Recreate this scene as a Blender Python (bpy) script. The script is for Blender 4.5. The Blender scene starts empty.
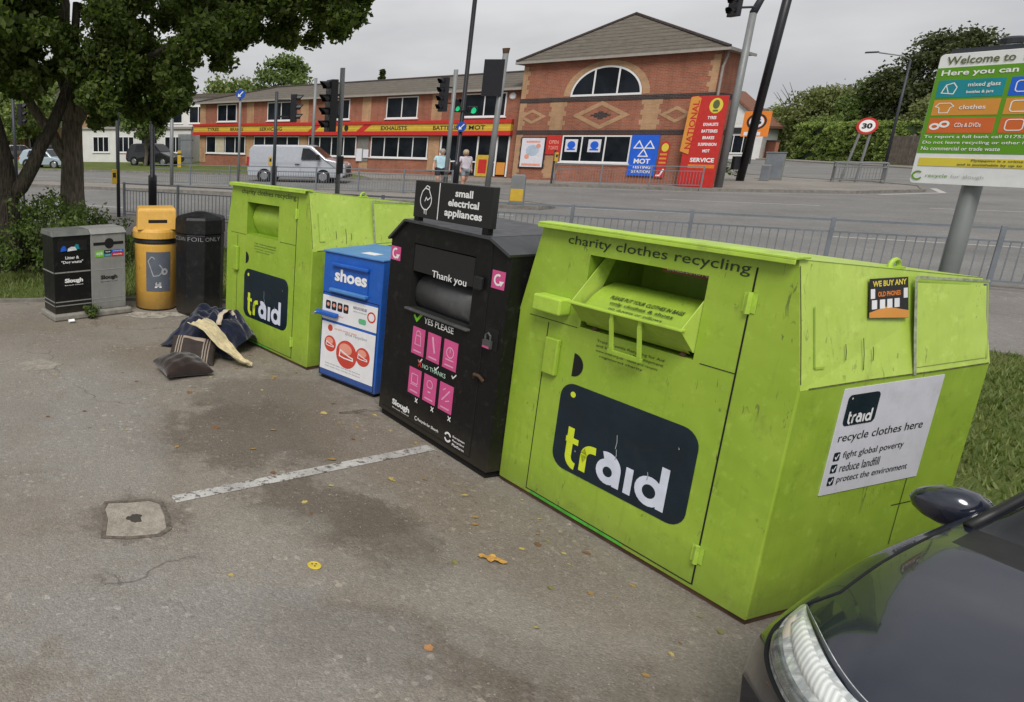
import bpy, bmesh, math, random
import numpy as np
from mathutils import Vector, Matrix
random.seed(7); rng = np.random.default_rng(7)
sc = bpy.context.scene
col = sc.collection
R = math.radians
PI = math.pi

# ------------------------------------------------------------------ naming / tagging
def tag(o, label=None, cat=None, group=None, kind=None):
    if label: o['label'] = label
    if cat: o['category'] = cat
    if group: o['group'] = group
    if kind: o['kind'] = kind
    return o
def thing(name, label, cat, loc=(0, 0, 0), rz=0, group=None):
    o = bpy.data.objects.new(name, None); col.objects.link(o)
    o.location = loc; o.rotation_euler = (0, 0, R(rz)); o.empty_display_size = .2
    return tag(o, label, cat, group)
def copy_tree(o, parent=None):
    c = o.copy(); col.objects.link(c)
    if parent is not None: c.parent = parent
    for ch in list(o.children): copy_tree(ch, c)
    return c
def ground_pts(pts, n): pass

# ------------------------------------------------------------------ mesh builder
I4 = Matrix.Identity(4)
def frame(o, x, y):
    x = Vector(x).normalized(); y = Vector(y); z = x.cross(y).normalized(); y = z.cross(x)
    m = Matrix((x, y, z)).transposed().to_4x4(); m.translation = Vector(o); return m
def T(x, y, z): return Matrix.Translation((x, y, z))
def RZ(a): return Matrix.Rotation(R(a), 4, 'Z')
class MB:
    def __init__(s): s.v = []; s.f = []; s.mi = []
    def add(s, vs, fs, M=I4, mi=0):
        b = len(s.v); s.v += [tuple(M @ Vector(p)) for p in vs]
        s.f += [tuple(b + i for i in f) for f in fs]; s.mi += [mi] * len(fs); return s
    def box(s, x0, y0, z0, x1, y1, z1, M=I4, mi=0):
        v = [(x0,y0,z0),(x1,y0,z0),(x1,y1,z0),(x0,y1,z0),(x0,y0,z1),(x1,y0,z1),(x1,y1,z1),(x0,y1,z1)]
        return s.add(v, [(0,3,2,1),(4,5,6,7),(0,1,5,4),(1,2,6,5),(2,3,7,6),(3,0,4,7)], M, mi)
    def prism(s, poly, h0, h1, M=I4, mi=0):
        n = len(poly); v = [(x, y, h0) for x, y in poly] + [(x, y, h1) for x, y in poly]
        f = [tuple(range(n))[::-1], tuple(range(n, 2*n))] + [(i, (i+1) % n, n+(i+1) % n, n+i) for i in range(n)]
        return s.add(v, f, M, mi)
    def poly(s, poly, z=0, M=I4, mi=0):
        return s.add([(x, y, z) for x, y in poly], [tuple(range(len(poly)))], M, mi)
    def tube(s, p, r, n=10, mi=0, cap=True, M=I4):
        p = [Vector(q) for q in p]; r = r if isinstance(r, (list, tuple)) else [r]*len(p)
        vs = []; fs = []; up = None
        for i, q in enumerate(p):
            d = (p[min(i+1, len(p)-1)] - p[max(i-1, 0)]).normalized()
            if up is None: up = Vector((1, 0, 0)) if abs(d.x) < .8 else Vector((0, 1, 0))
            a = d.cross(up).normalized(); b = d.cross(a).normalized(); up = -(d.cross(a)).cross(d) if False else a.cross(d)
            for k in range(n):
                t = 2*PI*k/n; vs.append(q + (a*math.cos(t) + b*math.sin(t))*r[i])
        for i in range(len(p)-1):
            for k in range(n):
                k2 = (k+1) % n; fs.append((i*n+k, i*n+k2, (i+1)*n+k2, (i+1)*n+k))
        if cap: fs += [tuple(range(n))[::-1], tuple(range((len(p)-1)*n, len(p)*n))]
        return s.add(vs, fs, M, mi)
    def lathe(s, prof, n=24, M=I4, mi=0, a0=0, sq=None):
        vs = []; fs = []
        for r, z in prof:
            for k in range(n):
                t = 2*PI*k/n + a0; vs.append((r*math.cos(t), r*math.sin(t), z))
        for i in range(len(prof)-1):
            for k in range(n):
                k2 = (k+1) % n; fs.append((i*n+k, i*n+k2, (i+1)*n+k2, (i+1)*n+k))
        fs += [tuple(range(n))[::-1], tuple(range((len(prof)-1)*n, len(prof)*n))]
        return s.add(vs, fs, M, mi)
    def disc(s, cx, cy, r, z=0, M=I4, mi=0, n=24, ry=None):
        return s.poly([(cx+r*math.cos(2*PI*k/n), cy+(ry or r)*math.sin(2*PI*k/n)) for k in range(n)], z, M, mi)
    def ribbon(s, pts, w, z=0, M=I4, mi=0, closed=False, ends=0):
        """flat stroke of width w along 2D pts (mitred)"""
        P = [Vector(p) for p in pts]; n = len(P); L = []; Rr = []
        for i in range(n):
            if closed: a, b = P[i-1], P[(i+1) % n]
            else: a, b = P[max(i-1, 0)], P[min(i+1, n-1)]
            d1 = (P[i]-a); d2 = (b-P[i])
            if d1.length < 1e-9: d1 = d2
            if d2.length < 1e-9: d2 = d1
            d1.normalize(); d2.normalize()
            n1 = Vector((-d1.y, d1.x)); n2 = Vector((-d2.y, d2.x)); m = (n1+n2)
            if m.length < 1e-6: m = n1
            m.normalize(); k = min(1/max(m.dot(n1), .35), 2.2)
            L.append(P[i]+m*k*w/2); Rr.append(P[i]-m*k*w/2)
        vs = [(q.x, q.y, z) for q in L] + [(q.x, q.y, z) for q in Rr]
        fs = [(n+i, n+i+1, i+1, i) for i in range(n-1)]
        if closed: fs.append((2*n-1, n, 0, n-1))
        return s.add(vs, fs, M, mi)
    def build(s, name, mats, parent=None, smooth=False, bevel=0, seg=2, merge=False, sub=0, auto=None):
        me = bpy.data.meshes.new(name); me.from_pydata(s.v, [], s.f)
        for m in (mats if isinstance(mats, (list, tuple)) else [mats]): me.materials.append(m)
        if any(s.mi): me.polygons.foreach_set('material_index', s.mi)
        if merge or bevel or sub:
            bm = bmesh.new(); bm.from_mesh(me); bmesh.ops.remove_doubles(bm, verts=bm.verts, dist=1e-5)
            bmesh.ops.recalc_face_normals(bm, faces=bm.faces); bm.to_mesh(me); bm.free()
        o = bpy.data.objects.new(name, me); col.objects.link(o)
        if parent is not None: o.parent = parent
        if smooth: me.polygons.foreach_set('use_smooth', [True]*len(me.polygons))
        if bevel:
            b = o.modifiers.new('bevel', 'BEVEL'); b.width = bevel; b.segments = seg; b.limit_method = 'ANGLE'; b.angle_limit = R(28)
            b.harden_normals = False
        if sub:
            b = o.modifiers.new('sub', 'SUBSURF'); b.levels = sub; b.render_levels = sub
        me.update(); return o
def arc(cx, cy, r, a0, a1, n=14, ry=None):
    return [(cx + r*math.cos(R(a0+(a1-a0)*k/n)), cy + (ry or r)*math.sin(R(a0+(a1-a0)*k/n))) for k in range(n+1)]
def rrect(x0, y0, x1, y1, r, n=6):
    return arc(x1-r, y1-r, r, 0, 90, n) + arc(x0+r, y1-r, r, 90, 180, n) + arc(x0+r, y0+r, r, 180, 270, n) + arc(x1-r, y0+r, r, 270, 360, n)

# ------------------------------------------------------------------ lettering
_tc = {}
def text_geo(body, offset=0.0, spacing=1.0):
    key = (body, offset, spacing)
    if key in _tc: return _tc[key]
    cu = bpy.data.curves.new('t', 'FONT'); cu.body = body; cu.size = 1; cu.offset = offset; cu.space_character = spacing
    cu.resolution_u = 3; cu.fill_mode = 'FRONT'
    o = bpy.data.objects.new('t', cu); col.objects.link(o)
    dg = bpy.context.evaluated_depsgraph_get(); me = bpy.data.meshes.new_from_object(o.evaluated_get(dg))
    v = [tuple(p.co) for p in me.vertices]; f = [tuple(p.vertices) for p in me.polygons]
    bpy.data.objects.remove(o); bpy.data.curves.remove(cu); bpy.data.meshes.remove(me)
    _tc[key] = (v, f); return v, f
def text_into(mb, body, x0, y0, x1, y1, M=I4, z=0, off=0.0, mi=0, keep=False, shear=0, sp=1.0):
    """lettering fitted into the rectangle x0..x1, y0..y1 of the plane M"""
    v, f = text_geo(body, off, sp)
    if not v: return mb
    ax = min(p[0] for p in v); bx = max(p[0] for p in v); ay = min(p[1] for p in v); by = max(p[1] for p in v)
    sx = (x1-x0)/(bx-ax); sy = (y1-y0)/(by-ay)
    if keep: sx = sy = min(sx, sy)
    ox = x0 + ((x1-x0)-(bx-ax)*sx)/2; oy = y0 + ((y1-y0)-(by-ay)*sy)/2
    return mb.add([(ox+(p[0]-ax)*sx+shear*(p[1]-ay)*sy, oy+(p[1]-ay)*sy, z) for p in v], f, M, mi)
def lettering(body, x0, y0, x1, y1, M, m, parent, z=.002, off=0.02, keep=False, name='lettering', shear=0, sp=1.0):
    return text_into(MB(), body, x0, y0, x1, y1, M, z, off, 0, keep, shear, sp).build(name, m, parent)
FR = frame((0, 0, 0), (1, 0, 0), (0, 0, 1))          # text plane on a thing's front: x -> x, y -> z, facing -y
def SD(w): return frame((w, 0, 0), (0, 1, 0), (0, 0, 1))   # on a thing's right side: x -> y, y -> z, facing +x
# ------------------------------------------------------------------ materials
class NT:
    def __init__(s, name):
        s.m = bpy.data.materials.new(name); s.m.use_nodes = True; s.t = s.m.node_tree; s.t.nodes.clear()
        s.out = s.n('ShaderNodeOutputMaterial')
    def n(s, typ, **kw):
        x = s.t.nodes.new(typ)
        for k, v in kw.items():
            if hasattr(x, k) and k not in ('color',): setattr(x, k, v)
        return x
    def l(s, a, b): s.t.links.new(a, b)
    def set(s, sock, v):
        if isinstance(v, bpy.types.NodeSocket): s.l(v, sock)
        else: sock.default_value = v
    def coord(s, scale=(1, 1, 1), which='Object'):
        tc = s.n('ShaderNodeTexCoord'); mp = s.n('ShaderNodeMapping'); mp.inputs['Scale'].default_value = scale
        s.l(tc.outputs[which], mp.inputs['Vector']); return mp.outputs[0]
    def noise(s, vec, scale, detail=4, rough=.6, dist=0):
        x = s.n('ShaderNodeTexNoise'); s.l(vec, x.inputs['Vector']); x.inputs['Scale'].default_value = scale
        x.inputs['Detail'].default_value = detail; x.inputs['Roughness'].default_value = rough; x.inputs['Distortion'].default_value = dist
        return x.outputs['Fac']
    def voro(s, vec, scale, feat='F1', out='Distance'):
        x = s.n('ShaderNodeTexVoronoi'); x.feature = feat; s.l(vec, x.inputs['Vector']); x.inputs['Scale'].default_value = scale
        return x.outputs[out]
    def ramp(s, fac, stops):
        x = s.n('ShaderNodeValToRGB'); s.l(fac, x.inputs[0]); el = x.color_ramp.elements
        while len(el) < len(stops): el.new(.5)
        for e, (p, c) in zip(el, stops):
            e.position = p; e.color = (c, c, c, 1) if isinstance(c, (int, float)) else (*c, 1)
        return x.outputs[0]
    def mix(s, fac, a, b, mode='MIX'):
        x = s.n('ShaderNodeMix'); x.data_type = 'RGBA'; x.blend_type = mode
        s.set(x.inputs[0], fac)
        for i, c in ((6, a), (7, b)): s.set(x.inputs[i], c if isinstance(c, bpy.types.NodeSocket) else (*c, 1) if len(c) == 3 else c)
        return x.outputs[2]
    def math(s, op, a, b=0, clamp=False):
        x = s.n('ShaderNodeMath'); x.operation = op; x.use_clamp = clamp; s.set(x.inputs[0], a); s.set(x.inputs[1], b); return x.outputs[0]
    def sep(s, vec):
        x = s.n('ShaderNodeSeparateXYZ'); s.l(vec, x.inputs[0]); return x.outputs
    def bump(s, h, strength=.3, dist=.01):
        x = s.n('ShaderNodeBump'); x.inputs['Strength'].default_value = strength; x.inputs['Distance'].default_value = dist
        s.l(h, x.inputs['Height']); return x.outputs[0]
    def bsdf(s, color, rough=.5, metal=0, normal=None, coat=0, spec=.5, trans=0, emit=None, es=0, coat_ior=1.5):
        b = s.n('ShaderNodeBsdfPrincipled')
        s.set(b.inputs['Base Color'], color if isinstance(color, bpy.types.NodeSocket) else (*color, 1))
        s.set(b.inputs['Roughness'], rough); s.set(b.inputs['Metallic'], metal); s.set(b.inputs['Coat Weight'], coat)
        b.inputs['Coat Roughness'].default_value = .04; b.inputs['Coat IOR'].default_value = coat_ior
        b.inputs['Specular IOR Level'].default_value = spec; b.inputs['Transmission Weight'].default_value = trans
        if emit: b.inputs['Emission Color'].default_value = (*emit, 1); b.inputs['Emission Strength'].default_value = es
        if normal is not None: s.l(normal, b.inputs['Normal'])
        s.l(b.outputs[0], s.out.inputs[0]); return b
def srgb(r, g, b):
    f = lambda c: (c/255/12.92) if c/255 <= .04045 else ((c/255+.055)/1.055)**2.4
    return (f(r), f(g), f(b))
def plain(name, c, rough=.5, metal=0, var=.12, scale=6, bump=0, bscale=80, coat=0, dirt=0, spec=.5, dirtcol=(.09, .075, .055), coat_ior=1.5):
    k = NT(name); v = k.coord(); nz = k.noise(v, scale, 5)
    lo = tuple(x*(1-var) for x in c); hi = tuple(min(1, x*(1+var)) for x in c)
    cl = k.mix(k.ramp(nz, [(.3, 0), (.7, 1)]), lo, hi)
    if dirt:
        d = k.ramp(k.noise(v, scale*.7+1.3, 8, .72), [(.52, 0), (.75, 1)])
        cl = k.mix(k.math('MULTIPLY', d, dirt), cl, dirtcol)
    nm = k.bump(k.noise(v, bscale, 3), bump) if bump else None
    rg = k.math('ADD', k.math('MULTIPLY', k.noise(v, scale*3, 4), .25), max(rough-.12, .02))
    k.bsdf(cl, rg, metal, nm, coat, spec, coat_ior=coat_ior); return k.m
def weathered(name, c, c2, rough=.42, low=.35, grime=(.05, .055, .02), scr=.6, spec=.5):
    """painted steel box: tone patches, vertical run marks, scuffs, dirt splashed up from the ground"""
    k = NT(name); v = k.coord(); vs = k.coord((14, 14, .9)); z = k.sep(v)[2]
    cl = k.mix(k.ramp(k.noise(v, 1.7, 6, .65), [(.3, 0), (.72, 1)]), c, c2)
    run = k.ramp(k.noise(vs, 1.6, 6, .7), [(.55, 0), (.8, 1)])
    cl = k.mix(k.math('MULTIPLY', run, .30), cl, tuple(x*.45 for x in c))
    blot = k.ramp(k.noise(v, 5, 8, .75), [(.56, 0), (.74, 1)])
    cl = k.mix(k.math('MULTIPLY', blot, .34), cl, grime)
    spot = k.ramp(k.noise(v, 26, 6, .8), [(.64, 0), (.70, 1)]); spot = k.math('MULTIPLY', spot, k.ramp(k.noise(v, 2.3, 4), [(.5, 0), (.6, .8)])); cl = k.mix(k.math('MULTIPLY', spot, scr), cl, (.09, .055, .03))
    fade = k.ramp(k.noise(v, 11, 5, .7), [(.55, 0), (.7, 1)])
    cl = k.mix(k.math('MULTIPLY', fade, .22), cl, tuple(min(1, x*1.5+.06) for x in c2))
    scm = k.coord((34, 34, 8)); s1 = k.ramp(k.noise(scm, 1, 2, .5, 1.5), [(.655, 0), (.68, 1)])
    s1 = k.math('MULTIPLY', s1, k.ramp(k.noise(v, 3.2, 3), [(.5, 0), (.62, 1)]))
    cl = k.mix(k.math('MULTIPLY', s1, scr), cl, (.06, .05, .035))
    h = k.math('ADD', k.math('MULTIPLY', k.noise(v, 7, 6), .35), .02)
    dm = k.math('SUBTRACT', 1.0, k.math('DIVIDE', z, k.math('ADD', h, .12)), True)
    cl = k.mix(k.math('MULTIPLY', dm, low), cl, (.07, .06, .04))
    nm = k.bump(k.math('ADD', k.noise(v, 3, 2), k.math('MULTIPLY', k.noise(v, 160, 2), .03)), .35, .035)
    rg = k.math('ADD', k.math('MULTIPLY', k.noise(v, 9, 5), .3), rough-.15)
    k.bsdf(cl, rg, 0, nm, spec=spec); return k.m
def brick(name, c1, c2, mortar, scale=1.0, M=None):
    k = NT(name); tc = k.n('ShaderNodeTexCoord'); s = k.sep(tc.outputs['Object'])
    cb = k.n('ShaderNodeCombineXYZ'); k.l(k.math('ADD', s[0], s[1]), cb.inputs[0]); k.l(s[2], cb.inputs[1])
    b = k.n('ShaderNodeTexBrick'); k.l(cb.outputs[0], b.inputs['Vector'])
    b.inputs['Scale'].default_value = 1; b.inputs['Brick Width'].default_value = .225; b.inputs['Row Height'].default_value = .075
    b.inputs['Mortar Size'].default_value = .011; b.inputs['Color1'].default_value = (*c1, 1); b.inputs['Color2'].default_value = (*c2, 1)
    b.inputs['Mortar'].default_value = (*mortar, 1)
    v = k.coord(); n1 = k.ramp(k.noise(v, .55, 6, .7), [(.3, .72), (.7, 1.12)])
    st = k.ramp(k.noise(k.coord((3, 3, .35)), 1.2, 5), [(.5, 1), (.8, .72)])
    k.bsdf(k.mix(1, k.mix(1, b.outputs['Color'], n1, 'MULTIPLY'), st, 'MULTIPLY'), .9, 0, k.bump(b.outputs['Fac'], .3, .01), spec=.2); return k.m
def tiles(name, c, ang):
    k = NT(name); v = k.coord(); s = k.sep(v)
    row = k.math('FRACT', k.math('MULTIPLY', s[2], 5.6)); sh = k.ramp(row, [(0, .35), (.18, 1), (.9, 1), (1, .75)])
    n1 = k.ramp(k.noise(k.coord((2, 2, 9)), 1.2, 6, .7), [(.25, .65), (.75, 1.3)])
    k.bsdf(k.mix(1, k.mix(1, c, sh, 'MULTIPLY'), n1, 'MULTIPLY'), .85, 0, k.bump(row, .5, .03), spec=.25); return k.m
def asphalt(name, c, grain=1.0, patches=(), stain=.4, light=None, cracks=True, tyre=None):
    k = NT(name); v = k.coord()
    a = k.noise(v, .35, 7, .62); b = k.noise(v, 1.9, 8, .7)
    cl = k.mix(k.ramp(a, [(.3, 0), (.7, 1)]), tuple(x*.80 for x in c), tuple(x*1.16 for x in c))
    cl = k.mix(k.math('MULTIPLY', k.ramp(b, [(.48, 0), (.72, 1)]), stain), cl, tuple(x*.62 for x in (c[0]*1.03, c[1], c[2]*.93)))
    wob = k.noise(v, 2.6, 12, .78)
    for (px, py, rx, ry, rot, colr, st, soft) in patches:
        mp = k.n('ShaderNodeMapping'); mp.vector_type = 'TEXTURE'; mp.inputs['Location'].default_value = (px, py, 0)
        mp.inputs['Rotation'].default_value = (0, 0, R(rot)); mp.inputs['Scale'].default_value = (rx, ry, 1)
        tc = k.n('ShaderNodeTexCoord'); k.l(tc.outputs['Object'], mp.inputs['Vector'])
        ln = k.n('ShaderNodeVectorMath'); ln.operation = 'LENGTH'; k.l(mp.outputs[0], ln.inputs[0])
        d = k.math('ADD', ln.outputs['Value'], k.math('MULTIPLY', k.math('SUBTRACT', wob, .5), 2.6))
        cl = k.mix(k.math('MULTIPLY', k.ramp(d, [(max(0, 1-soft*.6), 1), (1.0, 0)]), st), cl, colr)
    # aggregate: light and dark chippings
    vo = k.n('ShaderNodeTexVoronoi'); k.l(v, vo.inputs['Vector']); vo.inputs['Scale'].default_value = 95/grain
    chip = k.ramp(k.sep(vo.outputs['Color'])[0], [(0, .68), (.45, .95), (.8, 1.06), (1, 1.4)])
    cl = k.mix(.55, cl, chip, 'MULTIPLY')
    vo2 = k.n('ShaderNodeTexVoronoi'); k.l(v, vo2.inputs['Vector']); vo2.inputs['Scale'].default_value = 34/grain
    big = k.ramp(k.sep(vo2.outputs['Color'])[1], [(0, .72), (.10, .98), (.92, 1.02), (.985, 1.5), (1, 1.7)])
    mb = k.ramp(k.noise(v, 1.1, 4), [(.4, .15), (.65, .85)])
    cl = k.mix(mb, cl, k.mix(1, cl, big, 'MULTIPLY'))
    fine = k.noise(v, 210/grain, 3, .7)
    cl = k.mix(.5, cl, k.ramp(fine, [(.3, .6), (.7, 1.35)]), 'MULTIPLY')
    if cracks:
        vc = k.n('ShaderNodeTexVoronoi'); vc.feature = 'DISTANCE_TO_EDGE'; vc.inputs['Scale'].default_value = .42
        nv = k.n('ShaderNodeTexNoise'); k.l(v, nv.inputs['Vector']); nv.inputs['Scale'].default_value = 1.6; nv.inputs['Detail'].default_value = 6
        ad = k.n('ShaderNodeVectorMath'); ad.operation = 'ADD'; sclv = k.n('ShaderNodeVectorMath'); sclv.operation = 'SCALE'
        k.l(nv.outputs['Color'], sclv.inputs[0]); sclv.inputs['Scale'].default_value = .9
        k.l(v, ad.inputs[0]); k.l(sclv.outputs[0], ad.inputs[1]); k.l(ad.outputs[0], vc.inputs['Vector'])
        cr = k.ramp(vc.outputs['Distance'], [(0, 1), (.006, 0)])
        cr = k.math('MULTIPLY', cr, k.ramp(k.noise(v, .5, 3), [(.5, 0), (.56, .75)]))
        cl = k.mix(cr, cl, tuple(x*.35 for x in c))
    hgt = k.math('ADD', k.math('MULTIPLY', vo.outputs['Distance'], -.6), k.math('ADD', k.math('MULTIPLY', fine, .5), k.math('MULTIPLY', k.noise(v, 14, 6), .9)))
    rg = k.math('ADD', k.math('MULTIPLY', b, .25), .68)
    k.bsdf(cl, rg, 0, k.bump(hgt, .55, .012*grain), spec=.3); return k.m
def foliage(name, c1, c2, sc_=1.5, trans=.35, rough=.55):
    k = NT(name); v = k.coord(); gi = k.n('ShaderNodeNewGeometry')
    f = k.math('ADD', k.math('MULTIPLY', gi.outputs['Random Per Island'], .6), k.math('MULTIPLY', k.noise(v, sc_, 3), .5))
    cl = k.mix(k.ramp(f, [(.2, 0), (.85, 1)]), c1, c2)
    b = k.bsdf(cl, rough, 0, spec=.3); tr = k.n('ShaderNodeBsdfTranslucent'); k.l(k.mix(1, cl, (1.2, 1.5, .6), 'MULTIPLY'), tr.inputs[0])
    mx = k.n('ShaderNodeMixShader'); mx.inputs[0].default_value = trans; k.l(b.outputs[0], mx.inputs[1]); k.l(tr.outputs[0], mx.inputs[2])
    k.l(mx.outputs[0], k.out.inputs[0]); return k.m
def bark(name, c):
    k = NT(name); v = k.coord((9, 9, 1.6)); n1 = k.noise(v, 2, 8, .7); w = k.voro(v, 3.5)
    cl = k.mix(k.ramp(k.math('ADD', k.math('MULTIPLY', n1, .7), k.math('MULTIPLY', w, .5)), [(.3, 0), (.8, 1)]), tuple(x*.4 for x in c), tuple(x*1.4 for x in c))
    g = k.ramp(k.noise(k.coord(), 1.4, 5), [(.5, 0), (.7, .5)])
    k.bsdf(k.mix(g, cl, (.05, .06, .03)), .9, 0, k.bump(k.math('ADD', n1, w), .9, .04), spec=.2); return k.m
def grassmat(name, c1, c2, c3):
    k = NT(name); v = k.coord(); cl = k.mix(k.ramp(k.noise(v, 1.1, 6, .7), [(.3, 0), (.7, 1)]), c1, c2)
    cl = k.mix(k.ramp(k.noise(v, .6, 7, .75), [(.52, 0), (.68, .8)]), cl, c3)
    cl = k.mix(.7, cl, k.ramp(k.noise(v, 60, 4, .8), [(.3, .45), (.7, 1.5)]), 'MULTIPLY')
    k.bsdf(cl, .9, 0, k.bump(k.noise(v, 45, 4, .8), .8, .03), spec=.1); return k.m

M = {}
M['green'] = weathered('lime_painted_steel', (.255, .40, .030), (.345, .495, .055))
M['greenlit'] = weathered('lime_painted_steel_lit', (.38, .54, .065), (.49, .64, .12), low=0)  # paler lime: light caught by the up-facing panels put into the colour
M['greenedge'] = plain('lime_edge', (.42, .62, .07), .45, dirt=.5)
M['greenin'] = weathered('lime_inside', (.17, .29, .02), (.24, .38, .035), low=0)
M['navy'] = plain('navy_vinyl', (.006, .017, .028), .35, var=.25, dirt=.10)
M['limeletter'] = plain('lime_vinyl', (.63, .74, .03), .45)
M['paleletter'] = plain('pale_vinyl', (.66, .70, .82), .45)
M['ink'] = plain('dark_green_ink', (.018, .035, .012), .6)
M['inkblack'] = plain('black_ink', (.012, .012, .014), .6)
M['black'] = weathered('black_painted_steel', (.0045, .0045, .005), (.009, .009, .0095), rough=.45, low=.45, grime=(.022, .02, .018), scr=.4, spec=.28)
M['blacklit'] = weathered('black_steel_roof_lit', (.035, .037, .042), (.06, .062, .068), rough=.45, low=0, grime=(.09, .085, .08))  # greyer black: the roof's brightness from facing up is painted into its tone
M['blackvoid'] = plain('dark_void', (.004, .004, .004), .9)
M['blackplastic'] = plain('black_plastic', (.012, .012, .013), .5, bump=.15, bscale=120)
M['rubber'] = plain('rubber', (.012, .012, .012), .8)
M['blue'] = weathered('blue_painted_steel', (.010, .085, .40), (.018, .12, .50), rough=.4, low=.5, grime=(.02, .05, .15), scr=.4)
M['bluetop'] = weathered('blue_steel_roof', (.055, .19, .47), (.10, .26, .55), rough=.45, low=0, grime=(.15, .2, .3))
M['white'] = plain('white_vinyl', (.74, .74, .76), .5, var=.06, dirt=.12)
M['board'] = plain('white_board', (.66, .66, .72), .5, var=.06, dirt=.2)
M['whiteletter'] = plain('white_letter', (.80, .80, .80), .5, var=.05)
M['greyletter'] = plain('grey_letter', (.35, .36, .37), .6)
M['pink'] = plain('pink_vinyl', (.62, .085, .26), .5, var=.1)
M['red'] = plain('red_paint', (.50, .025, .02), .45, var=.12)
M['redball'] = plain('red_print', (.55, .06, .04), .4)
M['salmon'] = plain('salmon_print', (.72, .30, .22), .5)
M['yellowbin'] = weathered('yellow_plastic', (.62, .34, .05), (.70, .41, .09), rough=.5, low=.5, grime=(.2, .1, .02), scr=.3)
M['greypanel'] = plain('grey_vinyl', (.10, .115, .145), .5)
M['foil'] = weathered('black_moulded_plastic', (.007, .007, .008), (.012, .012, .013), rough=.5, low=.5, grime=(.03, .03, .03), spec=.3)
M['silver'] = weathered('grey_metal_bin', (.22, .22, .21), (.29, .29, .28), rough=.4, low=.4, grime=(.12, .11, .1))
M['steel'] = plain('galvanised_steel', (.20, .22, .245), .5, .35, var=.18, scale=3, dirt=.25)
M['fence'] = plain('guardrail_grey', (.19, .21, .235), .5, .3, var=.2, scale=2, dirt=.25)
M['fencedark'] = plain('guardrail_dark', (.035, .04, .05), .5, .1, var=.2, scale=2)
M['polegrey'] = plain('pole_grey', (.20, .21, .212), .5, .15, var=.12, scale=2, dirt=.2)
M['poleblack'] = plain('pole_black', (.010, .010, .014), .4, var=.2)
M['concrete'] = plain('concrete', (.25, .235, .21), .9, var=.22, scale=9, bump=.4, bscale=60, dirt=.5, spec=.2)
M['kerb'] = plain('kerb_stone', (.20, .19, .17), .9, var=.25, scale=5, bump=.4, bscale=50, dirt=.5, spec=.2)
M['chrome'] = plain('chrome', (.75, .75, .75), .15, 1, var=.05)
M['rust'] = plain('rusty_iron', (.10, .055, .03), .8, .2, var=.4)
M['yellow'] = plain('yellow_paint', (.55, .36, .035), .5)
M['orange'] = plain('orange_paint', (.70, .20, .02), .5)
M['mot'] = plain('mot_blue', (.012, .11, .62), .45)
M['signblue'] = plain('sign_blue', (.01, .07, .38), .45)
M['teal'] = plain('teal_print', (.01, .24, .30), .5)
M['boardgreen'] = plain('board_green', (.105, .29, .012), .5, var=.06)
M['boardorange'] = plain('board_orange', (.64, .27, .045), .5, var=.05)
M['boardred'] = plain('board_red_orange', (.62, .13, .03), .5, var=.05)
M['boardyellow'] = plain('board_yellow', (.68, .55, .06), .5, var=.05)
M['boardtext'] = plain('olive_ink', (.10, .12, .045), .5)
M['limegreen'] = plain('tick_green', (.16, .50, .02), .5)
M['brick'] = brick('red_brick', (.38, .122, .066), (.30, .088, .048), (.28, .19, .145))
M['buff'] = brick('buff_brick', (.50, .29, .15), (.43, .24, .115), (.38, .28, .20))
M['darkbrick'] = brick('blue_brick', (.045, .035, .035), (.06, .042, .04), (.10, .085, .08))
M['tile'] = tiles('concrete_roof_tiles', (.13, .115, .095), 0)
M['upvc'] = plain('white_frame', (.72, .72, .72), .4, var=.04)
M['gutter'] = plain('pale_gutter', (.30, .275, .25), .6)
def glassmat(name, c, r=.06, sp=.5):
    k = NT(name); v = k.coord(); cl = k.mix(k.ramp(k.noise(v, .8, 4), [(.4, 0), (.65, 1)]), c, tuple(x*2.2+.004 for x in c)); k.bsdf(cl, r, 0, spec=sp); return k.m
M['glass'] = glassmat('dark_window_glass', (.006, .008, .011), .12, .16)
M['carglass'] = glassmat('car_glass', (.006, .008, .009), .03)
M['vanwhite'] = plain('silver_van_paint', (.40, .42, .46), .3, .25, var=.05, coat=.6)
M['tyre'] = plain('tyre', (.014, .014, .015), .8)
M['alloy'] = plain('alloy', (.42, .43, .45), .3, .8)
M['lamp'] = plain('lamp_lens', (.65, .67, .7), .12, var=.03)
M['taillight'] = plain('tail_lens', (.42, .02, .015), .2)
M['render'] = plain('white_render', (.62, .62, .60), .8, var=.08, scale=1.2)
M['bark'] = bark('tree_bark', (.185, .155, .125))
M['barkdark'] = bark('tree_bark_dark', (.055, .046, .036))
M['leafdark'] = foliage('leaves_dark', (.042, .064, .018), (.17, .22, .06), 1.2, .5)
M['leafmid'] = foliage('leaves_mid', (.075, .115, .032), (.19, .25, .08), .35, .35)
M['leafpale'] = foliage('leaves_pale', (.11, .15, .045), (.26, .31, .11), .35, .35)
M['leafolive'] = foliage('leaves_olive', (.105, .125, .045), (.25, .27, .11), .35, .35)
M['leafblack'] = foliage('leaves_conifer', (.026, .038, .016), (.10, .115, .045), .35, .3)
M['leafhedge'] = foliage('leaves_hedge', (.15, .205, .055), (.32, .39, .12), .6, .35)
M['leafshrub'] = foliage('leaves_shrub', (.045, .075, .02), (.16, .22, .06), 1.6, .45)
M['grassblade'] = foliage('grass_blades', (.07, .115, .022), (.22, .25, .085), .8, .3)
M['verge'] = grassmat('grass_ground', (.085, .12, .03), (.135, .16, .05), (.20, .165, .10))
M['fargrass'] = grassmat('grass_far', (.085, .115, .03), (.13, .16, .045), (.20, .19, .09))
M['earth'] = grassmat('bare_earth', (.16, .125, .085), (.22, .18, .125), (.10, .085, .05))
M['skin'] = plain('skin', (.52, .29, .20), .5, var=.08)
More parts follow.
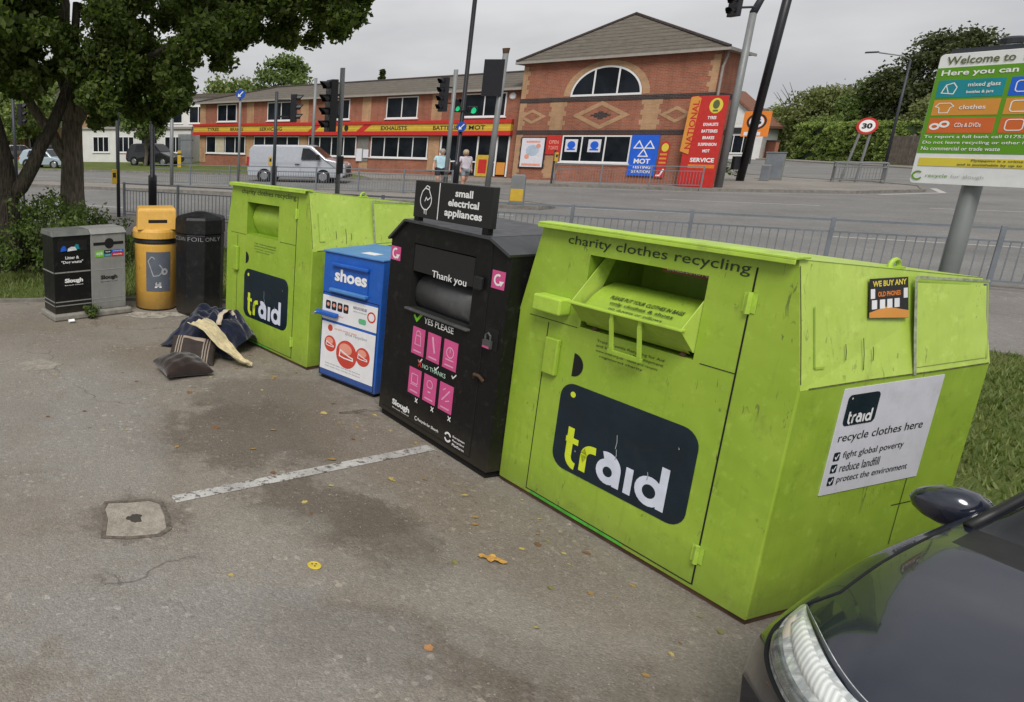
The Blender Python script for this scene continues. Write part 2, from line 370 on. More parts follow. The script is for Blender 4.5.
M['hairgrey'] = plain('grey_hair', (.30, .27, .23), .6)
M['hairblond'] = plain('fair_hair', (.42, .33, .22), .6)
# ------------------------------------------------------------------ camera, sky, sun
cam = bpy.data.objects.new('camera', bpy.data.cameras.new('camera')); col.objects.link(cam); sc.camera = cam
cam.location = (0, 0, 2.5); cam.rotation_euler = (R(90-14.75), 0, 0)
cam.data.sensor_width = 36; cam.data.lens = 730/1024*36
cam.data.shift_x = (512-165)/1024; cam.data.shift_y = -(351-327)/1024
cam.data.clip_end = 4000; cam.data.clip_start = .05
sc.view_settings.view_transform = 'Standard'; sc.view_settings.look = 'None'; sc.view_settings.exposure = 0
w = bpy.data.worlds.new('World'); sc.world = w; w.use_nodes = True; nt = w.node_tree; nt.nodes.clear()
SUN_EL, SUN_AZ = 50, 204          # azimuth measured clockwise from +Y
sky = nt.nodes.new('ShaderNodeTexSky'); sky.sky_type = 'NISHITA'; sky.sun_disc = False
sky.sun_elevation = R(SUN_EL); sky.sun_rotation = R(SUN_AZ); sky.air_density = 1.2; sky.dust_density = 4; sky.ozone_density = 1
hs = nt.nodes.new('ShaderNodeHueSaturation'); hs.inputs['Saturation'].default_value = .10; nt.links.new(sky.outputs[0], hs.inputs['Color'])
tc = nt.nodes.new('ShaderNodeTexCoord'); mp = nt.nodes.new('ShaderNodeMapping'); mp.inputs['Scale'].default_value = (1, 1, 3.2)
nt.links.new(tc.outputs['Generated'], mp.inputs[0])
nz = nt.nodes.new('ShaderNodeTexNoise'); nz.inputs['Scale'].default_value = 1.7; nz.inputs['Detail'].default_value = 5; nz.inputs['Roughness'].default_value = .52
nt.links.new(mp.outputs[0], nz.inputs['Vector'])
rp = nt.nodes.new('ShaderNodeValToRGB'); nt.links.new(nz.outputs['Fac'], rp.inputs[0])
rp.color_ramp.elements[0].position = .38; rp.color_ramp.elements[0].color = (4.3, 4.38, 4.7, 1)
rp.color_ramp.elements[1].position = .64; rp.color_ramp.elements[1].color = (7.6, 7.64, 7.75, 1)
mx = nt.nodes.new('ShaderNodeMix'); mx.data_type = 'RGBA'; mx.inputs[0].default_value = .86
nt.links.new(hs.outputs[0], mx.inputs[6]); nt.links.new(rp.outputs[0], mx.inputs[7])
bg = nt.nodes.new('ShaderNodeBackground'); bg.inputs['Strength'].default_value = .1; nt.links.new(mx.outputs[2], bg.inputs[0])
wo = nt.nodes.new('ShaderNodeOutputWorld'); nt.links.new(bg.outputs[0], wo.inputs[0])
sd = bpy.data.lights.new('sun', 'SUN'); sd.energy = 2.7; sd.angle = R(26); sd.color = (1, .965, .91)
so = bpy.data.objects.new('sun', sd); col.objects.link(so)
az = R(SUN_AZ); el = R(SUN_EL)
dirv = Vector((math.sin(az)*math.cos(el), math.cos(az)*math.cos(el), math.sin(el)))
so.rotation_euler = dirv.to_track_quat('Z', 'Y').to_euler(); so.location = (0, -5, 30)

# ------------------------------------------------------------------ ground, roads, verges
def sheet(name, poly, z, m, kind='structure', thick=0):
    mb = MB()
    if thick: mb.prism(poly, z-thick, z)
    else: mb.poly(poly, z)
    return tag(mb.build(name, m), kind=kind)
DK = (.122, .100, .078); LT = (.275, .262, .242); BR = (.20, .165, .128)
pk = [ (.75, 5.9, 1.15, .8, 20, DK, .72, .55), (1.05, 6.75, .85, .9, -30, DK, .55, .6), (1.1, 4.55, .62, .5, -25, DK, .75, .5), (1.45, 4.15, .35, .55, 10, DK, .6, .6),
       (1.25, 3.15, 1.1, .38, -20, DK, .62, .6), (1.9, 2.75, .6, .5, 0, DK, .55, .6), (.2, 8.3, 1.2, .7, 10, BR, .6, .7),
       (.9, 8.2, .8, .6, 0, BR, .55, .7), (-1.6, 9.6, 1.4, .5, 5, BR, .5, .7), (1.75, 5.6, .5, 1.6, 16, BR, .5, .7), (2.2, 4.3, .5, 1.1, 16, BR, .4, .7),
       (-.55, 6.1, .55, 2.3, 8, LT, .55, .5), (-1.6, 6.6, 1.0, 2.2, 10, LT, .4, .6), (-.5, 3.6, 1.6, .7, 10, LT, .45, .6), (.3, 3.2, 1.3, .6, -10, (.28, .27, .26), .4, .5),
       (1.75, 3.35, .35, .8, 30, (.27, .25, .22), .5, .6), (.65, 4.35, .5, .28, 0, (.28, .26, .225), .5, .6), (-.21, 4.45, .42, .36, 0, DK, .6, .5) ]
M['carpark'] = asphalt('car_park_asphalt', (.252, .224, .190), 1.0, pk, .42)
M['road'] = asphalt('road_asphalt', (.20, .195, .187), 1.6, (), .18, cracks=False)
M['path'] = asphalt('footpath_asphalt', (.22, .205, .19), 1.2, (), .25)
M['pave'] = asphalt('pavement_surface', (.26, .24, .215), 1.6, (), .25, cracks=False)
sheet('ground', [(-900, -300), (1500, -300), (1500, 1500), (-900, 1500)], -.06, M['verge'])
edge = [(-40, 11.75), (-2.55, 11.0), (-.3, 11.15), (1.3, 10.9), (2.6, 10.1), (3.6, 8.3), (4.1, 6.3), (4.75, 5.1), (5.0, 4.2), (5.7, 2.4), (6.6, -1), (9.5, -14)]
pav = [(-40, 50.5), (-12, 28.2), (-3.87, 21), (-1, 18.5), (9.66, 8.2), (16, 1.5), (26, -10)]
kl = lambda x: 22.35-.755*x
road_n = [(-40, kl(-40)), (60, kl(60))]
sheet('car_park', edge + [(9.5, -30), (-40, -30)], 0, M['carpark'])
sheet('grass_verge', edge[::-1] + pav, .045, M['verge'], thick=.1)
sheet('footpath', [(x, y) for x, y in pav] + [(26, kl(26)), (-40, kl(-40))], .06, M['path'], thick=.1)
farkerb = [(-90, 90), (-30, 64), (-10.65, 54.8), (2.3, 49.1), (12, 42.6), (19.8, 37.2), (24.6, 34.2), (30.5, 32.7), (34.4, 33.6), (36.8, 36.2), (37.6, 39.4), (36.6, 43), (37.5, 60), (48, 90), (60, 130)]
mx0 = sheet('road', [(-40, kl(-40)), (26, kl(26)), (90, -48), (140, 130), (60, 130)] + [(-90, 130)], -.012, M['road'])
sheet('far_pavement', farkerb[4:] + [(30, 130), (12, 60)], .085, M['pave'], thick=.2)
sheet('far_grass', farkerb[:5] + [(22, 60), (-60, 140), (-120, 140)], .075, M['fargrass'], thick=.2)
med_n = [(-70, 73), (-30, 49.5), (-7.3, 37.4), (-2.6, 34.8), (1.55, 32.7), (7, 29.0), (11, 26.6), (12.9, 25.4)]
med_f = [(13.7, 26.0), (13.4, 27.6), (11.6, 31.2), (6.5, 33.8), (-2.8, 38.0), (-7.86, 40.5), (-30, 52.6), (-70, 76)]
sheet('traffic_island', med_n + med_f, .10, M['pave'], thick=.2)
def strip(name, pts, w, z, m, h=.12, kind='structure'):
    mb = MB()
    for a, b in zip(pts[:-1], pts[1:]):
        d = Vector((b[0]-a[0], b[1]-a[1], 0)); L = d.length; F = frame((a[0], a[1], 0), d, (0, 0, 1)); mb.box(0, z-h, -w/2, L, z, w/2, F)
    return tag(mb.build(name, m), kind=kind)
strip('kerb', farkerb[:14], .16, .115, M['kerb'], .25)
strip('kerb', med_n + med_f, .14, .125, M['kerb'], .25)
strip('kerb', [(-40, kl(-40)), (26, kl(26))], .15, .085, M['kerb'], .2)
strip('kerb', edge[:6], .09, .05, M['kerb'], .1); strip('kerb', edge[6:], .07, .035, M['kerb'], .1)
# side road leading away to the right, its far footway
strip('far_footway', [(66, 95), (63.3, 77.5), (58.5, 58.5), (52, 34), (40, 0)], 2.2, .09, M['pave'], .2)
sheet('far_bank', [(66, 140), (65.2, 77), (60.2, 58), (53.2, 33), (41.5, -1), (200, -1), (200, 140)], .06, M['fargrass'], thick=.1)
# painted markings
mk = plain('worn_white_paint', (.44, .43, .41), .8, var=.25, scale=14, dirt=.8, dirtcol=(.14, .13, .12))
def wornline(c):
    k = NT('worn_bay_paint'); v = k.coord(); h = k.ramp(k.noise(v, 16, 7, .75), [(.42, 0), (.48, 1)])
    s2 = k.ramp(k.noise(v, 3, 4), [(.3, .55), (.6, 1)])
    b = k.bsdf(k.mix(k.math('MULTIPLY', h, s2), (.12, .11, .10), k.mix(k.noise(v, 30, 4), (.38, .37, .35), (.60, .59, .57))), .85, spec=.2); return k.m
mw = wornline(0)
mb = MB(); mb.ribbon([(.06, 4.69), (.7, 4.955), (1.4, 5.245), (2.2, 5.58)], .105, .004); tag(mb.build('bay_line', mw), kind='structure')
mb = MB()
for (a, b) in [((8.6, 25.6), (11.2, 23.6)), ((17.0, 18.6), (19.8, 16.7)), ((22.2, 15.0), (25, 13.1)), ((14.4, 26.2), (18.2, 23.6)), ((20.5, 22.0), (26, 18.2)), ((27, 26), (33, 22)), ((12.5, 34.5), (16, 32.2)), ((20, 29.7), (24, 27)),
               ((-3, 43.8), (-8, 46.4)), ((2.5, 41.2), (-1, 43)), ((-12, 32.6), (-8, 30.2)), ((-5, 28.6), (-1.5, 26.2)), ((2, 23.6), (5.5, 21.2)), ((8, 41), (5, 43.2))]:
    mb.ribbon([a, b], .14, -.007)
tag(mb.build('road_markings', mk), kind='structure')
mb = MB(); mb.ribbon([(31, 32.1), (34.8, 33.1), (37.2, 35.9)], .25, -.007); mb.ribbon([(19, 36.9), (24.4, 33.3), (30.2, 31.9)], .12, -.007); tag(mb.build('road_markings', mk), kind='structure')
# ------------------------------------------------------------------ charity clothes banks
def traid(parent, M_, x0, y0, w, h, holder, small=False):
    """navy rounded panel with a yellow dot, two lime letters and three pale ones"""
    p = MB().prism(rrect(x0, y0, x0+w, y0+h, .11*w), -.001, .003, M_).build(holder, M['navy'], parent)
    X = lambda q: [(x0+w*a, y0+w*b) for a, b in q]; t = .052*w; z = .0045
    mb = MB(); mb.disc(x0+.105*w, y0+h-.075*w, .021*w, z, M_)
    mb.ribbon(X([(.135, .325), (.135, .12)] + arc(.20, .12, .065, 180, 268, 8)), t, z, M_)
    mb.ribbon(X([(.10, .235), (.205, .235)]), t*.8, z+.0004, M_)
    mb.ribbon(X([(.26, .05), (.26, .17)] + arc(.325, .165, .065, 180, 95, 8) + [(.35, .232)]), t, z, M_)
    mb.build('lettering', M['limeletter'] if not small else M['whiteletter'], p)
    mb = MB(); q = z
    mb.ribbon(X(arc(.455, .135, .062, 0, 345, 20)), t, q, M_, closed=True); mb.ribbon(X([(.525, .05), (.525, .15)] + arc(.445, .165, .08, 0, 115, 10)), t, q+.0004, M_)
    mb.ribbon(X([(.61, .05), (.61, .23)]), t, q, M_)
    mb.ribbon(X(arc(.755, .14, .072, 0, 345, 20)), t, q, M_, closed=True); mb.ribbon(X([(.84, .05), (.84, .335)]), t, q+.0004, M_)
    mb.build('lettering', M['paleletter'] if not small else M['whiteletter'], p)
    return p
def clothes_bank(loc, rz, label, hopper):
    W, D, Z0, ZF, ZT, ZB, I = 1.79, 1.467, .035, 1.31, 1.93, 1.757, .125
    t = thing('clothes_bank', label, 'clothes bank', (*loc, 0), rz, 'charity clothes recycling banks')
    m0, m1, mz0, mz1 = (.515, 1.262, 1.31, 1.775) if hopper else (.472, 1.142, 1.345, 1.728)
    b = MB()
    fr = lambda q: [(x, 0, z) for x, z in q]
    # front panel around the opening
    b.add(fr([(0,Z0),(m0,Z0),(m0,mz0),(m0,mz1),(m0,ZT),(I,ZT),(0,ZF)]), [tuple(range(7))])
    b.add(fr([(m1,Z0),(W,Z0),(W,ZF),(W-I,ZT),(m1,ZT),(m1,mz1),(m1,mz0)]), [tuple(range(7))])
    b.add(fr([(m0,Z0),(m1,Z0),(m1,mz0),(m0,mz0)]), [(0,1,2,3)]); b.add(fr([(m0,mz1),(m1,mz1),(m1,ZT),(m0,ZT)]), [(0,1,2,3)])
    b.add([(0,D,Z0),(W,D,Z0),(W,D,ZF),(W-I,D,ZB),(I,D,ZB),(0,D,ZF)], [(5,4,3,2,1,0)])
    for x in (0, W):
        f = (0,1,2,3) if x else (3,2,1,0)
        b.add([(x,0,Z0),(x,D,Z0),(x,D,ZF),(x,0,ZF)], [f])
    b.add([(0,0,Z0),(W,0,Z0),(W,D,Z0),(0,D,Z0)], [(3,2,1,0)])
    b.build('body', M['green'], t, bevel=.008, merge=True)
    MB().add([(W,0,ZF),(W,D,ZF),(W-I,D,ZB),(W-I,0,ZT)], [(0,1,2,3)]).build('upper_side_panel', M['greenlit'], t)
    MB().add([(0,0,ZF),(0,D,ZF),(I,D,ZB),(I,0,ZT)], [(3,2,1,0)]).build('upper_side_panel', M['greenlit'], t)
    r = MB(); r.add([(I-.004,.0,ZT),(W-I+.004,.0,ZT),(W-I+.004,D,ZB),(I-.004,D,ZB)], [(0,1,2,3)]); r.build('roof', M['greenlit'], t)
    # front lip of the roof, a folded plate
    l = MB(); l.box(I-.005, -.055, ZT+.001, W-I+.02, .05, ZT+.014); l.box(I-.005, -.055, ZT-.022, W-I+.02, -.049, ZT+.0009); l.build('roof_lip', M['greenedge'], t, bevel=.003)
    # opening: recess and drum
    q = MB(); y1 = .46
    q.add([(m0,0,mz0),(m1,0,mz0),(m1,y1,mz0),(m0,y1,mz0),(m0,0,mz1),(m1,0,mz1),(m1,y1,mz1),(m0,y1,mz1)], [(0,1,2,3),(7,6,5,4),(0,3,7,4),(2,1,5,6),(3,2,6,7)])
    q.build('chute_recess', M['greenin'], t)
    dm = MB()
    if hopper:
        P = [(.02, mz0+.02), (-.06, mz0+.10), (-.035, mz0+.155), (.03, mz0+.215), (.10, mz0+.26), (.19, mz0+.285), (.30, mz0+.27), (.40, mz0+.2)]
    else:
        P = [(.16, mz0-.0), (.10, mz0+.10), (.075, mz0+.2), (.10, mz0+.29), (.16, mz0+.36), (.3, mz0+.39)]
    ins = .035 if hopper else .012
    n = len(P); dm.add([(m0+ins, y, z) for y, z in P]+[(m1-ins, y, z) for y, z in P], [(i, n+i, n+i+1, i+1) for i in range(n-1)])
    d = dm.build('drum', M['green'], t, smooth=True)
    if hopper:
        FD = frame((0, .03, mz0+.215), (1, 0, 0), (0, .07, .055))
        for k_, s_ in enumerate(('PLEASE PUT YOUR CLOTHES IN BAGS', 'only clothes & shoes', 'no duvets or pillows')):
            lettering(s_, m0+.16+.03*k_, -.002-.048*k_, m1-.12-.03*k_, .026-.048*k_, FD, M['ink'], d, z=.006+.004*k_)
        h = MB(); zl = 1.485; yl = -.125; a, c = m0+.012, m1-.004
        h.add([(a,yl,zl),(c,yl,zl),(c,-.012,mz0+.045),(a,-.012,mz0+.045)], [(3,2,1,0)])            # sloping front plate
        h.add([(a+.02,yl+.012,zl-.004),(c-.02,yl+.012,zl-.004),(c-.02,-.002,mz0+.05),(a+.02,-.002,mz0+.05)], [(0,1,2,3)])
        h.build('hopper_flap', M['green'], t)
        e = MB(); e.box(a-.012, yl-.014, zl-.006, c+.012, yl+.020, zl+.008); e.build('flap_rim', M['greenedge'], t, bevel=.003)
        for x in (a, c-.006):
            g = MB(); g.prism([(yl, zl-.004), (-.006, mz0+.04), (.02, mz0+.04), (.20, 1.755), (.11, 1.755)], x, x+.006, frame((0,0,0), (0,1,0), (0,0,1)))
            g.build('flap_side', M['greenlit'], t)
        for x in (.815, 1.0):
            k = MB(); k.box(x-.0, -.118, 1.438, x+.022, -.108, 1.478); k.add([(x,-.12,1.44),(x+.022,-.12,1.44),(x+.022,-.085,1.255),(x,-.085,1.255),(x,-.108,1.44),(x+.022,-.108,1.44),(x+.022,-.073,1.255),(x,-.073,1.255)], [(0,3,2,1),(4,5,6,7),(0,1,5,4),(1,2,6,5),(2,3,7,6),(3,0,4,7)])
            k.build('handle', M['greenedge'], t)
        k = MB(); k.box(.80, -.085, 1.225, 1.03, -.070, 1.254); k.build('handle_bar', M['green'], t, bevel=.003)
        for x in (m0+.10, m1-.07):
            k = MB(); k.lathe([(.018, 0), (.018, .012), (.010, .02)], 10, frame((x, .015, mz0+.002), (1,0,0), (0,1,0))); k.build('bolt', M['rust'], t)
        k = MB(); k.box(m0+.36, .16, mz1-.05, m1-.03, .163, mz1-.004); wl = k.build('warning_label', plain('faded_red_label', (.22, .06, .03), .6, dirt=.6), t)
        lettering('DANGER DO NOT CLIMB', m0+.39, mz1-.038, m1-.06, mz1-.018, T(0, .1595, 0) @ FR, M['whiteletter'], wl)
    # lock box, lock plate, finger hole
    if hopper:
        k = MB(); k.box(.20, -.10, 1.365, .43, -.002, 1.475); k.build('lock_box', M['greenedge'], t, bevel=.012)
        k = MB(); k.box(.285, -.035, .94, .395, -.002, 1.19); k.build('lock_plate', M['green'], t, bevel=.008)
        sc0, sz, sr = .507, 1.055, .078
    else:
        k = MB(); k.box(.218, -.04, .875, .315, -.002, 1.175); k.build('lock_plate', M['green'], t, bevel=.01)
        sc0, sz, sr = .468, 1.06, .07
    k = MB(); k.poly(arc(sc0, sz, sr, -90, 90, 12), .003, FR); k.build('finger_hole', M['blackvoid'], t)
    # door seams (thin dark gaps) and hinges
    g = MB(); xs = 1.488
    g.box(xs, -.0025, .06, xs+.008, -.0008, 1.86); g.box(.27, -.0025, .058, xs-.001, -.0008, .064); g.box(m1+.04, -.0025, mz0-.01, xs-.001, -.0008, mz0-.006); g.box(.264, -.0025, .058, .269, -.0008, mz0-.03)
    g.box(.1, -.0025, mz0-.012, m0-.02, -.0008, mz0-.0085)
    g.build('door_seam', M['blackvoid'], t)
    for z in (1.68, .25):
        k = MB(); k.tube([(xs+.004, -.014, z-.055), (xs+.004, -.014, z+.055)], .013, 8); k.box(xs-.03, -.005, z-.05, xs+.035, -.0026, z+.05); k.build('hinge', M['greenedge'], t)
    traid(t, FR, .445, .335, .94, .595, 'logo_panel')
    lettering('charity clothes recycling', .335, 1.806, 1.463, 1.878, FR, M['ink'], t, z=.003, off=.0)
    for k_, s_ in enumerate(('Traid - Textile Recycling for Aid', 'and International Development', 'www.traid.org.uk   reuse and recycle', 'registered charity')):
        lettering(s_, .655+.035*(k_ == 3), 1.244-.03*k_, 1.105-.12*(k_ == 3)-.03*(k_ == 2), 1.262-.03*k_+.004*(k_ < 2), FR, M['ink'], t, z=.003, off=0)
    # lifting eye, skirt, weld beads, end panel
    k = MB(); ex, ey = W-I-.02, .745; ze = ZT-(ZT-ZB)*ey/D; Fm = frame((ex, ey, ze), (0, 1, 0), (0, 0, 1))
    k.tube([tuple(Fm @ Vector((x, y, 0))) for x, y in arc(0, .012, .034, -30, 210, 12)], .011, 8); k.box(ex-.03, ey-.055, ze-.002, ex+.02, ey+.055, ze+.010); k.build('lifting_eye', M['greenedge'], t)
    k = MB(); k.box(.01, .012, .004, W-.01, D-.012, .034); k.build('base_frame', M['rust'], t)
    sl = Vector((-I, 0, ZT-ZF)).normalized(); SP = frame((W, 0, ZF), (0, 1, 0), sl)     # the sloping upper side
    k = MB(); k.prism([(.85, .035), (1.42, .035), (1.42, .42), (.85, .47)], .0005, .0035, SP); k.build('access_plate', M['greenlit'], t, bevel=.0015)
    k = MB()
    for q in ([(.845, .03), (.845, .485)], [(.845, .485), (1.43, .435)], [(1.43, .435), (1.43, .03)], [(.1, .10), (.1, .40)], [(.1, .10), (.17, .10)]): k.ribbon(q, .010, .0045, SP)
    k.build('weld_bead', M['green'], t)
    k = MB(); k.ribbon([(.835, -.0), (.833, .2), (.84, .50)], .022, .0072, SP); k.ribbon([(.84, .50), (1.1, .475), (1.44, .445)], .014, .0074, SP); k.build('sealant_line', plain('grey_sealant', (.30, .33, .22), .7, var=.4, scale=30, dirt=.9), t)
    k = MB(); k.ribbon([(.06, .003), (.5, .006), (1.0, .002), (1.45, .004)], .007, .003, SP); k.ribbon([(.004, .03), (.007, .3), (.003, .6)], .006, .003, SP); k.build('worn_edge', plain('worn_dark_edge', (.09, .10, .03), .7, var=.6, scale=25), t)
    k = MB(); k.ribbon([(1.02, .30), (1.02, .92), (.93, .70)][:2], .006, .002, SD(W)); k.ribbon([(.95, .55), (1.4, .55)], .006, .002, SD(W)); k.build('plate_seam', M['ink'], t)
    k = MB(); k.ribbon([(.30, .05), (.62, .046), (1.05, .05)], .022, .002, FR); k.build('touch_up_paint', plain('touch_up_green', (.08, .40, .04), .5, var=.3, scale=12), t)
    k = MB()
    for x_, y0_, y1_ in ((.45, .06, .22), (.52, .1, .17), (.32, .12, .2)): k.ribbon([(x_, y0_), (x_+.004, (y0_+y1_)/2), (x_, y1_)], .006, .003, SP)
    k.build('scratch', M['ink'], t)
    k = MB()
    for x_, z_, L_ in ((.90, .72, .09), (.91, .63, .07), (1.13, .58, .05), (1.28, .80, .012), (.62, .50, .012)): k.ribbon([(x_, z_), (x_+.006, z_-L_/2), (x_+.002, z_-L_)], .005, .0062, FR)
    k.build('scratch', plain('pale_scratch', (.30, .33, .34), .7), t)
    return t, SP
bank, SP = clothes_bank((2.505, 5.016), -72.43, 'large lime green clothes bank with its hopper flap open, nearest the dark car', True)
W = 1.79; S = SD(W)
p = MB().prism([(.336, .707), (1.075, .707), (1.112, 1.285), (.336, 1.285)] if False else [(.325, .706), (1.09, .706), (1.09, 1.286), (.325, 1.286)], .001, .005, S).build('notice_board', M['board'], bank)
traid(bank, T(.005, 0, 0) @ S, .365, 1.085, .235, .165, 'small_logo_panel', True)
for o in list(bank.children):
    if o.name.startswith('small_logo_panel'): o.parent = p
NB = T(.0055, 0, 0) @ S
lettering('recycle clothes here', .362, .985, 1.015, 1.045, NB, M['inkblack'], p, off=.0)
for z_, s_, xe in ((.905, 'fight global poverty', .90), (.838, 'reduce landfill', .735), (.768, 'protect the environment', .98)):
    lettering(s_, .43, z_-.012, xe, z_+.036, NB, M['inkblack'], p, off=.0)
    k = MB(); k.prism(rrect(.362, z_-.012, .407, z_+.036, .006, 3), .0, .001, NB); c_ = k.build('tick_box', M['navy'], p)
    k = MB(); k.ribbon([(.372, z_+.012), (.381, z_), (.397, z_+.026)], .007, .0018, NB); k.build('tick', M['whiteletter'], c_)
# fly poster stuck on the sloping side
q = MB(); SP0 = SP; SP = SP @ T(.055, -.02, 0); q.prism([(.435, .335), (.735, .315), (.73, .525), (.44, .53)], .001, .002, SP); fp = q.build('fly_poster', M['inkblack'], bank)
k = MB(); k.prism([(.437, .337), (.734, .317), (.734, .355), (.56, .385), (.437, .362)], .0022, .0026, SP); k.build('poster_band', M['boardorange'], fp)
lettering('WE BUY ANY', .46, .488, .715, .517, SP, M['boardyellow'], fp, z=.0032, off=.03)
lettering('OLD PHONES', .50, .437, .67, .462, SP, M['orange'], fp, z=.0032, off=.03)
k = MB()
for x_ in (.475, .535, .59, .645): k.box(x_-.02, .377, .0022, x_+.018, .422, .003, SP)
k.box(.447, .43, .0022, .478, .478, .003, SP); k.box(.695, .42, .0022, .725, .47, .003, SP); k.build('poster_picture', M['white'], fp)
clothes_bank((.787, 9.238), -64.8, 'lime green clothes bank with a closed drum, standing behind the blue shoe bank', False)

# ------------------------------------------------------------------ small electrical appliances bank
t = thing('electricals_bank', 'black steel bank for small electrical appliances with pink pictures on its door', 'recycling bank', (1.988, 6.388, 0), -73.9)
W, D = 1.46, .80; OUT = [(0, .06), (W, .06), (W, 1.685), (1.25, 1.775), (.215, 1.795), (0, 1.62)]
m0, m1, mz0, mz1 = .335, 1.10, 1.085, 1.63
b = MB(); fr = lambda q: [(x, 0, z) for x, z in q]
b.add(fr([(0,.06),(m0,.06),(m0,mz0),(m0,mz1),(m0,1.793),(.215,1.795),(0,1.62)]), [tuple(range(7))])
b.add(fr([(m1,.06),(W,.06),(W,1.685),(1.25,1.775),(m1,1.778),(m1,mz1),(m1,mz0)]), [tuple(range(7))])
b.add(fr([(m0,.06),(m1,.06),(m1,mz0),(m0,mz0)]), [(0,1,2,3)]); b.add(fr([(m0,mz1),(m1,mz1),(m1,1.778),(m0,1.793)]), [(0,1,2,3)])
b.add([(x, D, z) for x, z in OUT], [tuple(range(6))[::-1]])
for i in range(6):
    if i in (2, 3, 4): continue
    a, c = OUT[i], OUT[(i+1) % 6]; b.add([(a[0],0,a[1]),(a[0],D,a[1]),(c[0],D,c[1]),(c[0],0,c[1])], [(0,1,2,3)])
b.build('body', M['black'], t, bevel=.008, merge=True)
r = MB(); P = [(W+.004, 1.683), (1.252, 1.778), (.213, 1.798), (-.004, 1.618)]
for i in range(3): a, c = P[i], P[i+1]; r.add([(a[0],-.03,a[1]),(a[0],D,a[1]),(c[0],D,c[1]),(c[0],-.03,c[1])], [(0,1,2,3)])
o_ = r.build('roof', M['blacklit'], t); so_ = o_.modifiers.new('solid', 'SOLIDIFY'); so_.thickness = .02; so_.offset = 1
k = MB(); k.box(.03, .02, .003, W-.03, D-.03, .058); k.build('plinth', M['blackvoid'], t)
q = MB(); y1 = .5
q.add([(m0,0,mz0),(m1,0,mz0),(m1,y1,mz0),(m0,y1,mz0),(m0,0,mz1),(m1,0,mz1),(m1,y1,mz1),(m0,y1,mz1)], [(0,1,2,3),(7,6,5,4),(0,3,7,4),(2,1,5,6),(3,2,6,7)]); q.build('chute_recess', M['blackvoid'], t)
M['drumsteel'] = weathered('scuffed_dark_drum', (.045, .047, .05), (.10, .10, .10), low=0, grime=(.22, .19, .15), scr=.9)
k = MB(); k.tube([(m0+.02, .20, mz0+.125), (m1-.02, .20, mz0+.125)], .165, 28); dr = k.build('drum', M['drumsteel'], t, smooth=False)
for p_ in dr.data.polygons: p_.use_smooth = len(p_.vertices) == 4
k = MB(); k.box(m0+.01, .005, mz1-.23, m1-.01, .010, mz1-.01); fl = k.build('flap', M['blackplastic'], t)
lettering('Thank you', .60, 1.372, 1.02, 1.445, T(0, .0045, 0) @ FR, M['whiteletter'], fl, off=.01)
k = MB(); k.box(m0-.02, -.035, mz0-.02, m1+.02, .04, mz0-.001); k.build('sill', M['drumsteel'], t, bevel=.005)
k = MB(); k.box(m1+.035, -.035, 1.40, m1+.12, -.002, 1.50); k.build('catch', M['blackplastic'], t, bevel=.01)
g = MB(); g.box(1.262, -.003, .10, 1.27, -.0008, 1.75); g.box(.06, -.003, .10, 1.261, -.0008, .106); g.build('door_seam', M['blackvoid'], t)
k = MB(); k.box(1.29, -.004, .99, 1.42, -.0008, 1.15); pr = k.build('padlock_recess', M['blackvoid'], t)
k = MB(); k.box(1.315, -.045, 1.005, 1.39, -.02, 1.065); k.tube([(1.327, -.032, 1.062), (1.327, -.032, 1.10), (1.352, -.032, 1.118), (1.378, -.032, 1.10), (1.378, -.032, 1.062)], .007, 8); pl_ = k.build('padlock', M['drumsteel'], pr)
k = MB(); k.box(1.32, -.0462, 1.008, 1.385, -.0455, 1.022); k.build('padlock_band', M['pink'], pl_)
k = MB(); k.tube([(1.235, -.01, .74), (1.26, -.035, .775), (1.30, -.03, .775), (1.325, -.006, .74)], .013, 8); k.build('hasp', M['rust'], t)
def loop_sticker(x0, z0, x1, z1):
    s = MB(); s.box(x0, -.003, z0, x1, -.001, z1); s = s.build('recycling_sticker', M['pink'], t)
    cx, cz, r_ = (x0+x1)/2, (z0+z1)/2, (x1-x0)*.27
    k = MB(); k.ribbon(arc(cx, cz, r_, 60, 330, 20), r_*.45, .0045, FR); k.poly([(cx+r_*.35, cz-r_*.2), (cx+r_*1.75, cz-r_*.1), (cx+r_*.95, cz-r_*1.25)][::-1], .0052, FR); k.build('loop_arrow', M['whiteletter'], s)
loop_sticker(.012, 1.445, .155, 1.565); loop_sticker(1.29, 1.44, 1.42, 1.57)
lettering('YES PLEASE', .565, .995, .94, 1.045, FR, M['whiteletter'], t, z=.004, off=.01)
k = MB(); k.ribbon([(.425, 1.035), (.465, .995), (.545, 1.075)], .024, .004, FR); k.build('green_tick', M['limegreen'], t)
lettering('NO THANKS', .595, .618, .90, .655, FR, plain('mint_letter', (.42, .62, .5), .5), t, z=.004, off=.01)
k = MB(); k.ribbon([(.54, .615), (.585, .67)], .012, .004, FR); k.ribbon([(.54, .67), (.585, .615)], .012, .0044, FR); k.build('red_cross', M['red'], t)
pk2 = plain('pink_pale_ink', (.75, .38, .52), .5)
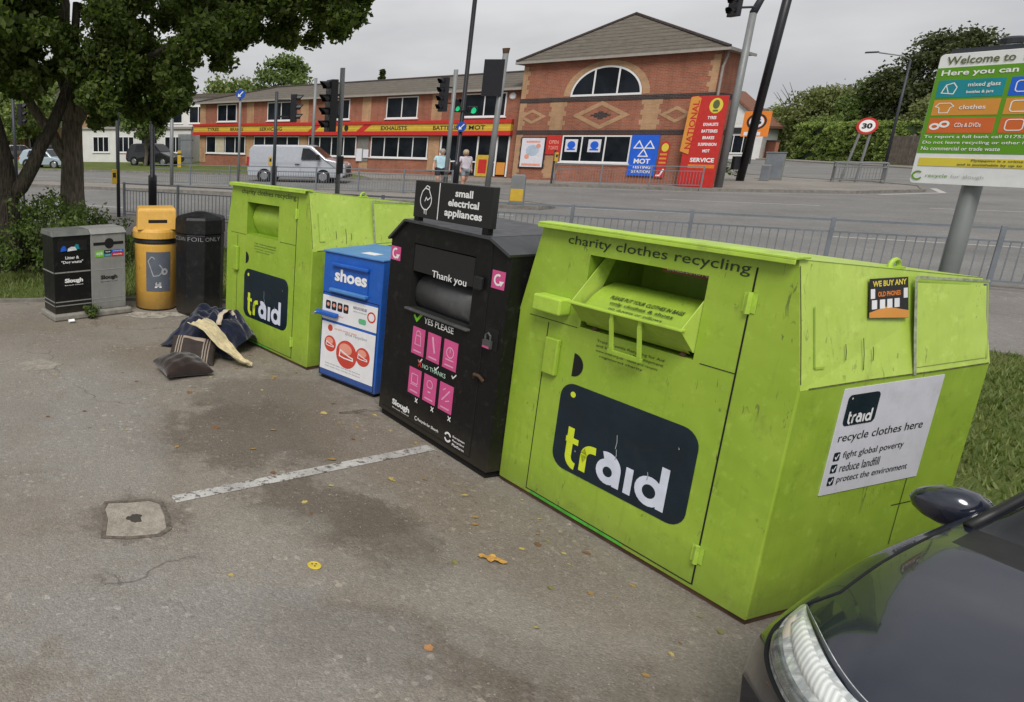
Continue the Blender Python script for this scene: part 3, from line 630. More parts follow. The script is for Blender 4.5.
for i, (xa, xb) in enumerate(((.425, .592), (.633, .80), (.843, 1.01))):
    for j, (za, zb) in enumerate(((.705, .938), (.35, .582))):
        s = MB(); s.box(xa, -.003, za, xb, -.001, zb); s = s.build('picture_card', M['pink'], t)
        k = MB(); cx, cz = (xa+xb)/2, (za+zb)/2+.02; n_ = i+3*j
        if n_ == 0: k.ribbon([(cx-.04, cz-.05), (cx-.03, cz+.03), (cx+.03, cz+.03), (cx+.04, cz-.05)], .009, .0045, FR, closed=True); k.ribbon(arc(cx, cz+.04, .03, 0, 180), .009, .005, FR)
        elif n_ == 1: k.ribbon([(cx-.02, cz+.07), (cx+.0, cz+.0), (cx+.02, cz-.06)], .022, .0045, FR)
        elif n_ == 2: k.ribbon(arc(cx, cz, .042, 0, 345), .009, .0045, FR, closed=True); k.ribbon([(cx, cz), (cx, cz+.03)], .008, .005, FR); k.ribbon([(cx-.05, cz-.06), (cx+.05, cz-.06)], .01, .0045, FR)
        elif n_ == 3: k.ribbon(rrect(cx-.042, cz-.035, cx+.042, cz+.045, .01), .009, .0045, FR, closed=True); k.ribbon([(cx-.05, cz-.05), (cx+.05, cz-.05)], .008, .0045, FR)
        elif n_ == 4: k.ribbon(arc(cx, cz+.02, .036, -50, 230), .009, .0045, FR, closed=True); k.ribbon([(cx-.018, cz-.045), (cx+.018, cz-.045)], .014, .0045, FR)
        else: k.ribbon([(cx-.045, cz-.05), (cx+.045, cz+.05)], .013, .0045, FR); k.ribbon([(cx-.04, cz+.035), (cx-.005, cz+.06)], .010, .0049, FR); k.ribbon([(cx+.0, cz-.05), (cx+.05, cz-.03)], .010, .0049, FR)
        k.ribbon([(xa+.03, za+.03), (xb-.03, za+.03)], .012, .0045, FR); k.build('pictogram', pk2, s)
        k = MB(); x_, z_ = xb-.035+.01*i, za-.04
        if j == 0: k.ribbon([(x_-.022, z_+.004), (x_-.006, z_-.014), (x_+.03, z_+.024)], .010, .004, FR)
        else: k.ribbon([(x_-.016, z_-.016), (x_+.016, z_+.022)], .010, .004, FR); k.ribbon([(x_-.016, z_+.022), (x_+.016, z_-.016)], .010, .0044, FR)
        k.build('tick_mark' if j == 0 else 'cross_mark', M['whiteletter'], t)
lettering('Slough', .215, .148, .475, .215, FR, M['whiteletter'], t, z=.004, off=.04); lettering('Borough Council', .225, .128, .47, .142, FR, M['whiteletter'], t, z=.004)
lettering('Recycle for Slough', .60, .14, .88, .172, FR, M['whiteletter'], t, z=.004)
k = MB(); k.ribbon(arc(.575, .158, .016, 60, 330), .006, .004, FR); k.ribbon(arc(1.0, .16, .035, 20, 160), .016, .004, FR); k.ribbon(arc(1.0, .16, .035, 200, 340), .016, .004, FR); k.build('loop_emblem', M['whiteletter'], t)
for k_, s_ in enumerate(('European', 'Recycling', 'Platform')): lettering(s_, 1.06, .178-.032*k_, 1.20, .20-.032*k_, FR, M['whiteletter'], t, z=.004)
# header sign on its roof
k = MB(); k.box(.285, -.002, 1.845, 1.212, .05, 2.14); hs_ = k.build('header_sign', M['blackplastic'], t, bevel=.004)
k = MB(); k.box(.30, .0, 1.795, .36, .046, 1.8445); k.box(1.13, .0, 1.795, 1.19, .046, 1.8445); k.build('sign_bracket', M['black'], t)
k = MB(); k.box(.602, -.0035, 1.85, .611, -.0025, 2.135); k.build('divider', M['whiteletter'], hs_)
for k_, (s_, x0, x1) in enumerate((('small', .80, 1.0), ('electrical', .725, 1.075), ('appliances', .69, 1.12))):
    dsc = .02 if k_ == 2 else 0
    lettering(s_, x0, 2.045-.075*k_-dsc, x1, 2.10-.075*k_, FR, M['whiteletter'], hs_, z=.004, off=.03)
k = MB(); cx, cz = .445, 2.0
k.ribbon([(cx-.055, cz+.055), (cx-.02, cz+.085), (cx+.03, cz+.075)] + arc(cx+.0, cz-.01, .07, 30, -40, 6) + [(cx+.02, cz-.085), (cx-.02, cz-.085)] + arc(cx-.0, cz-.01, .075, 230, 160, 6), .009, .004, FR, closed=True)
k.ribbon([(cx-.02, cz+.085), (cx+.0, cz+.105), (cx+.035, cz+.095), (cx+.03, cz+.075)], .008, .0044, FR); k.ribbon([(cx-.015, cz-.02), (cx+.0, cz+.012), (cx+.02, cz-.008), (cx+.055, cz+.015)], .008, .0044, FR)
k.ribbon([(cx-.012, cz-.09), (cx-.008, cz-.12)], .008, .0044, FR); k.ribbon([(cx+.012, cz-.09), (cx+.016, cz-.125)], .008, .0044, FR); k.build('plug_pictogram', M['whiteletter'], hs_)

# ------------------------------------------------------------------ shoe bank
t = thing('shoe_bank', 'small blue steel shoe bank with white stickers on its door', 'shoe bank', (1.640, 7.425, 0), -59.5)
W, D, H = .80, .72, 1.35
k = MB(); k.box(0, 0, .04, W, D, H); k.build('body', M['blue'], t, bevel=.007)
k = MB(); k.box(-.006, -.018, H+.001, W+.006, D+.006, H+.02); rf = k.build('roof', M['bluetop'], t, bevel=.006)
k = MB(); k.box(.38, .12, H+.0205, .56, .24, H+.022); k.build('roof_label', M['white'], rf)
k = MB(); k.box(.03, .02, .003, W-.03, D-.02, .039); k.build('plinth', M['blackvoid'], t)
g = MB(); g.box(.012, -.003, .055, .018, -.0008, .93); g.box(W-.028, -.003, .055, W-.022, -.0008, .93); g.box(.012, -.003, .932, W-.022, -.0008, .938); g.box(.012, -.003, .05, W-.022, -.0008, .054); g.build('door_seam', M['blackvoid'], t)
k = MB(); k.box(.145, -.012, 1.0, .625, -.001, 1.255); fl = k.build('deposit_flap', M['blue'], t, bevel=.004)
lettering('shoes', .178, 1.075, .615, 1.20, FR, M['whiteletter'], fl, z=.015, off=.035)
k = MB(); k.box(.15, -.045, 1.225, .64, -.013, 1.262); k.build('flap_top', M['blue'], fl, bevel=.01)
k = MB(); k.box(.14, -.055, .965, .64, -.001, .999); k.build('flap_handle', M['bluetop'], t, bevel=.008)
k = MB(); k.box(-.03, -.07, .70, .265, -.012, .745); k.build('lock_bar', M['blue'], t, bevel=.012)
k = MB(); k.lathe([(.018, 0), (.018, .03)], 12, frame((-.012, -.072, .712), (1, 0, 0), (0, 0, 1))); k.build('lock', M['chrome'], t)
k = MB(); k.box(.012, -.004, .655, .768, -.001, .905); s1 = k.build('upper_sticker', M['white'], t)
k = MB(); k.box(.02, -.004, .115, .765, -.001, .628); s2 = k.build('lower_sticker', M['white'], t)
k = MB()
for i in range(4): k.prism(rrect(.06+.085*i, .765, .13+.085*i, .855, .015), .0045, .005, FR)
k.build('photo_print', M['inkblack'], s1)
k = MB()
for i in range(4): k.disc(.095+.085*i, .815, .02, .0056, FR)
k.build('photo_figure', M['salmon'], s1)
lettering('REDUCE REUSE', .45, .835, .63, .862, FR, M['inkblack'], s1, z=.005); lettering('recycle your shoes here', .45, .80, .63, .822, FR, M['greyletter'], s1, z=.005)
k = MB(); k.prism(rrect(.53, .70, .63, .755, .02), .0045, .005, FR); k.build('green_badge', plain('mint_print', (.12, .45, .22), .5), s1)
lettering('thank you', .08, .70, .32, .73, FR, M['salmon'], s1, z=.005)
k = MB(); k.disc(.695, .795, .055, .005, FR); bd = k.build('round_badge', M['redball'], s1); k = MB(); k.disc(.695, .795, .038, .0056, FR); k.disc(.695, .795, .016, .0062, FR); k.build('badge_ring', M['white'], bd)
for (x, z, r_) in ((.155, .405, .085), (.395, .345, .145), (.618, .375, .095)):
    k = MB(); k.disc(x, z, r_, .005 + r_*.004, FR, n=32); bl = k.build('red_ball', M['redball'], s2)
    k = MB(); k.disc(x-.1*r_, z+.35*r_, r_*.62, .0058+r_*.004, FR, ry=r_*.42); k.build('ball_shine', M['salmon'], bl)
    k = MB(); k.ribbon([(x-.65*r_, z-.22*r_), (x-.6*r_, z+.22*r_), (x-.25*r_, z+.1*r_), (x+.25*r_, z-.08*r_), (x+.62*r_, z-.14*r_), (x+.65*r_, z-.3*r_), (x-.2*r_, z-.3*r_)], r_*.09, .007+r_*.004, FR, closed=True); k.build('shoe_outline', M['whiteletter'], bl)
k = MB(); k.disc(.145, .572, .035, .005, FR); k.build('round_badge', M['redball'], s2)
lettering('shoe recycling', .36, .535, .66, .575, FR, M['greyletter'], s2, z=.005); lettering('put pairs together please', .21, .565, .52, .59, FR, M['salmon'], s2, z=.005)
for k_ in range(2): lettering('keep shoes clean and dry, tie the laces', .10, .18-.03*k_, .60, .198-.03*k_, FR, M['greyletter'], s2, z=.005)

# ------------------------------------------------------------------ foil bin, yellow bin, twin litter bin
t = thing('foil_bin', 'tall black octagonal plastic bin chalked CLEAN FOIL ONLY', 'bin', (.50, 10.36, 0), -14)
oc = lambda r_: r_
k = MB(); k.lathe([(.315, .012), (.345, .05), (.352, 1.14), (.352, 1.16)], 8, a0=PI/8); k.build('body', M['foil'], t, bevel=.012)
k = MB(); k.lathe([(.352, 1.165), (.362, 1.17), (.358, 1.36), (.335, 1.395), (.06, 1.46)], 8, a0=PI/8); k.build('lid', M['foil'], t, bevel=.02)
for a, s_, x0, x1 in ((-112.5+22.5, 'FOIL', -.11, .11), (-135, 'CLEAN', -.13, .12), (-45, 'ONLY', -.13, .11)):
    rr = .352*math.cos(PI/8)+.001; n_ = Vector((math.cos(R(a)), math.sin(R(a)), 0)); F_ = frame(n_*rr + Vector((0, 0, 1.075)), (-n_.y, n_.x, 0), (0, 0, 1))
    lettering(s_, x0, 0, x1, .055, F_, M['greyletter'], t, z=.003, off=-.02)
t = thing('litter_bin', 'yellow round litter bin with a domed hood and grey bottle panel', 'bin', (-.13, 10.72, 0), 4)
k = MB(); k.lathe([(.29, .012), (.31, .03), (.318, .95), (.318, 1.0)], 36); o_ = k.build('body', M['yellowbin'], t, smooth=True)
k = MB(); k.lathe([(.30, .001), (.30, .011)], 28); k.build('base', M['blackvoid'], t)
k = MB(); k.lathe([(.327, .985), (.33, 1.0), (.325, 1.045), (.30, 1.05)], 36); k.build('liner_bag', M['blackplastic'], t)
k = MB(); k.lathe([(.345, 1.055), (.345, 1.15), (.33, 1.19), (.2, 1.20)], 36); k.build('rim', M['yellowbin'], t, bevel=.006)
k = MB(); k.prism([(-.29, 1.19), (.25, 1.19), (.20, 1.37), (.19, 1.45), (.13, 1.485), (-.19, 1.485), (-.26, 1.45)], -.29, .29, frame((0, 0, 0), (0, 1, 0), (0, 0, 1)))
hd = MB(); hd.add([(-.285,-.27,1.19),(.285,-.27,1.19),(.285,.25,1.19),(-.285,.25,1.19),(-.275,-.235,1.46),(.275,-.235,1.46),(.275,.23,1.46),(-.275,.23,1.46),(-.255,-.21,1.49),(.255,-.21,1.49),(.255,.20,1.49),(-.255,.20,1.49)],
    [(0,1,5,4),(1,2,6,5),(2,3,7,6),(3,0,4,7),(4,5,9,8),(5,6,10,9),(6,7,11,10),(7,4,8,11),(8,9,10,11)]); h_ = hd.build('hood', M['yellowbin'], t, bevel=.018)
FH = frame((0, -.262, 1.235), (1, 0, 0), (0, .045, .26))
k = MB(); k.prism(rrect(-.125, .045, .145, .13, .006), .0045, .006, FH); k.build('slot', M['blackvoid'], h_)
lettering('LITTER', -.16, .17, .15, .215, FH, plain('faded_amber', (.36, .17, .02), .6), h_, z=.0045)
def curved(x0, x1, z0, z1, r_, name, m, par, n=10, c=0):
    mb = MB(); a0, a1 = x0/r_, x1/r_
    vs = [(r_*math.sin(a0+(a1-a0)*i/n), -r_*math.cos(a0+(a1-a0)*i/n), z) for z in (z0, z1) for i in range(n+1)]
    mb.add(vs, [(i, i+1, n+2+i, n+1+i) for i in range(n)]); return mb.build(name, m, par)
pn = curved(-.17, .20, .30, .87, .322, 'bottle_panel', M['greypanel'], t)
def wrap(mb, r_):
    mb.v = [(r_*math.sin(x/r_)*1, -r_*math.cos(x/r_), z) for x, z in [(p[0], p[2]) for p in mb.v]]; return mb
k = MB(); k.ribbon([(-.14, .74), (-.09, .80), (-.065, .795), (.05, .66), (.09, .60), (.02, .53), (-.06, .52)], .014, 0, FR, closed=True); k.ribbon(arc(.105, .585, .035, 0, 340, 12), .03, 0, FR, closed=True); wrap(k, .325).build('bottle_outline', M['greyletter'], pn)
k = MB(); k.ribbon([(-.165, .475), (.195, .475)], .007, 0, FR); wrap(k, .3245).build('rule', M['greyletter'], pn)
k = MB(); text_into(k, 'full', -.03, .37, .05, .43, FR); k.ribbon([(-.04, .36), (.06, .36)], .02, 0, FR); wrap(k, .325).build('lettering', M['whiteletter'], pn)
t = thing('twin_litter_bin', 'square twin litter bin, one half black and the other grey, beside the shrub', 'bin', (-1.517, 9.845, 0), 28.6)
W, D = 1.10, .44
k = MB(); k.box(-.05, -.09, .002, W+.04, D+.04, .085); k.build('plinth', M['concrete'], t, bevel=.02)
k = MB(); k.box(0, 0, .087, .545, D, 1.16); bl = k.build('black_half', M['black'], t, bevel=.008)
k = MB(); k.box(.549, 0, .087, W-.02, D, 1.16); gl = k.build('grey_half', M['silver'], t, bevel=.008)
k = MB(); k.add([(-.02,-.02,1.163),(.547,-.02,1.163),(.547,D+.02,1.163),(-.02,D+.02,1.163),(-.01,.06,1.235),(.547,.06,1.235),(.547,D,1.235),(-.01,D,1.235)], [(0,3,2,1),(4,5,6,7),(0,1,5,4),(1,2,6,5),(2,3,7,6),(3,0,4,7)]); k.build('lid', plain('dull_lid', (.12, .125, .115), .6, dirt=.6, var=.3), t, bevel=.01)
k = MB(); k.add([(.549,-.02,1.163),(W,-.02,1.163),(W,D+.02,1.163),(.549,D+.02,1.163),(.549,.06,1.235),(W-.01,.06,1.235),(W-.01,D,1.235),(.549,D,1.235)], [(0,3,2,1),(4,5,6,7),(0,1,5,4),(1,2,6,5),(2,3,7,6),(3,0,4,7)]); k.build('lid', M['silver'], t, bevel=.01)
k = MB(); k.box(.06, -.004, .95, .49, -.001, 1.10); op = k.build('opening', M['blackvoid'], bl)
for (x, z, w_, h_, m_) in ((.10, .955, .09, .07, M['mot']), (.20, .955, .14, .055, M['white']), (.29, .97, .09, .07, M['teal']), (.37, .955, .07, .05, M['inkblack'])):
    k = MB(); k.add([(x, -.012, z), (x+w_, -.012, z+.01), (x+w_*.8, -.014, z+h_), (x+w_*.4, -.018, z+h_*1.15), (x+.01, -.012, z+h_*.7)], [(0, 1, 2, 3, 4)]); k.build('litter_scrap', m_, op)
for z, h_, m_ in ((.655, .018, M['silver']), (.245, .015, M['silver']), (.19, .015, M['silver'])):
    k = MB(); k.box(.006, -.004, z, .54, -.001, z+h_); k.box(-.004, .01, z, -.001, D-.01, z+h_); k.build('band', m_, bl)
lettering('Litter &', .17, .845, .37, .885, FR, M['whiteletter'], bl, z=.003); lettering('"Dog waste"', .11, .775, .43, .825, FR, M['whiteletter'], bl, z=.003)
lettering('Slough', .15, .50, .42, .575, FR, M['whiteletter'], bl, z=.003, off=.05); lettering('Borough Council', .15, .472, .42, .488, FR, M['whiteletter'], bl, z=.003)
lettering('Slough', .69, .50, .95, .575, FR, M['inkblack'], gl, z=.003, off=.05); lettering('Borough Council', .69, .472, .95, .488, FR, M['inkblack'], gl, z=.003)
k = MB(); k.box(.59, -.004, 1.005, 1.05, -.0012, 1.045); k.disc(.83, 1.025, .072, .0048, FR); k.build('opening', M['blackvoid'], gl)
for x0, x1, z0, z1, c_ in ((.61, .745, .84, .93, M['limegreen']), (.75, .865, .88, .93, M['navy']), (.75, .865, .84, .878, M['teal']), (.87, 1.05, .89, .93, M['mot']), (.87, 1.05, .835, .888, M['red'])):
    k = MB(); k.box(x0, -.004, z0, x1, -.0012, z1); lb = k.build('colour_label', c_, gl); lettering('recycle', x0+.02, z0+.012, x1-.02, z1-.012, FR, M['whiteletter'], lb, z=.0046)
for z in (.655, .245, .19):
    k = MB(); k.box(.56, -.003, z, W-.03, -.001, z+.006); k.build('seam', M['greyletter'], gl)
# ------------------------------------------------------------------ tyre centre: long two storey wing and taller gabled block
UX, UY = .65, -.76; BANG = math.degrees(math.atan2(UY, UX))
t = thing('tyre_centre', 'long red brick tyre and MOT centre with yellow fascia, buff quoins and arched window', 'building', (19.8, 42.5, 0), BANG)
WM, DM, HM = 8.98, 4.0, 6.3          # taller block
WL, DL, HW = 26.4, 9.0, 4.98          # wing, to the left (negative x), set back a little
SB = .35
def win(par, x0, z0, x1, z1, lights, y=0, name='window', transom=None, sill=True):
    k = MB(); f = .065
    k.box(x0, y-.035, z0, x1, y-.002, z0+f); k.box(x0, y-.035, z1-f, x1, y-.002, z1); 
    n = len(lights); xs = [x0] + [x0+(x1-x0)*q for q in lights] + [x1]
    for i, x in enumerate(xs):
        a = x if i == 0 else x-f if i == len(xs)-1 else x-f/2
        k.box(a, y-.0349, z0+f, a+f, y-.0021, z1-f)
    w_ = k.build(name, M['upvc'], par)
    g = MB(); g.box(x0+.03, y-.018, z0+.03, x1-.03, y-.0015, z1-.03); g.build('pane', M['glass'], w_)
    if sill:
        g = MB(); g.box(x0-.08, y-.09, z0-.07, x1+.08, y-.002, z0-.003); g.build('sill', M['upvc'], w_)
    return w_
# walls
k = MB(); k.box(0, 0, -.1, WM, DM, HM); k.build('wall', M['brick'], t)
k = MB(); k.box(-WL, SB, -.1, -.002, SB+DL, HW); k.build('wing_wall', M['brick'], t)
# bands and quoins of the block
for z in (2.52, 4.20):
    k = MB(); k.box(-.02, -.03, z, WM+.02, -.002, z+.22); k.box(WM+.002, -.03, z, WM+.03, DM, z+.22); k.build('brick_band', M['darkbrick'], t)
def quoin(x0, x1, z0, z1, par, y=0, right=True, left=True, d=.012):
    k = MB(); n = max(1, round((z1-z0)/.225)); h = (z1-z0)/n
    for i in range(n):
        e = .11 if i % 2 else 0; k.box(x0-(e if left else 0), y-d, z0+i*h, x1+(e if right else 0), y-.001, z0+(i+1)*h)
    return k.build('quoin', M['buff'], par)
for z0, z1 in ((.2, 2.515), (2.745, 4.195), (4.425, 6.1)):
    quoin(.002, .26, z0, z1, t, left=False); quoin(WM-.28, WM-.004, z0, z1, t, right=False)
for x0, x1 in ((1.72, 2.38), (6.12, 6.80)): quoin(x0, x1, 2.745, 4.195, t)
quoin(1.72, 2.3, .2, 1.4, t)
def diamond(cx, cz, w_, h_, bw, m):
    k = MB(); k.ribbon([(cx-w_, cz), (cx, cz+h_), (cx+w_, cz), (cx, cz-h_)], bw, .013, FR, closed=True); return k.build('brick_diamond', m, t)
diamond(4.2, 3.48, 1.16, .60, .2, M['buff']); diamond(.74, 3.47, .60, .31, .15, M['buff']); diamond(7.55, 3.46, .55, .31, .15, M['buff'])
k = MB()
for i, wd in enumerate((.25, .62, .95, .62, .25)): k.box(4.2-wd/2, -.012, 3.30+i*.075, 4.2+wd/2, -.001, 3.374+i*.075)
k.build('brick_motif', M['darkbrick'], t)
# arched window with buff surround (half ellipse-like segment)
cx, zb = 4.27, 4.47; rx, rz = 1.63, 1.40
outer = arc(cx, zb, 2.02, 0, 180, 28, 1.70); inner = arc(cx, zb, rx+.06, 0, 180, 28, rz+.05)
k = MB(); vs = [(x, -.014, z) for x, z in outer] + [(x, -.014, z) for x, z in inner]; n = 29
k.add(vs, [(i, i+1, n+i+1, n+i) for i in range(n-1)]); k.build('arch_surround', M['buff'], t)
g = MB(); g.add([(x, -.012, z) for x, z in arc(cx, zb, rx, 0, 180, 28, rz)], [tuple(range(29))]); ar = g.build('arched_window', M['glass'], t)
k = MB(); k.ribbon(arc(cx, zb, rx, 0, 180, 28, rz), .09, .03, FR); k.ribbon([(cx-rx-.04, zb+.02), (cx+rx+.04, zb+.02)], .1, .032, FR); k.ribbon([(cx-.58, zb), (cx-.58, zb+rz*.93)], .08, .031, FR); k.ribbon([(cx+.55, zb), (cx+.55, zb+rz*.94)], .08, .031, FR); k.build('frame', M['upvc'], ar)
wn = win(t, 2.50, 1.09, 5.82, 2.47, (.30, .64))
for x in (2.68, 3.82):
    k = MB(); k.box(x, -.04, 1.62, x+.62, -.036, 2.27); nb = k.build('window_poster', M['board'], wn)
    k = MB(); k.disc(x+.31, 1.98, .2, .042, FR); k.ribbon([(x+.1, 1.75), (x+.52, 1.75)], .09, .042, FR); k.build('poster_print', M['mot'], nb)
# side wall: downpipe
k = MB(); k.tube([(WM+.12, .35, HM), (WM+.14, .3, HM-.25), (WM+.07, .18, HM-.75), (WM+.07, .18, .1)], .06, 8); k.build('downpipe', M['gutter'], t)
# hipped roof of the block
def hip(par, x0, x1, y0, y1, z, h, hipd, ridge_axis, ov=.35, name='roof'):
    k = MB(); x0 -= ov; x1 += ov; y0 -= ov; y1 += ov
    if ridge_axis == 'y':
        cx_ = (x0+x1)/2; a, b = (cx_, y0+hipd, z+h), (cx_, y1-hipd, z+h)
        k.add([(x0,y0,z),(x1,y0,z),(x1,y1,z),(x0,y1,z),a,b], [(0,1,4),(1,2,5,4),(2,3,5),(3,0,4,5),(3,2,1,0)])
    else:
        cy_ = (y0+y1)/2; a, b = (x0+hipd, cy_, z+h), (x1-.0, cy_, z+h)
        k.add([(x0,y0,z),(x1,y0,z),(x1,y1,z),(x0,y1,z),a,b], [(0,1,5,4),(1,2,5),(2,3,4,5),(3,0,4),(3,2,1,0)])
    r_ = k.build(name, M['tile'], par)
    return r_, a, b, (x0, x1, y0, y1)
rf, a, b, (x0, x1, y0, y1) = hip(t, 0, WM, 0, DM, HM+.04, 2.16, 2.3, 'y')
k = MB(); k.box(x0, y0-.03, HM-.06, x1, y0+.02, HM+.06); k.box(x1-.03, y0, HM-.06, x1+.03, y1, HM+.06); k.box(x0-.03, y0+.02, HM-.06, x0+.02, y1, HM+.06); k.box(x0+.02, y0+.02, HM-.02, x1-.03, y1, HM+.035); k.build('gutter', M['gutter'], t)
k = MB()
for c_ in ((x0, y0), (x1, y0)): k.tube([(c_[0], c_[1], HM+.1), (a[0], a[1], a[2]+.03)], .07, 6)
k.tube([(a[0], a[1], a[2]+.03), (b[0], b[1], b[2]+.03)], .08, 6); k.build('ridge_tiles', M['darkbrick'], rf)
# wing roof
rf, a, b, (x0, x1, y0, y1) = hip(t, -WL, -.36, SB, SB+DL, HW+.06, 1.18, 4.7, 'x', .33, 'wing_roof')
k = MB(); k.box(x0, y0-.04, HW-.05, x1, y0+.03, HW+.07); k.box(x0-.03, y0+.03, HW-.05, x0+.03, y1, HW+.07); k.box(x0+.03, y0+.03, HW-.05, x1, SB-.002, HW+.04); k.build('gutter', M['gutter'], t)
k = MB(); k.tube([(x0, y0, HW+.1), (a[0], a[1], a[2]+.03)], .07, 6); k.tube([(a[0], a[1], a[2]+.03), (x1, b[1], b[2]+.03)], .08, 6); k.build('ridge_tiles', M['darkbrick'], rf)
for x in (-1.1, -2.2):
    k = MB(); k.box(x-.3, 7.2, 5.6, x+.3, 7.8, 7.0); k.lathe([(.12, 7.0), (.10, 7.35)], 8, T(x-.12, 7.5, 0)); k.lathe([(.12, 7.0), (.10, 7.35)], 8, T(x+.14, 7.5, 0)); k.build('chimney', M['darkbrick'], t)
# wing: pilasters, windows, fascia
yw = SB
for x0, x1 in ((-26.38, -25.7), (-21.1, -20.38), (-15.8, -15.1), (-10.6, -9.92), (-5.55, -4.85)):
    for z0, z1 in ((.3, 2.44), (3.36, HW-.06)):
        k = MB(); k.box(x0, yw-.03, z0, x1, yw-.001, z1); k.build('pilaster', M['buff'], t)
for x0, x1, li in ((-24.35, -22.2, (.5,)), (-19.0, -16.3, (.5,)), (-13.3, -11.6, (.5,)), (-8.75, -6.5, (.5,)), (-3.5, -.95, (.5,))): win(t, x0, 3.52, x1, 4.84, li, yw)
for x0, x1, li in ((-25.6, -21.2, (.25, .5, .75)), (-20.3, -15.85, (.25, .5, .75)), (-15.0, -10.9, (.25, .5, .75)), (-9.75, -5.6, (.25, .5, .75))): 
    o_ = win(t, x0, 1.06, x1, 2.40, li, yw)
    if x0 < -25:
        k = MB(); k.box(x0+1.15, yw-.038, 1.14, x0+2.1, yw-.036, 2.34); k.build('blind', plain('cream_blind', (.48, .43, .32), .8), o_)
k = MB(); k.box(-4.75, yw-.02, .15, -.5, yw-.0015, 2.41); gl = k.build('shopfront_glazing', M['glass'], t)
k = MB()
for x in (-4.75, -3.55, -2.4, -1.25, -.56): k.box(x, yw-.06, .15, x+.09, yw-.0205, 2.41)
k.box(-4.75, yw-.0601, .9, -1.25, yw-.0206, .98); k.build('frame', M['upvc'], gl)
k = MB(); k.box(-1.12, yw-.032, .25, -.62, yw-.0208, .95); k.build('door_poster', M['boardorange'], gl)
k = MB(); k.box(-2.3, yw-.16, .12, -1.5, yw-.1, 1.35); k.build('pavement_board', M['yellow'], gl)
k = MB(); k.box(-2.15, yw-.165, .3, -1.65, yw-.161, 1.1); k.build('shop_display', M['red'], gl)
yf = yw-.28
k = MB(); k.box(-26.9, yf, 2.72, -.42, yw-.032, 3.16); fs = k.build('fascia', M['yellow'], t)
k = MB(); k.box(-26.95, yf-.06, 3.165, -.38, yw-.033, 3.36); k.box(-26.95, yf-.06, 2.47, -.38, yw-.033, 2.715); k.build('fascia_trim', M['red'], fs)
k = MB(); k.box(-26.85, yf-.004, 2.90, -.5, yf-.001, 2.94); k.build('fascia_line', M['boardyellow'], fs)
FF = T(0, yf-.006, 0) @ FR
for s_, x0, x1 in (('TYRES', -25.2, -23.9), ('BRAKES', -22.6, -21.2), ('SERVICING', -19.5, -17.3), ('EXHAUSTS', -8.9, -7.0), ('BATTERIES', -5.2, -3.4), ('MOT', -2.9, -1.9)):
    lettering(s_, x0, 2.79, x1, 3.04, FF, M['inkblack'], fs, off=.02)
for xc in (-14.4, -10.3):
    k = MB(); k.add([(xc-.5, yf-.005, 2.722), (xc+.1, yf-.005, 2.722), (xc+.7, yf-.005, 3.158), (xc+.1, yf-.005, 3.158)], [(0, 1, 2, 3)]); k.build('fascia_stripe', M['red'], fs)
k = MB(); k.box(-13.3, yf-.005, 2.722, -12.2, yf-.001, 3.158); k.build('fascia_panel', M['orange'], fs)
k = MB(); k.disc(-11.6, 2.94, .17, .008, FF, ry=.2); k.build('fascia_emblem', M['inkblack'], fs)
# grey window shutter panels and notices by the wing entrance
k = MB(); k.box(-10.75, yw-.07, .75, -9.9, yw-.036, 2.42); k.build('notice_panel', plain('weathered_panel', (.17, .165, .15), .8, dirt=.5), t)
k = MB(); k.box(-10.8, yw-.12, .78, -10.35, yw-.0705, 1.6); k.build('notice', M['board'], t)
k = MB(); k.box(-10.25, yw-.12, 1.0, -9.85, yw-.0705, 1.55); k.build('notice', M['board'], t)
# satellite-dish like alarm box
k = MB(); k.lathe([(.2, 0), (.19, .05), (.12, .09)], 12, frame((-.62, yw-.002, 4.62), (1, 0, 0), (0, 0, 1))); k.build('alarm_box', M['upvc'], t)
# signs hung on and stood by the block
def local(x, y, z=0):
    return (19.8 + UX*x/ math.hypot(UX, UY) - UY*y/math.hypot(UX, UY)*1, 42.5 + UY*x/math.hypot(UX, UY) + UX*y/math.hypot(UX, UY), z)
s = thing('sign_board', 'blue MOT testing station board with three white triangles', 'sign', local(5.85, -.07, .5), BANG)
k = MB(); k.box(0, -.02, 0, 1.22, .03, 2.0); pn = k.build('panel', M['mot'], s)
k = MB()
for cx_, cz in ((.36, 1.38), (.84, 1.38), (.60, .98)):
    k.ribbon([(cx_-.2, cz-.02), (cx_+.2, cz-.02), (cx_, cz+.32)], .05, .024, FR, closed=True)
k.build('triangles', M['whiteletter'], pn)
lettering('MOT', .24, .60, .96, .84, FR, M['whiteletter'], pn, z=.024, off=.03); lettering('TESTING', .2, .36, 1.02, .5, FR, M['whiteletter'], pn, z=.024, off=.02); lettering('STATION', .2, .14, 1.02, .28, FR, M['whiteletter'], pn, z=.024, off=.02)
s = thing('poster_board', 'white framed advertising poster on the brick wall beside the small red sign', 'poster', local(.33, -.05, .71), BANG)
k = MB(); k.box(0, -.03, 0, 1.34, .02, 1.68); k.build('frame', M['inkblack'], s)
k = MB(); k.box(.06, -.036, .06, 1.28, -.031, 1.62); pp = k.build('print', M['board'], s)
k = MB(); k.disc(.67, .95, .35, .038, FR, ry=.3); k.build('picture', plain('pale_blue_print', (.40, .48, .58), .5), pp)
k = MB(); k.ribbon([(.15, .18), (1.18, .18)], .12, .038, FR); k.ribbon([(.3, 1.42), (1.05, 1.42)], .1, .038, FR); k.disc(.4, .62, .13, .041, FR); k.disc(.98, 1.2, .12, .041, FR); k.build('print_detail', M['salmon'], pp)
s = thing('wall_sign', 'small red notice between the framed poster and the ground floor window', 'sign', local(1.69, -.03, 1.47), BANG)
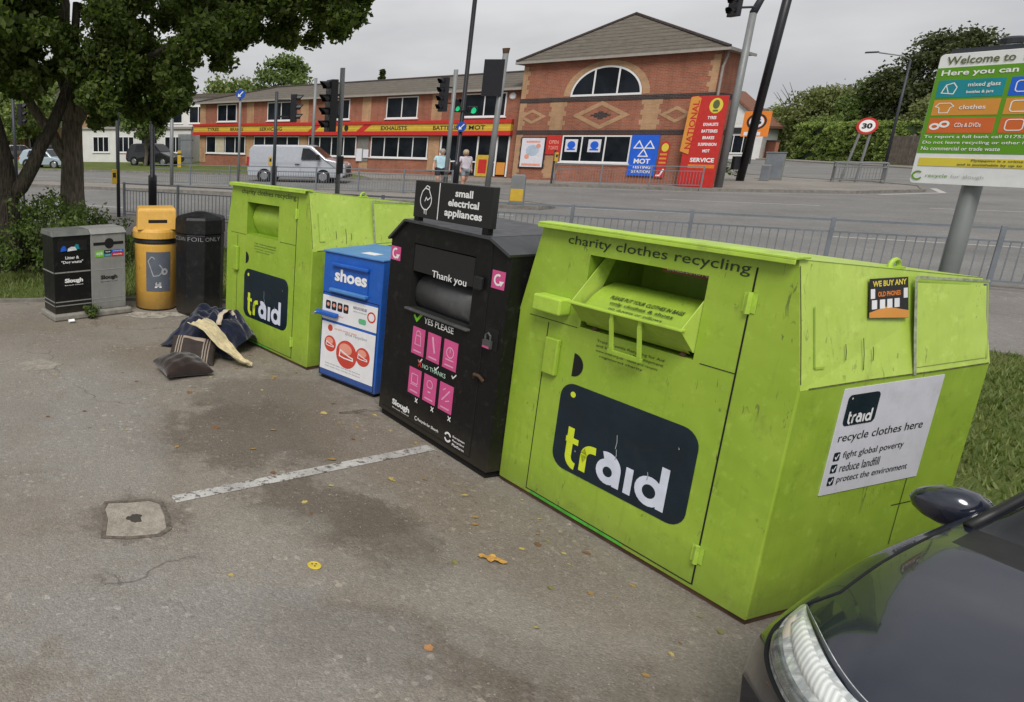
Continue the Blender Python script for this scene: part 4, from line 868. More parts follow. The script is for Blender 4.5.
k = MB(); k.box(0, -.02, 0, .78, .02, 1.0); pp = k.build('panel', M['red'], s)
for i, s_ in enumerate(('OPEN', '7 DAYS')): lettering(s_, .14, .55-.3*i, .64, .75-.3*i, FR, M['salmon'], pp, z=.023)
s = thing('totem_sign', 'tall red and yellow tyre sign listing services in white', 'sign', local(8.25, -.55, 0), BANG)
k = MB(); k.box(.0, 0, .1, 1.42, .12, 4.25); pn = k.build('panel', M['red'], s)
k = MB(); k.prism([(-.12, 1.75), (.24, 1.6), (.38, 4.15), (.22, 4.25), (-.02, 4.2)], .001, .03, FR); yp = k.build('side_panel', M['boardorange'], s)
lettering('NATIONAL', 0, -.14, 2.2, .11, frame((.15, -.032, 1.85), (.025, 0, 1), (-1, 0, .02)), M['red'], yp, off=.02)
k = MB(); k.disc(1.0, 3.80, .26, .006, FR, ry=.34); em = k.build('emblem', M['boardyellow'], pn); k = MB(); k.disc(1.0, 3.86, .13, .009, FR, ry=.2); k.ribbon([(.9, 3.58), (1.1, 3.58)], .08, .009, FR); k.build('emblem_figure', M['boardtext'], em)
for i, s_ in enumerate(('TYRES', 'EXHAUSTS', 'BATTERIES', 'BRAKES', 'SUSPENSION', 'MOT')):
    wd = (.34, .58, .62, .46, .72, .28)[i]; lettering(s_, .92-wd/2, 3.2-.3*i, .92+wd/2, 3.34-.3*i, FR, M['whiteletter'], pn, z=.006, off=.03)
lettering('SERVICE', .35, 1.25, 1.3, 1.45, FR, M['whiteletter'], pn, z=.006, off=.03); k = MB(); k.box(.3, -.004, .98, 1.35, -.001, 1.14); k.build('orange_stripe', M['orange'], pn)
s = thing('wall_banner', 'narrow yellow and red banner beside the blue MOT board', 'banner', local(7.1, -.05, .45), BANG)
k = MB(); k.prism([(0, 0), (.38, 0), (.46, 1.6), (.3, 1.75), (.1, 1.7)], 0, .02, FR); bn = k.build('panel', M['red'], s)
k = MB(); k.disc(.26, 1.45, .15, .023, FR, ry=.2); k.build('emblem', M['boardyellow'], bn)
k = MB()
for i in range(3): k.ribbon([(.08, 1.12-.2*i), (.38, 1.12-.2*i)], .09, .023, FR)
k.build('yellow_stripes', M['boardorange'], bn)
k = MB(); k.ribbon([(.04, .1), (.2, .1), (.34, .42)], .07, .023, FR); k.build('white_flash', M['whiteletter'], bn)

# ------------------------------------------------------------------ buildings far behind
b = thing('office_building', 'low white rendered office block behind the front tree', 'building', (-7.6, 69.5, 0), -14)
k = MB(); k.box(0, 0, -.1, 10.2, 9, 3.0); k.build('wall', M['render'], b)
k = MB(); k.box(-.15, -.15, 3.0, 10.3, 9.1, 3.2); k.build('roof', M['gutter'], b)
for x in (1.0, 3.4, 5.6, 7.8): win(b, x, .95, x+1.55, 2.35, (.33, .66), 0)
b = thing('flat_roof_building', 'taller white flat roofed block just left of the tyre centre', 'building', (-1.0, 76, 0), -20)
k = MB(); k.box(0, 0, -.1, 9, 12, 6.0); k.build('wall', M['render'], b); k = MB(); k.box(-.3, -.3, 6.0, 9.3, 12, 6.35); k.build('roof', M['tile'], b)
for x in (1, 3.6): win(b, x, 3.6, x+1.9, 5.2, (.5,), 0)
g = thing('yard_gate', 'tall grey steel palisade gate beside the tyre centre', 'gate', (1.15, 65.6, 0), -30)
k = MB()
for i in range(14): k.box(.1*i, 0, .05, .1*i+.07, .03, 2.55)
k.build('palings', M['fence'], g); k = MB(); k.box(-.05, .031, .5, 1.45, .08, .6); k.box(-.05, .031, 2.0, 1.45, .08, 2.1); k.build('rail', M['fencedark'], g)
b = thing('brick_house', 'tan brick house seen through the gap under the front tree', 'building', (-22, 93, 0), -8)
k = MB(); k.box(0, 0, -.1, 13, 9, 5.8); k.build('wall', M['buff'], b); hip(b, 0, 13, 0, 9, 5.8, 2.6, 4.2, 'x')
for x in (1.5, 5.5, 9.5): win(b, x, 3.4, x+1.6, 4.7, (.5,), 0); win(b, x, .9, x+1.6, 2.2, (.5,), 0)
b = thing('corner_shop', 'white gabled corner shop far away beside the orange sign', 'building', (57.5, 84.5, 0), -47)
k = MB(); k.box(0, 0, -.1, 7.5, 9, 3.4); k.build('wall', M['render'], b)
k = MB(); k.prism([(0, 3.4), (7.5, 3.4), (3.75, 6.9)], -8.9, -.05, FR); k.build('gable', M['render'], b)
k = MB(); k.prism([(-.35, 3.15), (3.75, 7.0), (7.85, 3.15), (7.85, 3.4), (3.75, 7.3), (-.35, 3.4)], -9, .3, FR); k.build('roof', plain('clay_tiles', (.20, .085, .05), .85, var=.3), b)
k = MB(); k.box(.2, -.12, 2.65, 7.3, -.002, 3.25); k.build('shop_fascia', M['inkblack'], b)
win(b, .6, .6, 3.4, 2.5, (.33, .66), 0); win(b, 4.2, .6, 6.8, 2.5, (.33, .66), 0)
# ------------------------------------------------------------------ guardrails
def guardrail(pts, label, m, z=.08, h=1.0, bay=2.0, post=.03, bar=.0072, gapped=True, group=None):
    """pedestrian guardrail: posts, two top rails, bottom rail and thin upright bars, bay by bay"""
    A = Vector((*pts[0], 0)); B = Vector((*pts[1], 0)); d = B-A; L = d.length; n = max(1, round(L/bay)); L1 = L/n
    t = thing('guardrail', label, 'guardrail', (A.x, A.y, z), math.degrees(math.atan2(d.y, d.x)), group)
    pm = MB(); pm.box(-post, -post, -.08, post, post, h+.02); po = pm.build('post', m, t)
    rm = MB(); r_ = .02
    rm.box(post+.001, -r_, h-.04, L1-post-.001, r_, h)
    zt = h-.24 if gapped else h-.041
    if gapped: rm.box(post+.001, -.014, zt, L1-post-.001, .014, zt+.03)
    rm.box(post+.001, -.014, .12, L1-post-.001, .014, .15)
    nb = int(L1/.115)
    for i in range(1, nb): x = L1*i/nb; rm.box(x-bar, -bar, .1501, x+bar, bar, zt-.0001)
    rl = rm.build('rail_panel', m, t)
    for i in range(n+1):
        if i: c = po.copy(); col.objects.link(c); c.location = (L1*i, 0, 0)
        if 0 < i < n: c = rl.copy(); col.objects.link(c); c.location = (L1*i, 0, 0)
    return t
fy = lambda x: 21.75-.755*x
guardrail([(-1.25, fy(-1.25)), (21.5, fy(21.5))], 'long grey guardrail running along the near pavement behind the recycling banks', M['fence'])
guardrail([(-4.85, 25.4), (-16, 33.8)], 'grey guardrail end at the far left beyond the leaning tree', M['fencedark'])
guardrail([(-.6, 37.3), (4.9, 34.35)], 'guardrail on the traffic island left of the silver van', M['fence'], .1, bay=1.9)
guardrail([(5.1, 34.2), (11.7, 30.3)], 'guardrail on the traffic island in front of the silver van', M['fence'], .1)
guardrail([(19.75, 37.75), (25.0, 34.6)], 'guardrail on the far pavement in front of the blue MOT board', M['fence'], .085)

# ------------------------------------------------------------------ poles, signals, lamp columns
def signal_head(par, M_, aspects=3, lit=None, board=False, sc_=1.0, name='signal_head'):
    """faces -y of M_: backing, one housing per aspect with visor and lens"""
    h = MB(); w_ = .17*sc_; d_ = .20*sc_; a = .32*sc_
    h.box(-w_, -d_/2, -a*aspects/2, w_, d_/2, a*aspects/2, M_)
    if board: h.box(-w_*1.9, d_/2-.02, -a*aspects/2-.12, w_*1.9, d_/2+.01, a*aspects/2+.12, M_)
    o = h.build(name, M['poleblack'], par, bevel=.02)
    for i in range(aspects):
        z = (aspects/2-i-.5)*a; v = MB(); F_ = M_ @ frame((0, -d_/2, z), (1, 0, 0), (0, 0, 1))
        n = 14; r_ = .125*sc_; L = .24*sc_; vs = []
        for k in range(n+1):
            q = R(-25 + 230*k/n); vs += [(r_*math.cos(q), r_*math.sin(q), .0), (r_*math.cos(q), r_*math.sin(q), L*(.45+.55*max(0, math.sin(q))))]
        v.add(vs, [(2*k, 2*k+1, 2*k+3, 2*k+2) for k in range(n)], F_); v.build('visor', M['poleblack'], o)
        l = MB(); l.disc(0, 0, r_*.92, .006, F_); l.build('lens', lit[1] if lit and lit[0] == i else plain('signal_lens_off', (.03, .02, .02), .25), o)
    return o
def litmat(name, c, e):
    k = NT(name); k.bsdf(c, .4, emit=c, es=e); return k.m
gl_ = litmat('green_lamp_lit', (.02, .62, .25), .75)
def pole(name, label, cat, x, y, h, r0, m, r1=None, lean=(0, 0), z=.06, group=None, collar=False):
    t = thing(name, label, cat, (x, y, z), 0, group)
    k = MB(); r1 = r1 or r0
    if collar: k.tube([(0, 0, -.1), (0, 0, 1.15), (lean[0]*.13, lean[1]*.13, 1.3), (lean[0]*.15, lean[1]*.15, 1.34), (*lean, h)], [r0*1.75, r0*1.75, r0*1.75, r0, r1], 14)
    else: k.tube([(0, 0, -.1), (*lean, h)], [r0, r1], 12)
    o = k.build('post', m, t, smooth=True); return t
def push_box(t, x, y, z, m, rz=0):
    k = MB(); k.box(-.075, -.17, -.21, .075, -.06, .21, T(x, y, z) @ RZ(rz)); o = k.build('push_button_box', m, t, bevel=.01)
    k = MB(); k.box(-.045, -.175, -.02, .045, -.1702, .12, T(x, y, z) @ RZ(rz)); k.build('display', M['inkblack'], o); return o
t = pole('signal_pole', 'grey crossing pole with a yellow push button box beside the front tree', 'traffic light', -1.42, 22.55, 3.5, .057, M['fencedark'])
push_box(t, -.1, -.02, 1.22, M['yellow'])
t = pole('lamp_column', 'black lamp column rising into the tree behind the yellow bin', 'lamp post', -.36, 21.45, 8.5, .072, M['poleblack'], collar=True, r1=.06)
t = pole('signal_pole', 'traffic light with a tall black head seen from the side, nearest the black bank', 'traffic light', 4.35, 18.62, 4.0, .06, M['polegrey'], lean=(-.06, 0))
signal_head(t, T(-.30, -.05, 3.12) @ RZ(-78), 4, sc_=.95)
k = MB(); k.box(-.24, -.03, 3.35, -.04, .03, 3.4); k.box(-.24, -.03, 2.85, -.04, .03, 2.9); k.build('bracket', M['poleblack'], t); push_box(t, -.02, 0, 1.72, M['poleblack'])
t = pole('signal_pole', 'traffic light with a yellow push button box in front of the silver van', 'traffic light', 4.95, 33.9, 4.25, .075, M['fencedark'], z=.1)
signal_head(t, T(.78, -.05, 3.55) @ RZ(72), 3, sc_=1.25); k = MB(); k.box(.06, -.04, 3.85, .6, .04, 3.92); k.box(.06, -.04, 3.15, .6, .04, 3.22); k.build('bracket', M['poleblack'], t); push_box(t, -.2, -.02, 1.25, M['yellow'])
pole('sign_pole', 'plain grey pole standing behind the silver van roof', 'pole', 8.75, 44.6, 5.6, .09, M['polegrey'], z=.08)
pole('sign_pole', 'slim grey pole on the traffic island left of the blue round sign', 'pole', .32, 35.6, 3.6, .085, M['polegrey'], z=.1)
def blue_round(t, z, r_=.32, y=-.1):
    k = MB(); k.lathe([(r_, 0), (r_, .02)], 20, frame((0, y, z), (1, 0, 0), (0, 0, 1))); o = k.build('sign_plate', M['signblue'], t)
    k = MB(); F_ = frame((0, y, z), (1, 0, 0), (0, 0, 1)); k.ribbon([(.5*r_, .5*r_), (-.35*r_, -.35*r_)], .18*r_, .023, F_); k.poly([(-.6*r_, -.6*r_), (.1*r_, -.5*r_), (-.5*r_, .1*r_)], .024, F_); k.build('arrow', M['whiteletter'], o)
t = pole('keep_left_sign', 'thin post with a round blue arrow sign before the left end of the fascia', 'sign', 3.45, 35.0, 4.45, .055, M['polegrey'], z=.1); blue_round(t, 4.2, .22)
t = pole('signal_pole', 'grey traffic light pole left of the two walkers with its head on the left', 'traffic light', 11.55, 30.6, 4.9, .085, M['polegrey'], z=.1)
signal_head(t, T(-.42, -.05, 3.95) @ RZ(-70), 4, sc_=1.02); k = MB(); k.box(-.3, -.03, 4.2, -.08, .03, 4.25); k.box(-.3, -.03, 3.6, -.08, .03, 3.65); k.build('bracket', M['poleblack'], t)
t = pole('lamp_column', 'tall black lamp column between the two walkers with two green lit signals', 'lamp post', 12.05, 30.9, 10.5, .085, M['poleblack'], collar=True, lean=(.12, 0), z=.1)
signal_head(t, T(-.28, -.16, 3.55), 2, (1, gl_), sc_=.82, name='crossing_signal'); signal_head(t, T(.36, -.16, 3.35), 1, (0, gl_), sc_=1.05, name='crossing_signal'); blue_round(t, 2.72, .2, -.13)
k = MB(); k.box(-.08, -.09, 3.3, .3, -.02, 3.36); k.build('bracket', M['poleblack'], t)
t = pole('signal_pole', 'leaning grey pole carrying a large black signal backing board left of the brick block', 'traffic light', 12.0, 27.65, 5.2, .10, M['polegrey'], lean=(.15, 0), z=.1)
k = MB(); k.box(-.62, -.12, 3.75, .10, -.1, 5.0); bb = k.build('backing_board', M['poleblack'], t); k = MB(); k.box(-.42, -.09, 3.85, -.1, .1, 4.9); k.build('signal_head', M['poleblack'], t); k = MB(); k.tube([(.15, 0, 5.2), (.15, 0, 5.38)], [.1, .13], 10); k.build('finial', M['rust'], t)
t = pole('signal_pole', 'small black signal at the far left seen between the tree trunks', 'traffic light', -7.7, 38.6, 4.4, .09, M['fencedark'], z=.1)
signal_head(t, T(.4, -.05, 3.4) @ RZ(75), 3, sc_=1.1)
t = pole('signal_mast', 'thick pale grey mast with a signal on its arm beside the red totem sign', 'traffic light', 26.25, 35.2, 7.7, .17, M['polegrey'], r1=.14, lean=(.1, 0), z=.085)
k = MB(); k.tube([(.1, 0, 7.7), (.35, 0, 8.3), (.9, 0, 9.4)], [.16, .14, .12], 10); k.build('mast_arm', M['fencedark'], t, smooth=True)
k = MB(); k.tube([(.3, 0, 7.95), (-.62, -.12, 7.9)], .05, 8); k.build('outreach', M['fencedark'], t); signal_head(t, T(-.85, -.12, 7.95) @ RZ(-75), 2, sc_=1.35)
t = pole('lamp_column', 'thick black leaning lamp column beside the grey cabinets', 'lamp post', 31.15, 40.3, 12, .19, M['poleblack'], r1=.20, lean=(-.35, -1.5), z=.085)
k = MB(); k.box(-.55, -.12, .6, -.2, .1, 1.3); k.build('control_box', M['poleblack'], t)
t = pole('lamp_column', 'slim grey street lamp with a flat arm in front of the big dark tree', 'lamp post', 58.3, 60.5, 8.1, .11, M['fencedark'], r1=.07, z=.05)
k = MB(); k.tube([(0, 0, 8.1), (-.5, .3, 8.45), (-1.7, 1.0, 8.75)], .05, 8); k.build('lamp_arm', M['polegrey'], t, smooth=True)
k = MB(); k.box(-.35, -.16, -.06, .45, .16, .06, T(-2.1, 1.25, 8.8) @ RZ(-31)); k.build('lantern', M['fencedark'], t, bevel=.03)
# illuminated bollard on the island tip, cabinets, speed limit sign in its barrier, distant orange sign
t = thing('island_bollard', 'white and yellow bollard on the tip of the traffic island', 'bollard', (12.45, 26.15, .1), -33)
k = MB(); k.box(-.26, -.14, 0, .26, .14, .08); k.build('base', M['fencedark'], t)
k = MB(); k.prism([(-.24, .08), (.24, .08), (.22, .98), (.17, 1.05), (-.17, 1.05), (-.22, .98)], -.12, .12, FR); bo = k.build('shell', M['polegrey'], t, bevel=.02)
k = MB(); k.box(-.21, -.126, .14, .20, -.1225, .56); k.build('yellow_panel', M['yellow'], bo)
t = thing('utility_cabinet', 'tall grey green cabinet beside the black lamp column', 'cabinet', (33.6, 41.4, .085), -42)
k = MB(); k.box(-.3, -.2, 0, .55, .3, 1.45); k.build('body', plain('cabinet_grey', (.17, .185, .165), .6, dirt=.4, var=.2), t, bevel=.02); k = MB(); k.box(-.33, -.23, 1.45, .58, .33, 1.5); k.build('lid', M['fence'], t); k = MB(); k.box(-.24, -.205, .1, .49, -.2005, 1.36); k.build('door', M['fence'], t)
t = thing('utility_cabinet', 'smaller pale cabinet in front of the tall grey one', 'cabinet', (32.55, 40.4, .085), -42)
k = MB(); k.box(-.2, -.15, 0, .2, .15, .85); k.build('body', M['polegrey'], t, bevel=.03); k = MB(); k.box(-.16, -.155, .08, .16, -.1505, .78); k.build('door', M['fence'], t)
t = thing('speed_limit_sign', 'round red ringed 30 speed limit sign on two leaning posts', 'sign', (36.35, 39.2, .085), -38)
k = MB(); k.tube([(-.55, 0, 0), (-.2, 0, 2.6)], .055, 8); k.build('post', M['polegrey'], t); k = MB(); k.tube([(.05, .1, 0), (.2, .05, 2.6)], .055, 8); k.build('post', M['polegrey'], t)
Fs = frame((.0, -.08, 2.86), (1, 0, 0), (0, 0, 1)); k = MB(); k.lathe([(.42, -.02), (.42, .0)], 28, Fs); pl_ = k.build('sign_plate', M['red'], t); k = MB(); k.disc(0, 0, .31, .004, Fs); wf = k.build('sign_face', M['whiteletter'], pl_); lettering('30', -.2, -.14, .2, .14, Fs, M['inkblack'], wf, z=.008, off=.05)
k = MB(); k.box(-.62, .02, 3.42-.1, .3, .05, 3.42); k.build('crossbar', M['fencedark'], t) if False else None
t = thing('sign_barrier', 'pale tubular barrier enclosing the foot of the speed limit sign', 'barrier', (36.35, 39.0, .085), -38)
for i, (x0, y0, x1, y1) in enumerate(((-1.0, -.7, .95, -.7), (.95, -.7, .95, .7), (.95, .7, -1.0, .7), (-1.0, .7, -1.0, -.7))):
    k = MB(); k.tube([(x0, y0, 1.02), (x1, y1, 1.02)], .035, 6); k.tube([(x0, y0, .8), (x1, y1, .8)], .025, 6); k.tube([(x0, y0, 0), (x0, y0, 1.02)], .035, 6)
    for q in range(1, 8): f_ = q/8; k.tube([(x0+(x1-x0)*f_, y0+(y1-y0)*f_, .15), (x0+(x1-x0)*f_, y0+(y1-y0)*f_, .8)], .011, 4)
    k.tube([(x0, y0, .15), (x1, y1, .15)], .02, 6); k.build('rail_panel', M['polegrey'], t)
t = thing('garage_sign', 'orange square sign with a black ring far away behind the black lamp column', 'sign', (51.9, 66.5, 0), -40)
k = MB(); k.tube([(0, .1, 0), (0, .1, 3.4)], .12, 8); k.build('post', M['fencedark'], t); k = MB(); k.box(-.95, -.08, 2.35, .95, .05, 4.5); pn = k.build('panel', M['orange'], t)
k = MB(); k.ribbon(arc(0, 3.62, .62, 0, 345, 24), .16, .083, FR, closed=True); k.build('ring', M['inkblack'], pn); k = MB(); k.disc(0, 3.62, .5, .082, FR); wf = k.build('white_face', M['board'], pn); lettering('66', -.34, 3.38, .34, 3.86, FR, M['inkblack'], wf, z=.09, off=.05)
k = MB(); k.box(-.75, -.085, 2.45, .4, -.081, 2.75); k.build('name_strip', M['board'], pn)
b_ = thing('yellow_bollard', 'thin yellow post on the grass by the parked black estate car', 'bollard', (1.1, 57.6, .07)); k = MB(); k.box(-.14, -.1, 0, .14, .1, 1.25); k.build('post', M['yellow'], b_, bevel=.02); k = MB(); k.box(-.15, -.11, .95, .15, .11, 1.05); k.build('band', M['inkblack'], b_)
b_ = thing('yellow_marker', 'yellow box on a thin post at the left end of the far guardrail', 'post', (19.55, 37.6, .085)); k = MB(); k.tube([(0, 0, 0), (0, 0, 1.7)], .05, 8); k.build('post', M['fencedark'], b_); push_box(b_, .02, 0, 1.35, M['yellow'])

# ------------------------------------------------------------------ welcome board on its post, beside the banks
t = thing('welcome_board', 'large green and white recycling welcome board on a grey post at the right edge', 'sign', (6.4, 6.0, 0), -72.4)
k = MB(); k.tube([(.055, .09, 0), (.055, .09, 3.22)], .06, 16); k.build('post', M['polegrey'], t, smooth=True)
k = MB(); k.lathe([(.066, 3.18), (.07, 3.215), (.05, 3.23)], 16, T(.055, .09, 0)); k.build('post_cap', M['fencedark'], t)
x0, x1 = -.302, .80
k = MB(); k.prism(rrect(x0, 2.108, x1, 3.128, .03), 0, .02, FR); pn = k.build('panel', M['white'], t, bevel=.003)
k = MB(); k.box(x0+.05, .002, 3.09, x1-.1, .028, 3.165); k.build('top_rail', M['fencedark'], t)
B_ = lambda x_0, z_0, x_1, z_1, name, m, par=pn, e=.0: MB().box(x_0, -.0225-e, z_0, x_1, -.0205, z_1).build(name, m, par)
B_(x0+.004, 2.355, x1-.004, 3.022, 'green_field', M['boardgreen'])
TT = T(0, -.024, 0) @ FR
lettering('Welcome to', -.25, 3.045, .155, 3.105, TT, M['boardtext'], pn, off=.015); lettering('Slough', .20, 3.03, .45, 3.105, TT, M['boardtext'], pn, off=.015)
lettering('Here you can recycle', -.265, 2.948, .46, 3.003, TT, M['whiteletter'], pn, off=.02)
for (z0, z1, c_, ww, tx, ty) in ((2.79, 2.925, M['teal'], 1, 'mixed glass', 'bottles & jars'), (2.652, 2.772, M['boardorange'], 1, 'clothes', None), (2.515, 2.632, M['boardred'], 1, 'CDs & DVDs', None)):
    q = B_(-.268, z0, .135, z1, 'list_panel', c_, e=.002); q2 = B_(.165, z0, .6, z1, 'list_panel', M['mot'] if ty else c_, e=.002)
    TQ = T(0, -.0265, 0) @ FR
    if ty: lettering(tx, -.08, z1-.065, .11, z1-.025, TQ, M['whiteletter'], q, off=.015); lettering(ty, -.08, z0+.022, .08, z0+.05, TQ, M['whiteletter'], q)
    else: lettering(tx, -.10, z0+.045, .06, z0+.078, TQ, M['whiteletter'], q, off=.01)
    zc = (z0+z1)/2; k = MB()
    if ty: k.ribbon([(-.235, zc-.03), (-.215, zc+.03), (-.17, zc+.045), (-.145, zc+.01), (-.16, zc-.04)], .007, .0, TQ, closed=True); k.ribbon([(-.215, zc+.03), (-.19, zc-.035)], .006, .0005, TQ)
    elif 'CD' in tx:
        for x_ in (-.225, -.165): k.ribbon(arc(x_, zc+(.01 if x_ > -.2 else -.008), .026, 0, 345, 14, .02), .015, .0005*(x_ > -.2), TQ, closed=True)
    else: k.ribbon([(-.23, zc+.035), (-.16, zc+.035), (-.135, zc+.01), (-.155, zc-.0), (-.165, zc-.04), (-.22, zc-.04), (-.225, zc), (-.25, zc+.01)], .006, 0, TQ, closed=True)
    k.build('pictogram', M['whiteletter'], q)
    k = MB(); k.ribbon(rrect(.20, zc-.04, .30, zc+.04, .02), .007, 0, TQ, closed=True); k.build('pictogram', M['whiteletter'], q2)
for i, s_ in enumerate(('To report a full bank call 01753', 'Do not leave recycling or other items', 'No commercial or trade waste')): lettering(s_, -.275, 2.468-.045*i, (.33, .42, .21)[i], 2.498-.045*i, TT, M['whiteletter'], pn, off=.01)
q = B_(-.27, 2.252, x1-.05, 2.318, 'yellow_strip', M['boardyellow'], e=.001); TQ = T(0, -.025, 0) @ FR
lettering('Flytipping is a crime', .06, 2.29, .36, 2.312, TQ, M['boardtext'], q); lettering('and is punishable by up to', -.02, 2.258, .36, 2.28, TQ, M['boardtext'], q)
k = MB(); k.ribbon(arc(-.255, 2.175, .032, 50, 330, 16), .011, -.022+.024, TT); k.build('loop_emblem', M['boardgreen'], pn)
lettering('recycle', -.20, 2.155, -.06, 2.19, TT, M['boardgreen'], pn, off=0); lettering('for slough', -.04, 2.155, .16, 2.19, TT, M['greyletter'], pn, off=-.01)
# ------------------------------------------------------------------ the dark car at the right: lofted body
def cr(p0, p1, p2, p3, t): return .5*((2*p1) + (p2-p0)*t + (2*p0-5*p1+4*p2-p3)*t*t + (3*p1-p0-3*p2+p3)*t**3)
class Loft:
    def __init__(s, st): s.P = np.array(st, float)          # stations x points x 3 (right half, y positive = outward)
    def at(s, a, b):
        n, m = s.P.shape[:2]; ia = min(int(a), n-2); ib = min(int(b), m-2); ta, tb = a-ia, b-ib
        rows = []
        for i in (ia-1, ia, ia+1, ia+2):
            i = min(max(i, 0), n-1); q = [s.P[i, min(max(j, 0), m-1)] for j in (ib-1, ib, ib+1, ib+2)]
            rows.append(cr(*q, tb))
        return cr(*rows, ta)
    def normal(s, a, b, e=.02):
        n, m = s.P.shape[:2]
        da = s.at(min(a+e, n-1.001), b) - s.at(max(a-e, 0), b); db = s.at(a, min(b+e, m-1.001)) - s.at(a, max(b-e, 0))
        v = np.cross(da, db); v = v/max(np.linalg.norm(v), 1e-9); return v
def station(x, rnd, prof):
    return [(x - rnd*(abs(y)/.87)**2.3, y, z) for y, z in prof]
#                     sill         lower side   mid side     shoulder     bonnet edge  inner        centre
ST = [station( .00, .48, [(.70,.20), (.80,.27), (.82,.38), (.80,.47), (.62,.53), (.34,.56), (0,.57)]),
      station(-.03, .48, [(.74,.19), (.83,.27), (.85,.42), (.84,.55), (.66,.62), (.36,.66), (0,.67)]),
      station(-.10, .47, [(.76,.19), (.845,.28), (.862,.46), (.85,.62), (.68,.70), (.38,.735), (0,.745)]),
      station(-.26, .42, [(.78,.19), (.855,.30), (.868,.50), (.855,.69), (.70,.775), (.40,.805), (0,.815)]),
      station(-.50, .31, [(.80,.19), (.862,.32), (.872,.54), (.855,.76), (.72,.845), (.42,.868), (0,.875)]),
      station(-.80, .16, [(.81,.19), (.866,.34), (.875,.58), (.855,.82), (.745,.905), (.44,.925), (0,.93)]),
      station(-1.12, .08, [(.81,.19), (.868,.34), (.875,.60), (.858,.86), (.775,.945), (.46,.965), (0,.97)]),
      station(-1.36, .06, [(.81,.19), (.868,.34), (.875,.60), (.86,.88), (.80,.965), (.50,.995), (0,1.01)]),
      station(-1.62, .10, [(.81,.19), (.868,.34), (.876,.60), (.862,.89), (.76,1.09), (.50,1.15), (0,1.17)]),
      station(-2.05, .08, [(.81,.19), (.868,.34), (.876,.60), (.864,.90), (.655,1.32), (.46,1.40), (0,1.43)]),
      station(-2.40, .04, [(.81,.19), (.868,.34), (.876,.60), (.866,.905), (.62,1.40), (.44,1.475), (0,1.50)]),
      station(-3.10, .00, [(.81,.19), (.868,.34), (.876,.60), (.866,.92), (.60,1.40), (.43,1.47), (0,1.49)]),
      station(-3.60, -.02, [(.80,.21), (.862,.34), (.870,.60), (.855,.94), (.57,1.34), (.40,1.41), (0,1.43)]),
      station(-3.86, -.05, [(.78,.24), (.85,.36), (.858,.62), (.83,.93), (.60,1.08), (.38,1.16), (0,1.18)]),
      station(-3.98, -.08, [(.74,.28), (.82,.38), (.83,.62), (.80,.85), (.60,.93), (.36,.97), (0,.98)])]
LF = Loft(ST)
M['carpaint'] = plain('dark_navy_paint', (.013, .016, .032), .22, .25, var=.1, coat=.75, coat_ior=1.7)
M['carblack'] = plain('black_trim', (.008, .008, .009), .45)
CAR = thing('parked_car', 'dark navy hatchback parked at the bottom right corner close to the large bank', 'car', (2.095, 1.545, -.01), 195)
NA, NBn, US, VS = len(ST), 7, 4, 4
A_ = np.linspace(0, NA-1.0001, (NA-1)*US+1); B_n = np.linspace(0, NBn-1.0001, (NBn-1)*VS+1)
vs = []; na, nb = len(A_), len(B_n)
grid = [[LF.at(a, b) for b in B_n] for a in A_]
full = []
for r_ in grid:
    right = [(-0+p[0], -p[1], p[2]) for p in r_]; left = [(p[0], p[1], p[2]) for p in r_[::-1]][1:]
    full.append(right + left)
nf = len(full[0]); vs = [p for r_ in full for p in r_]; fs = []; mi = []
for i in range(na-1):
    for j in range(nf-1):
        fs.append((i*nf+j, (i+1)*nf+j, (i+1)*nf+j+1, i*nf+j+1)); a = (A_[i]+A_[i+1])/2; jj = j if j < nb-1 else nf-2-j; b = (B_n[jj]+B_n[min(jj+1, nb-1)])/2
        g_ = 0
        if 7.05 < a < 9.0 and b > 4.25: g_ = 1
        if 8.2 < a < 12.2 and 3.1 < b < 3.9 and not (9.9 < a < 10.1): g_ = 1
        if 12.2 < a < 13.0 and b > 4.4: g_ = 1
        if a < 1.4 and b < 1.2: g_ = 2
        if 6.3 < a < 7.05 and b > 4.2: g_ = 2
        mi.append(g_)
mb = MB(); mb.add(vs, fs); mb.mi = mi
mb.add([full[0][k] for k in range(nf)], [tuple(range(nf))], mi=0); mb.add([full[-1][k] for k in range(nf)], [tuple(range(nf))[::-1]], mi=0)
mb.add([full[i][0] for i in range(na)] + [full[i][-1] for i in range(na)], [(i, na+i, na+i+1, i+1) for i in range(na-1)], mi=2)
body = mb.build('body', [M['carpaint'], M['carglass'], M['carblack']], CAR, smooth=True, merge=True)
def surf(pts, off, name, m, par, sgn=-1, width=None, smooth=True):
    """ribbon lying on the body along (a,b) parameters"""
    k = MB(); L_ = []; q0 = []
    for a, b in pts:
        p = LF.at(a, b); n_ = LF.normal(a, b); n_ = n_ if n_[2] + n_[1] > 0 else -n_; q0.append((p, n_))
    P3 = [Vector((p[0]+n_[0]*off, sgn*(p[1]+n_[1]*off), p[2]+n_[2]*off)) for p, n_ in q0]
    k.tube(P3, width, 6); return k.build(name, m, par, smooth=smooth)
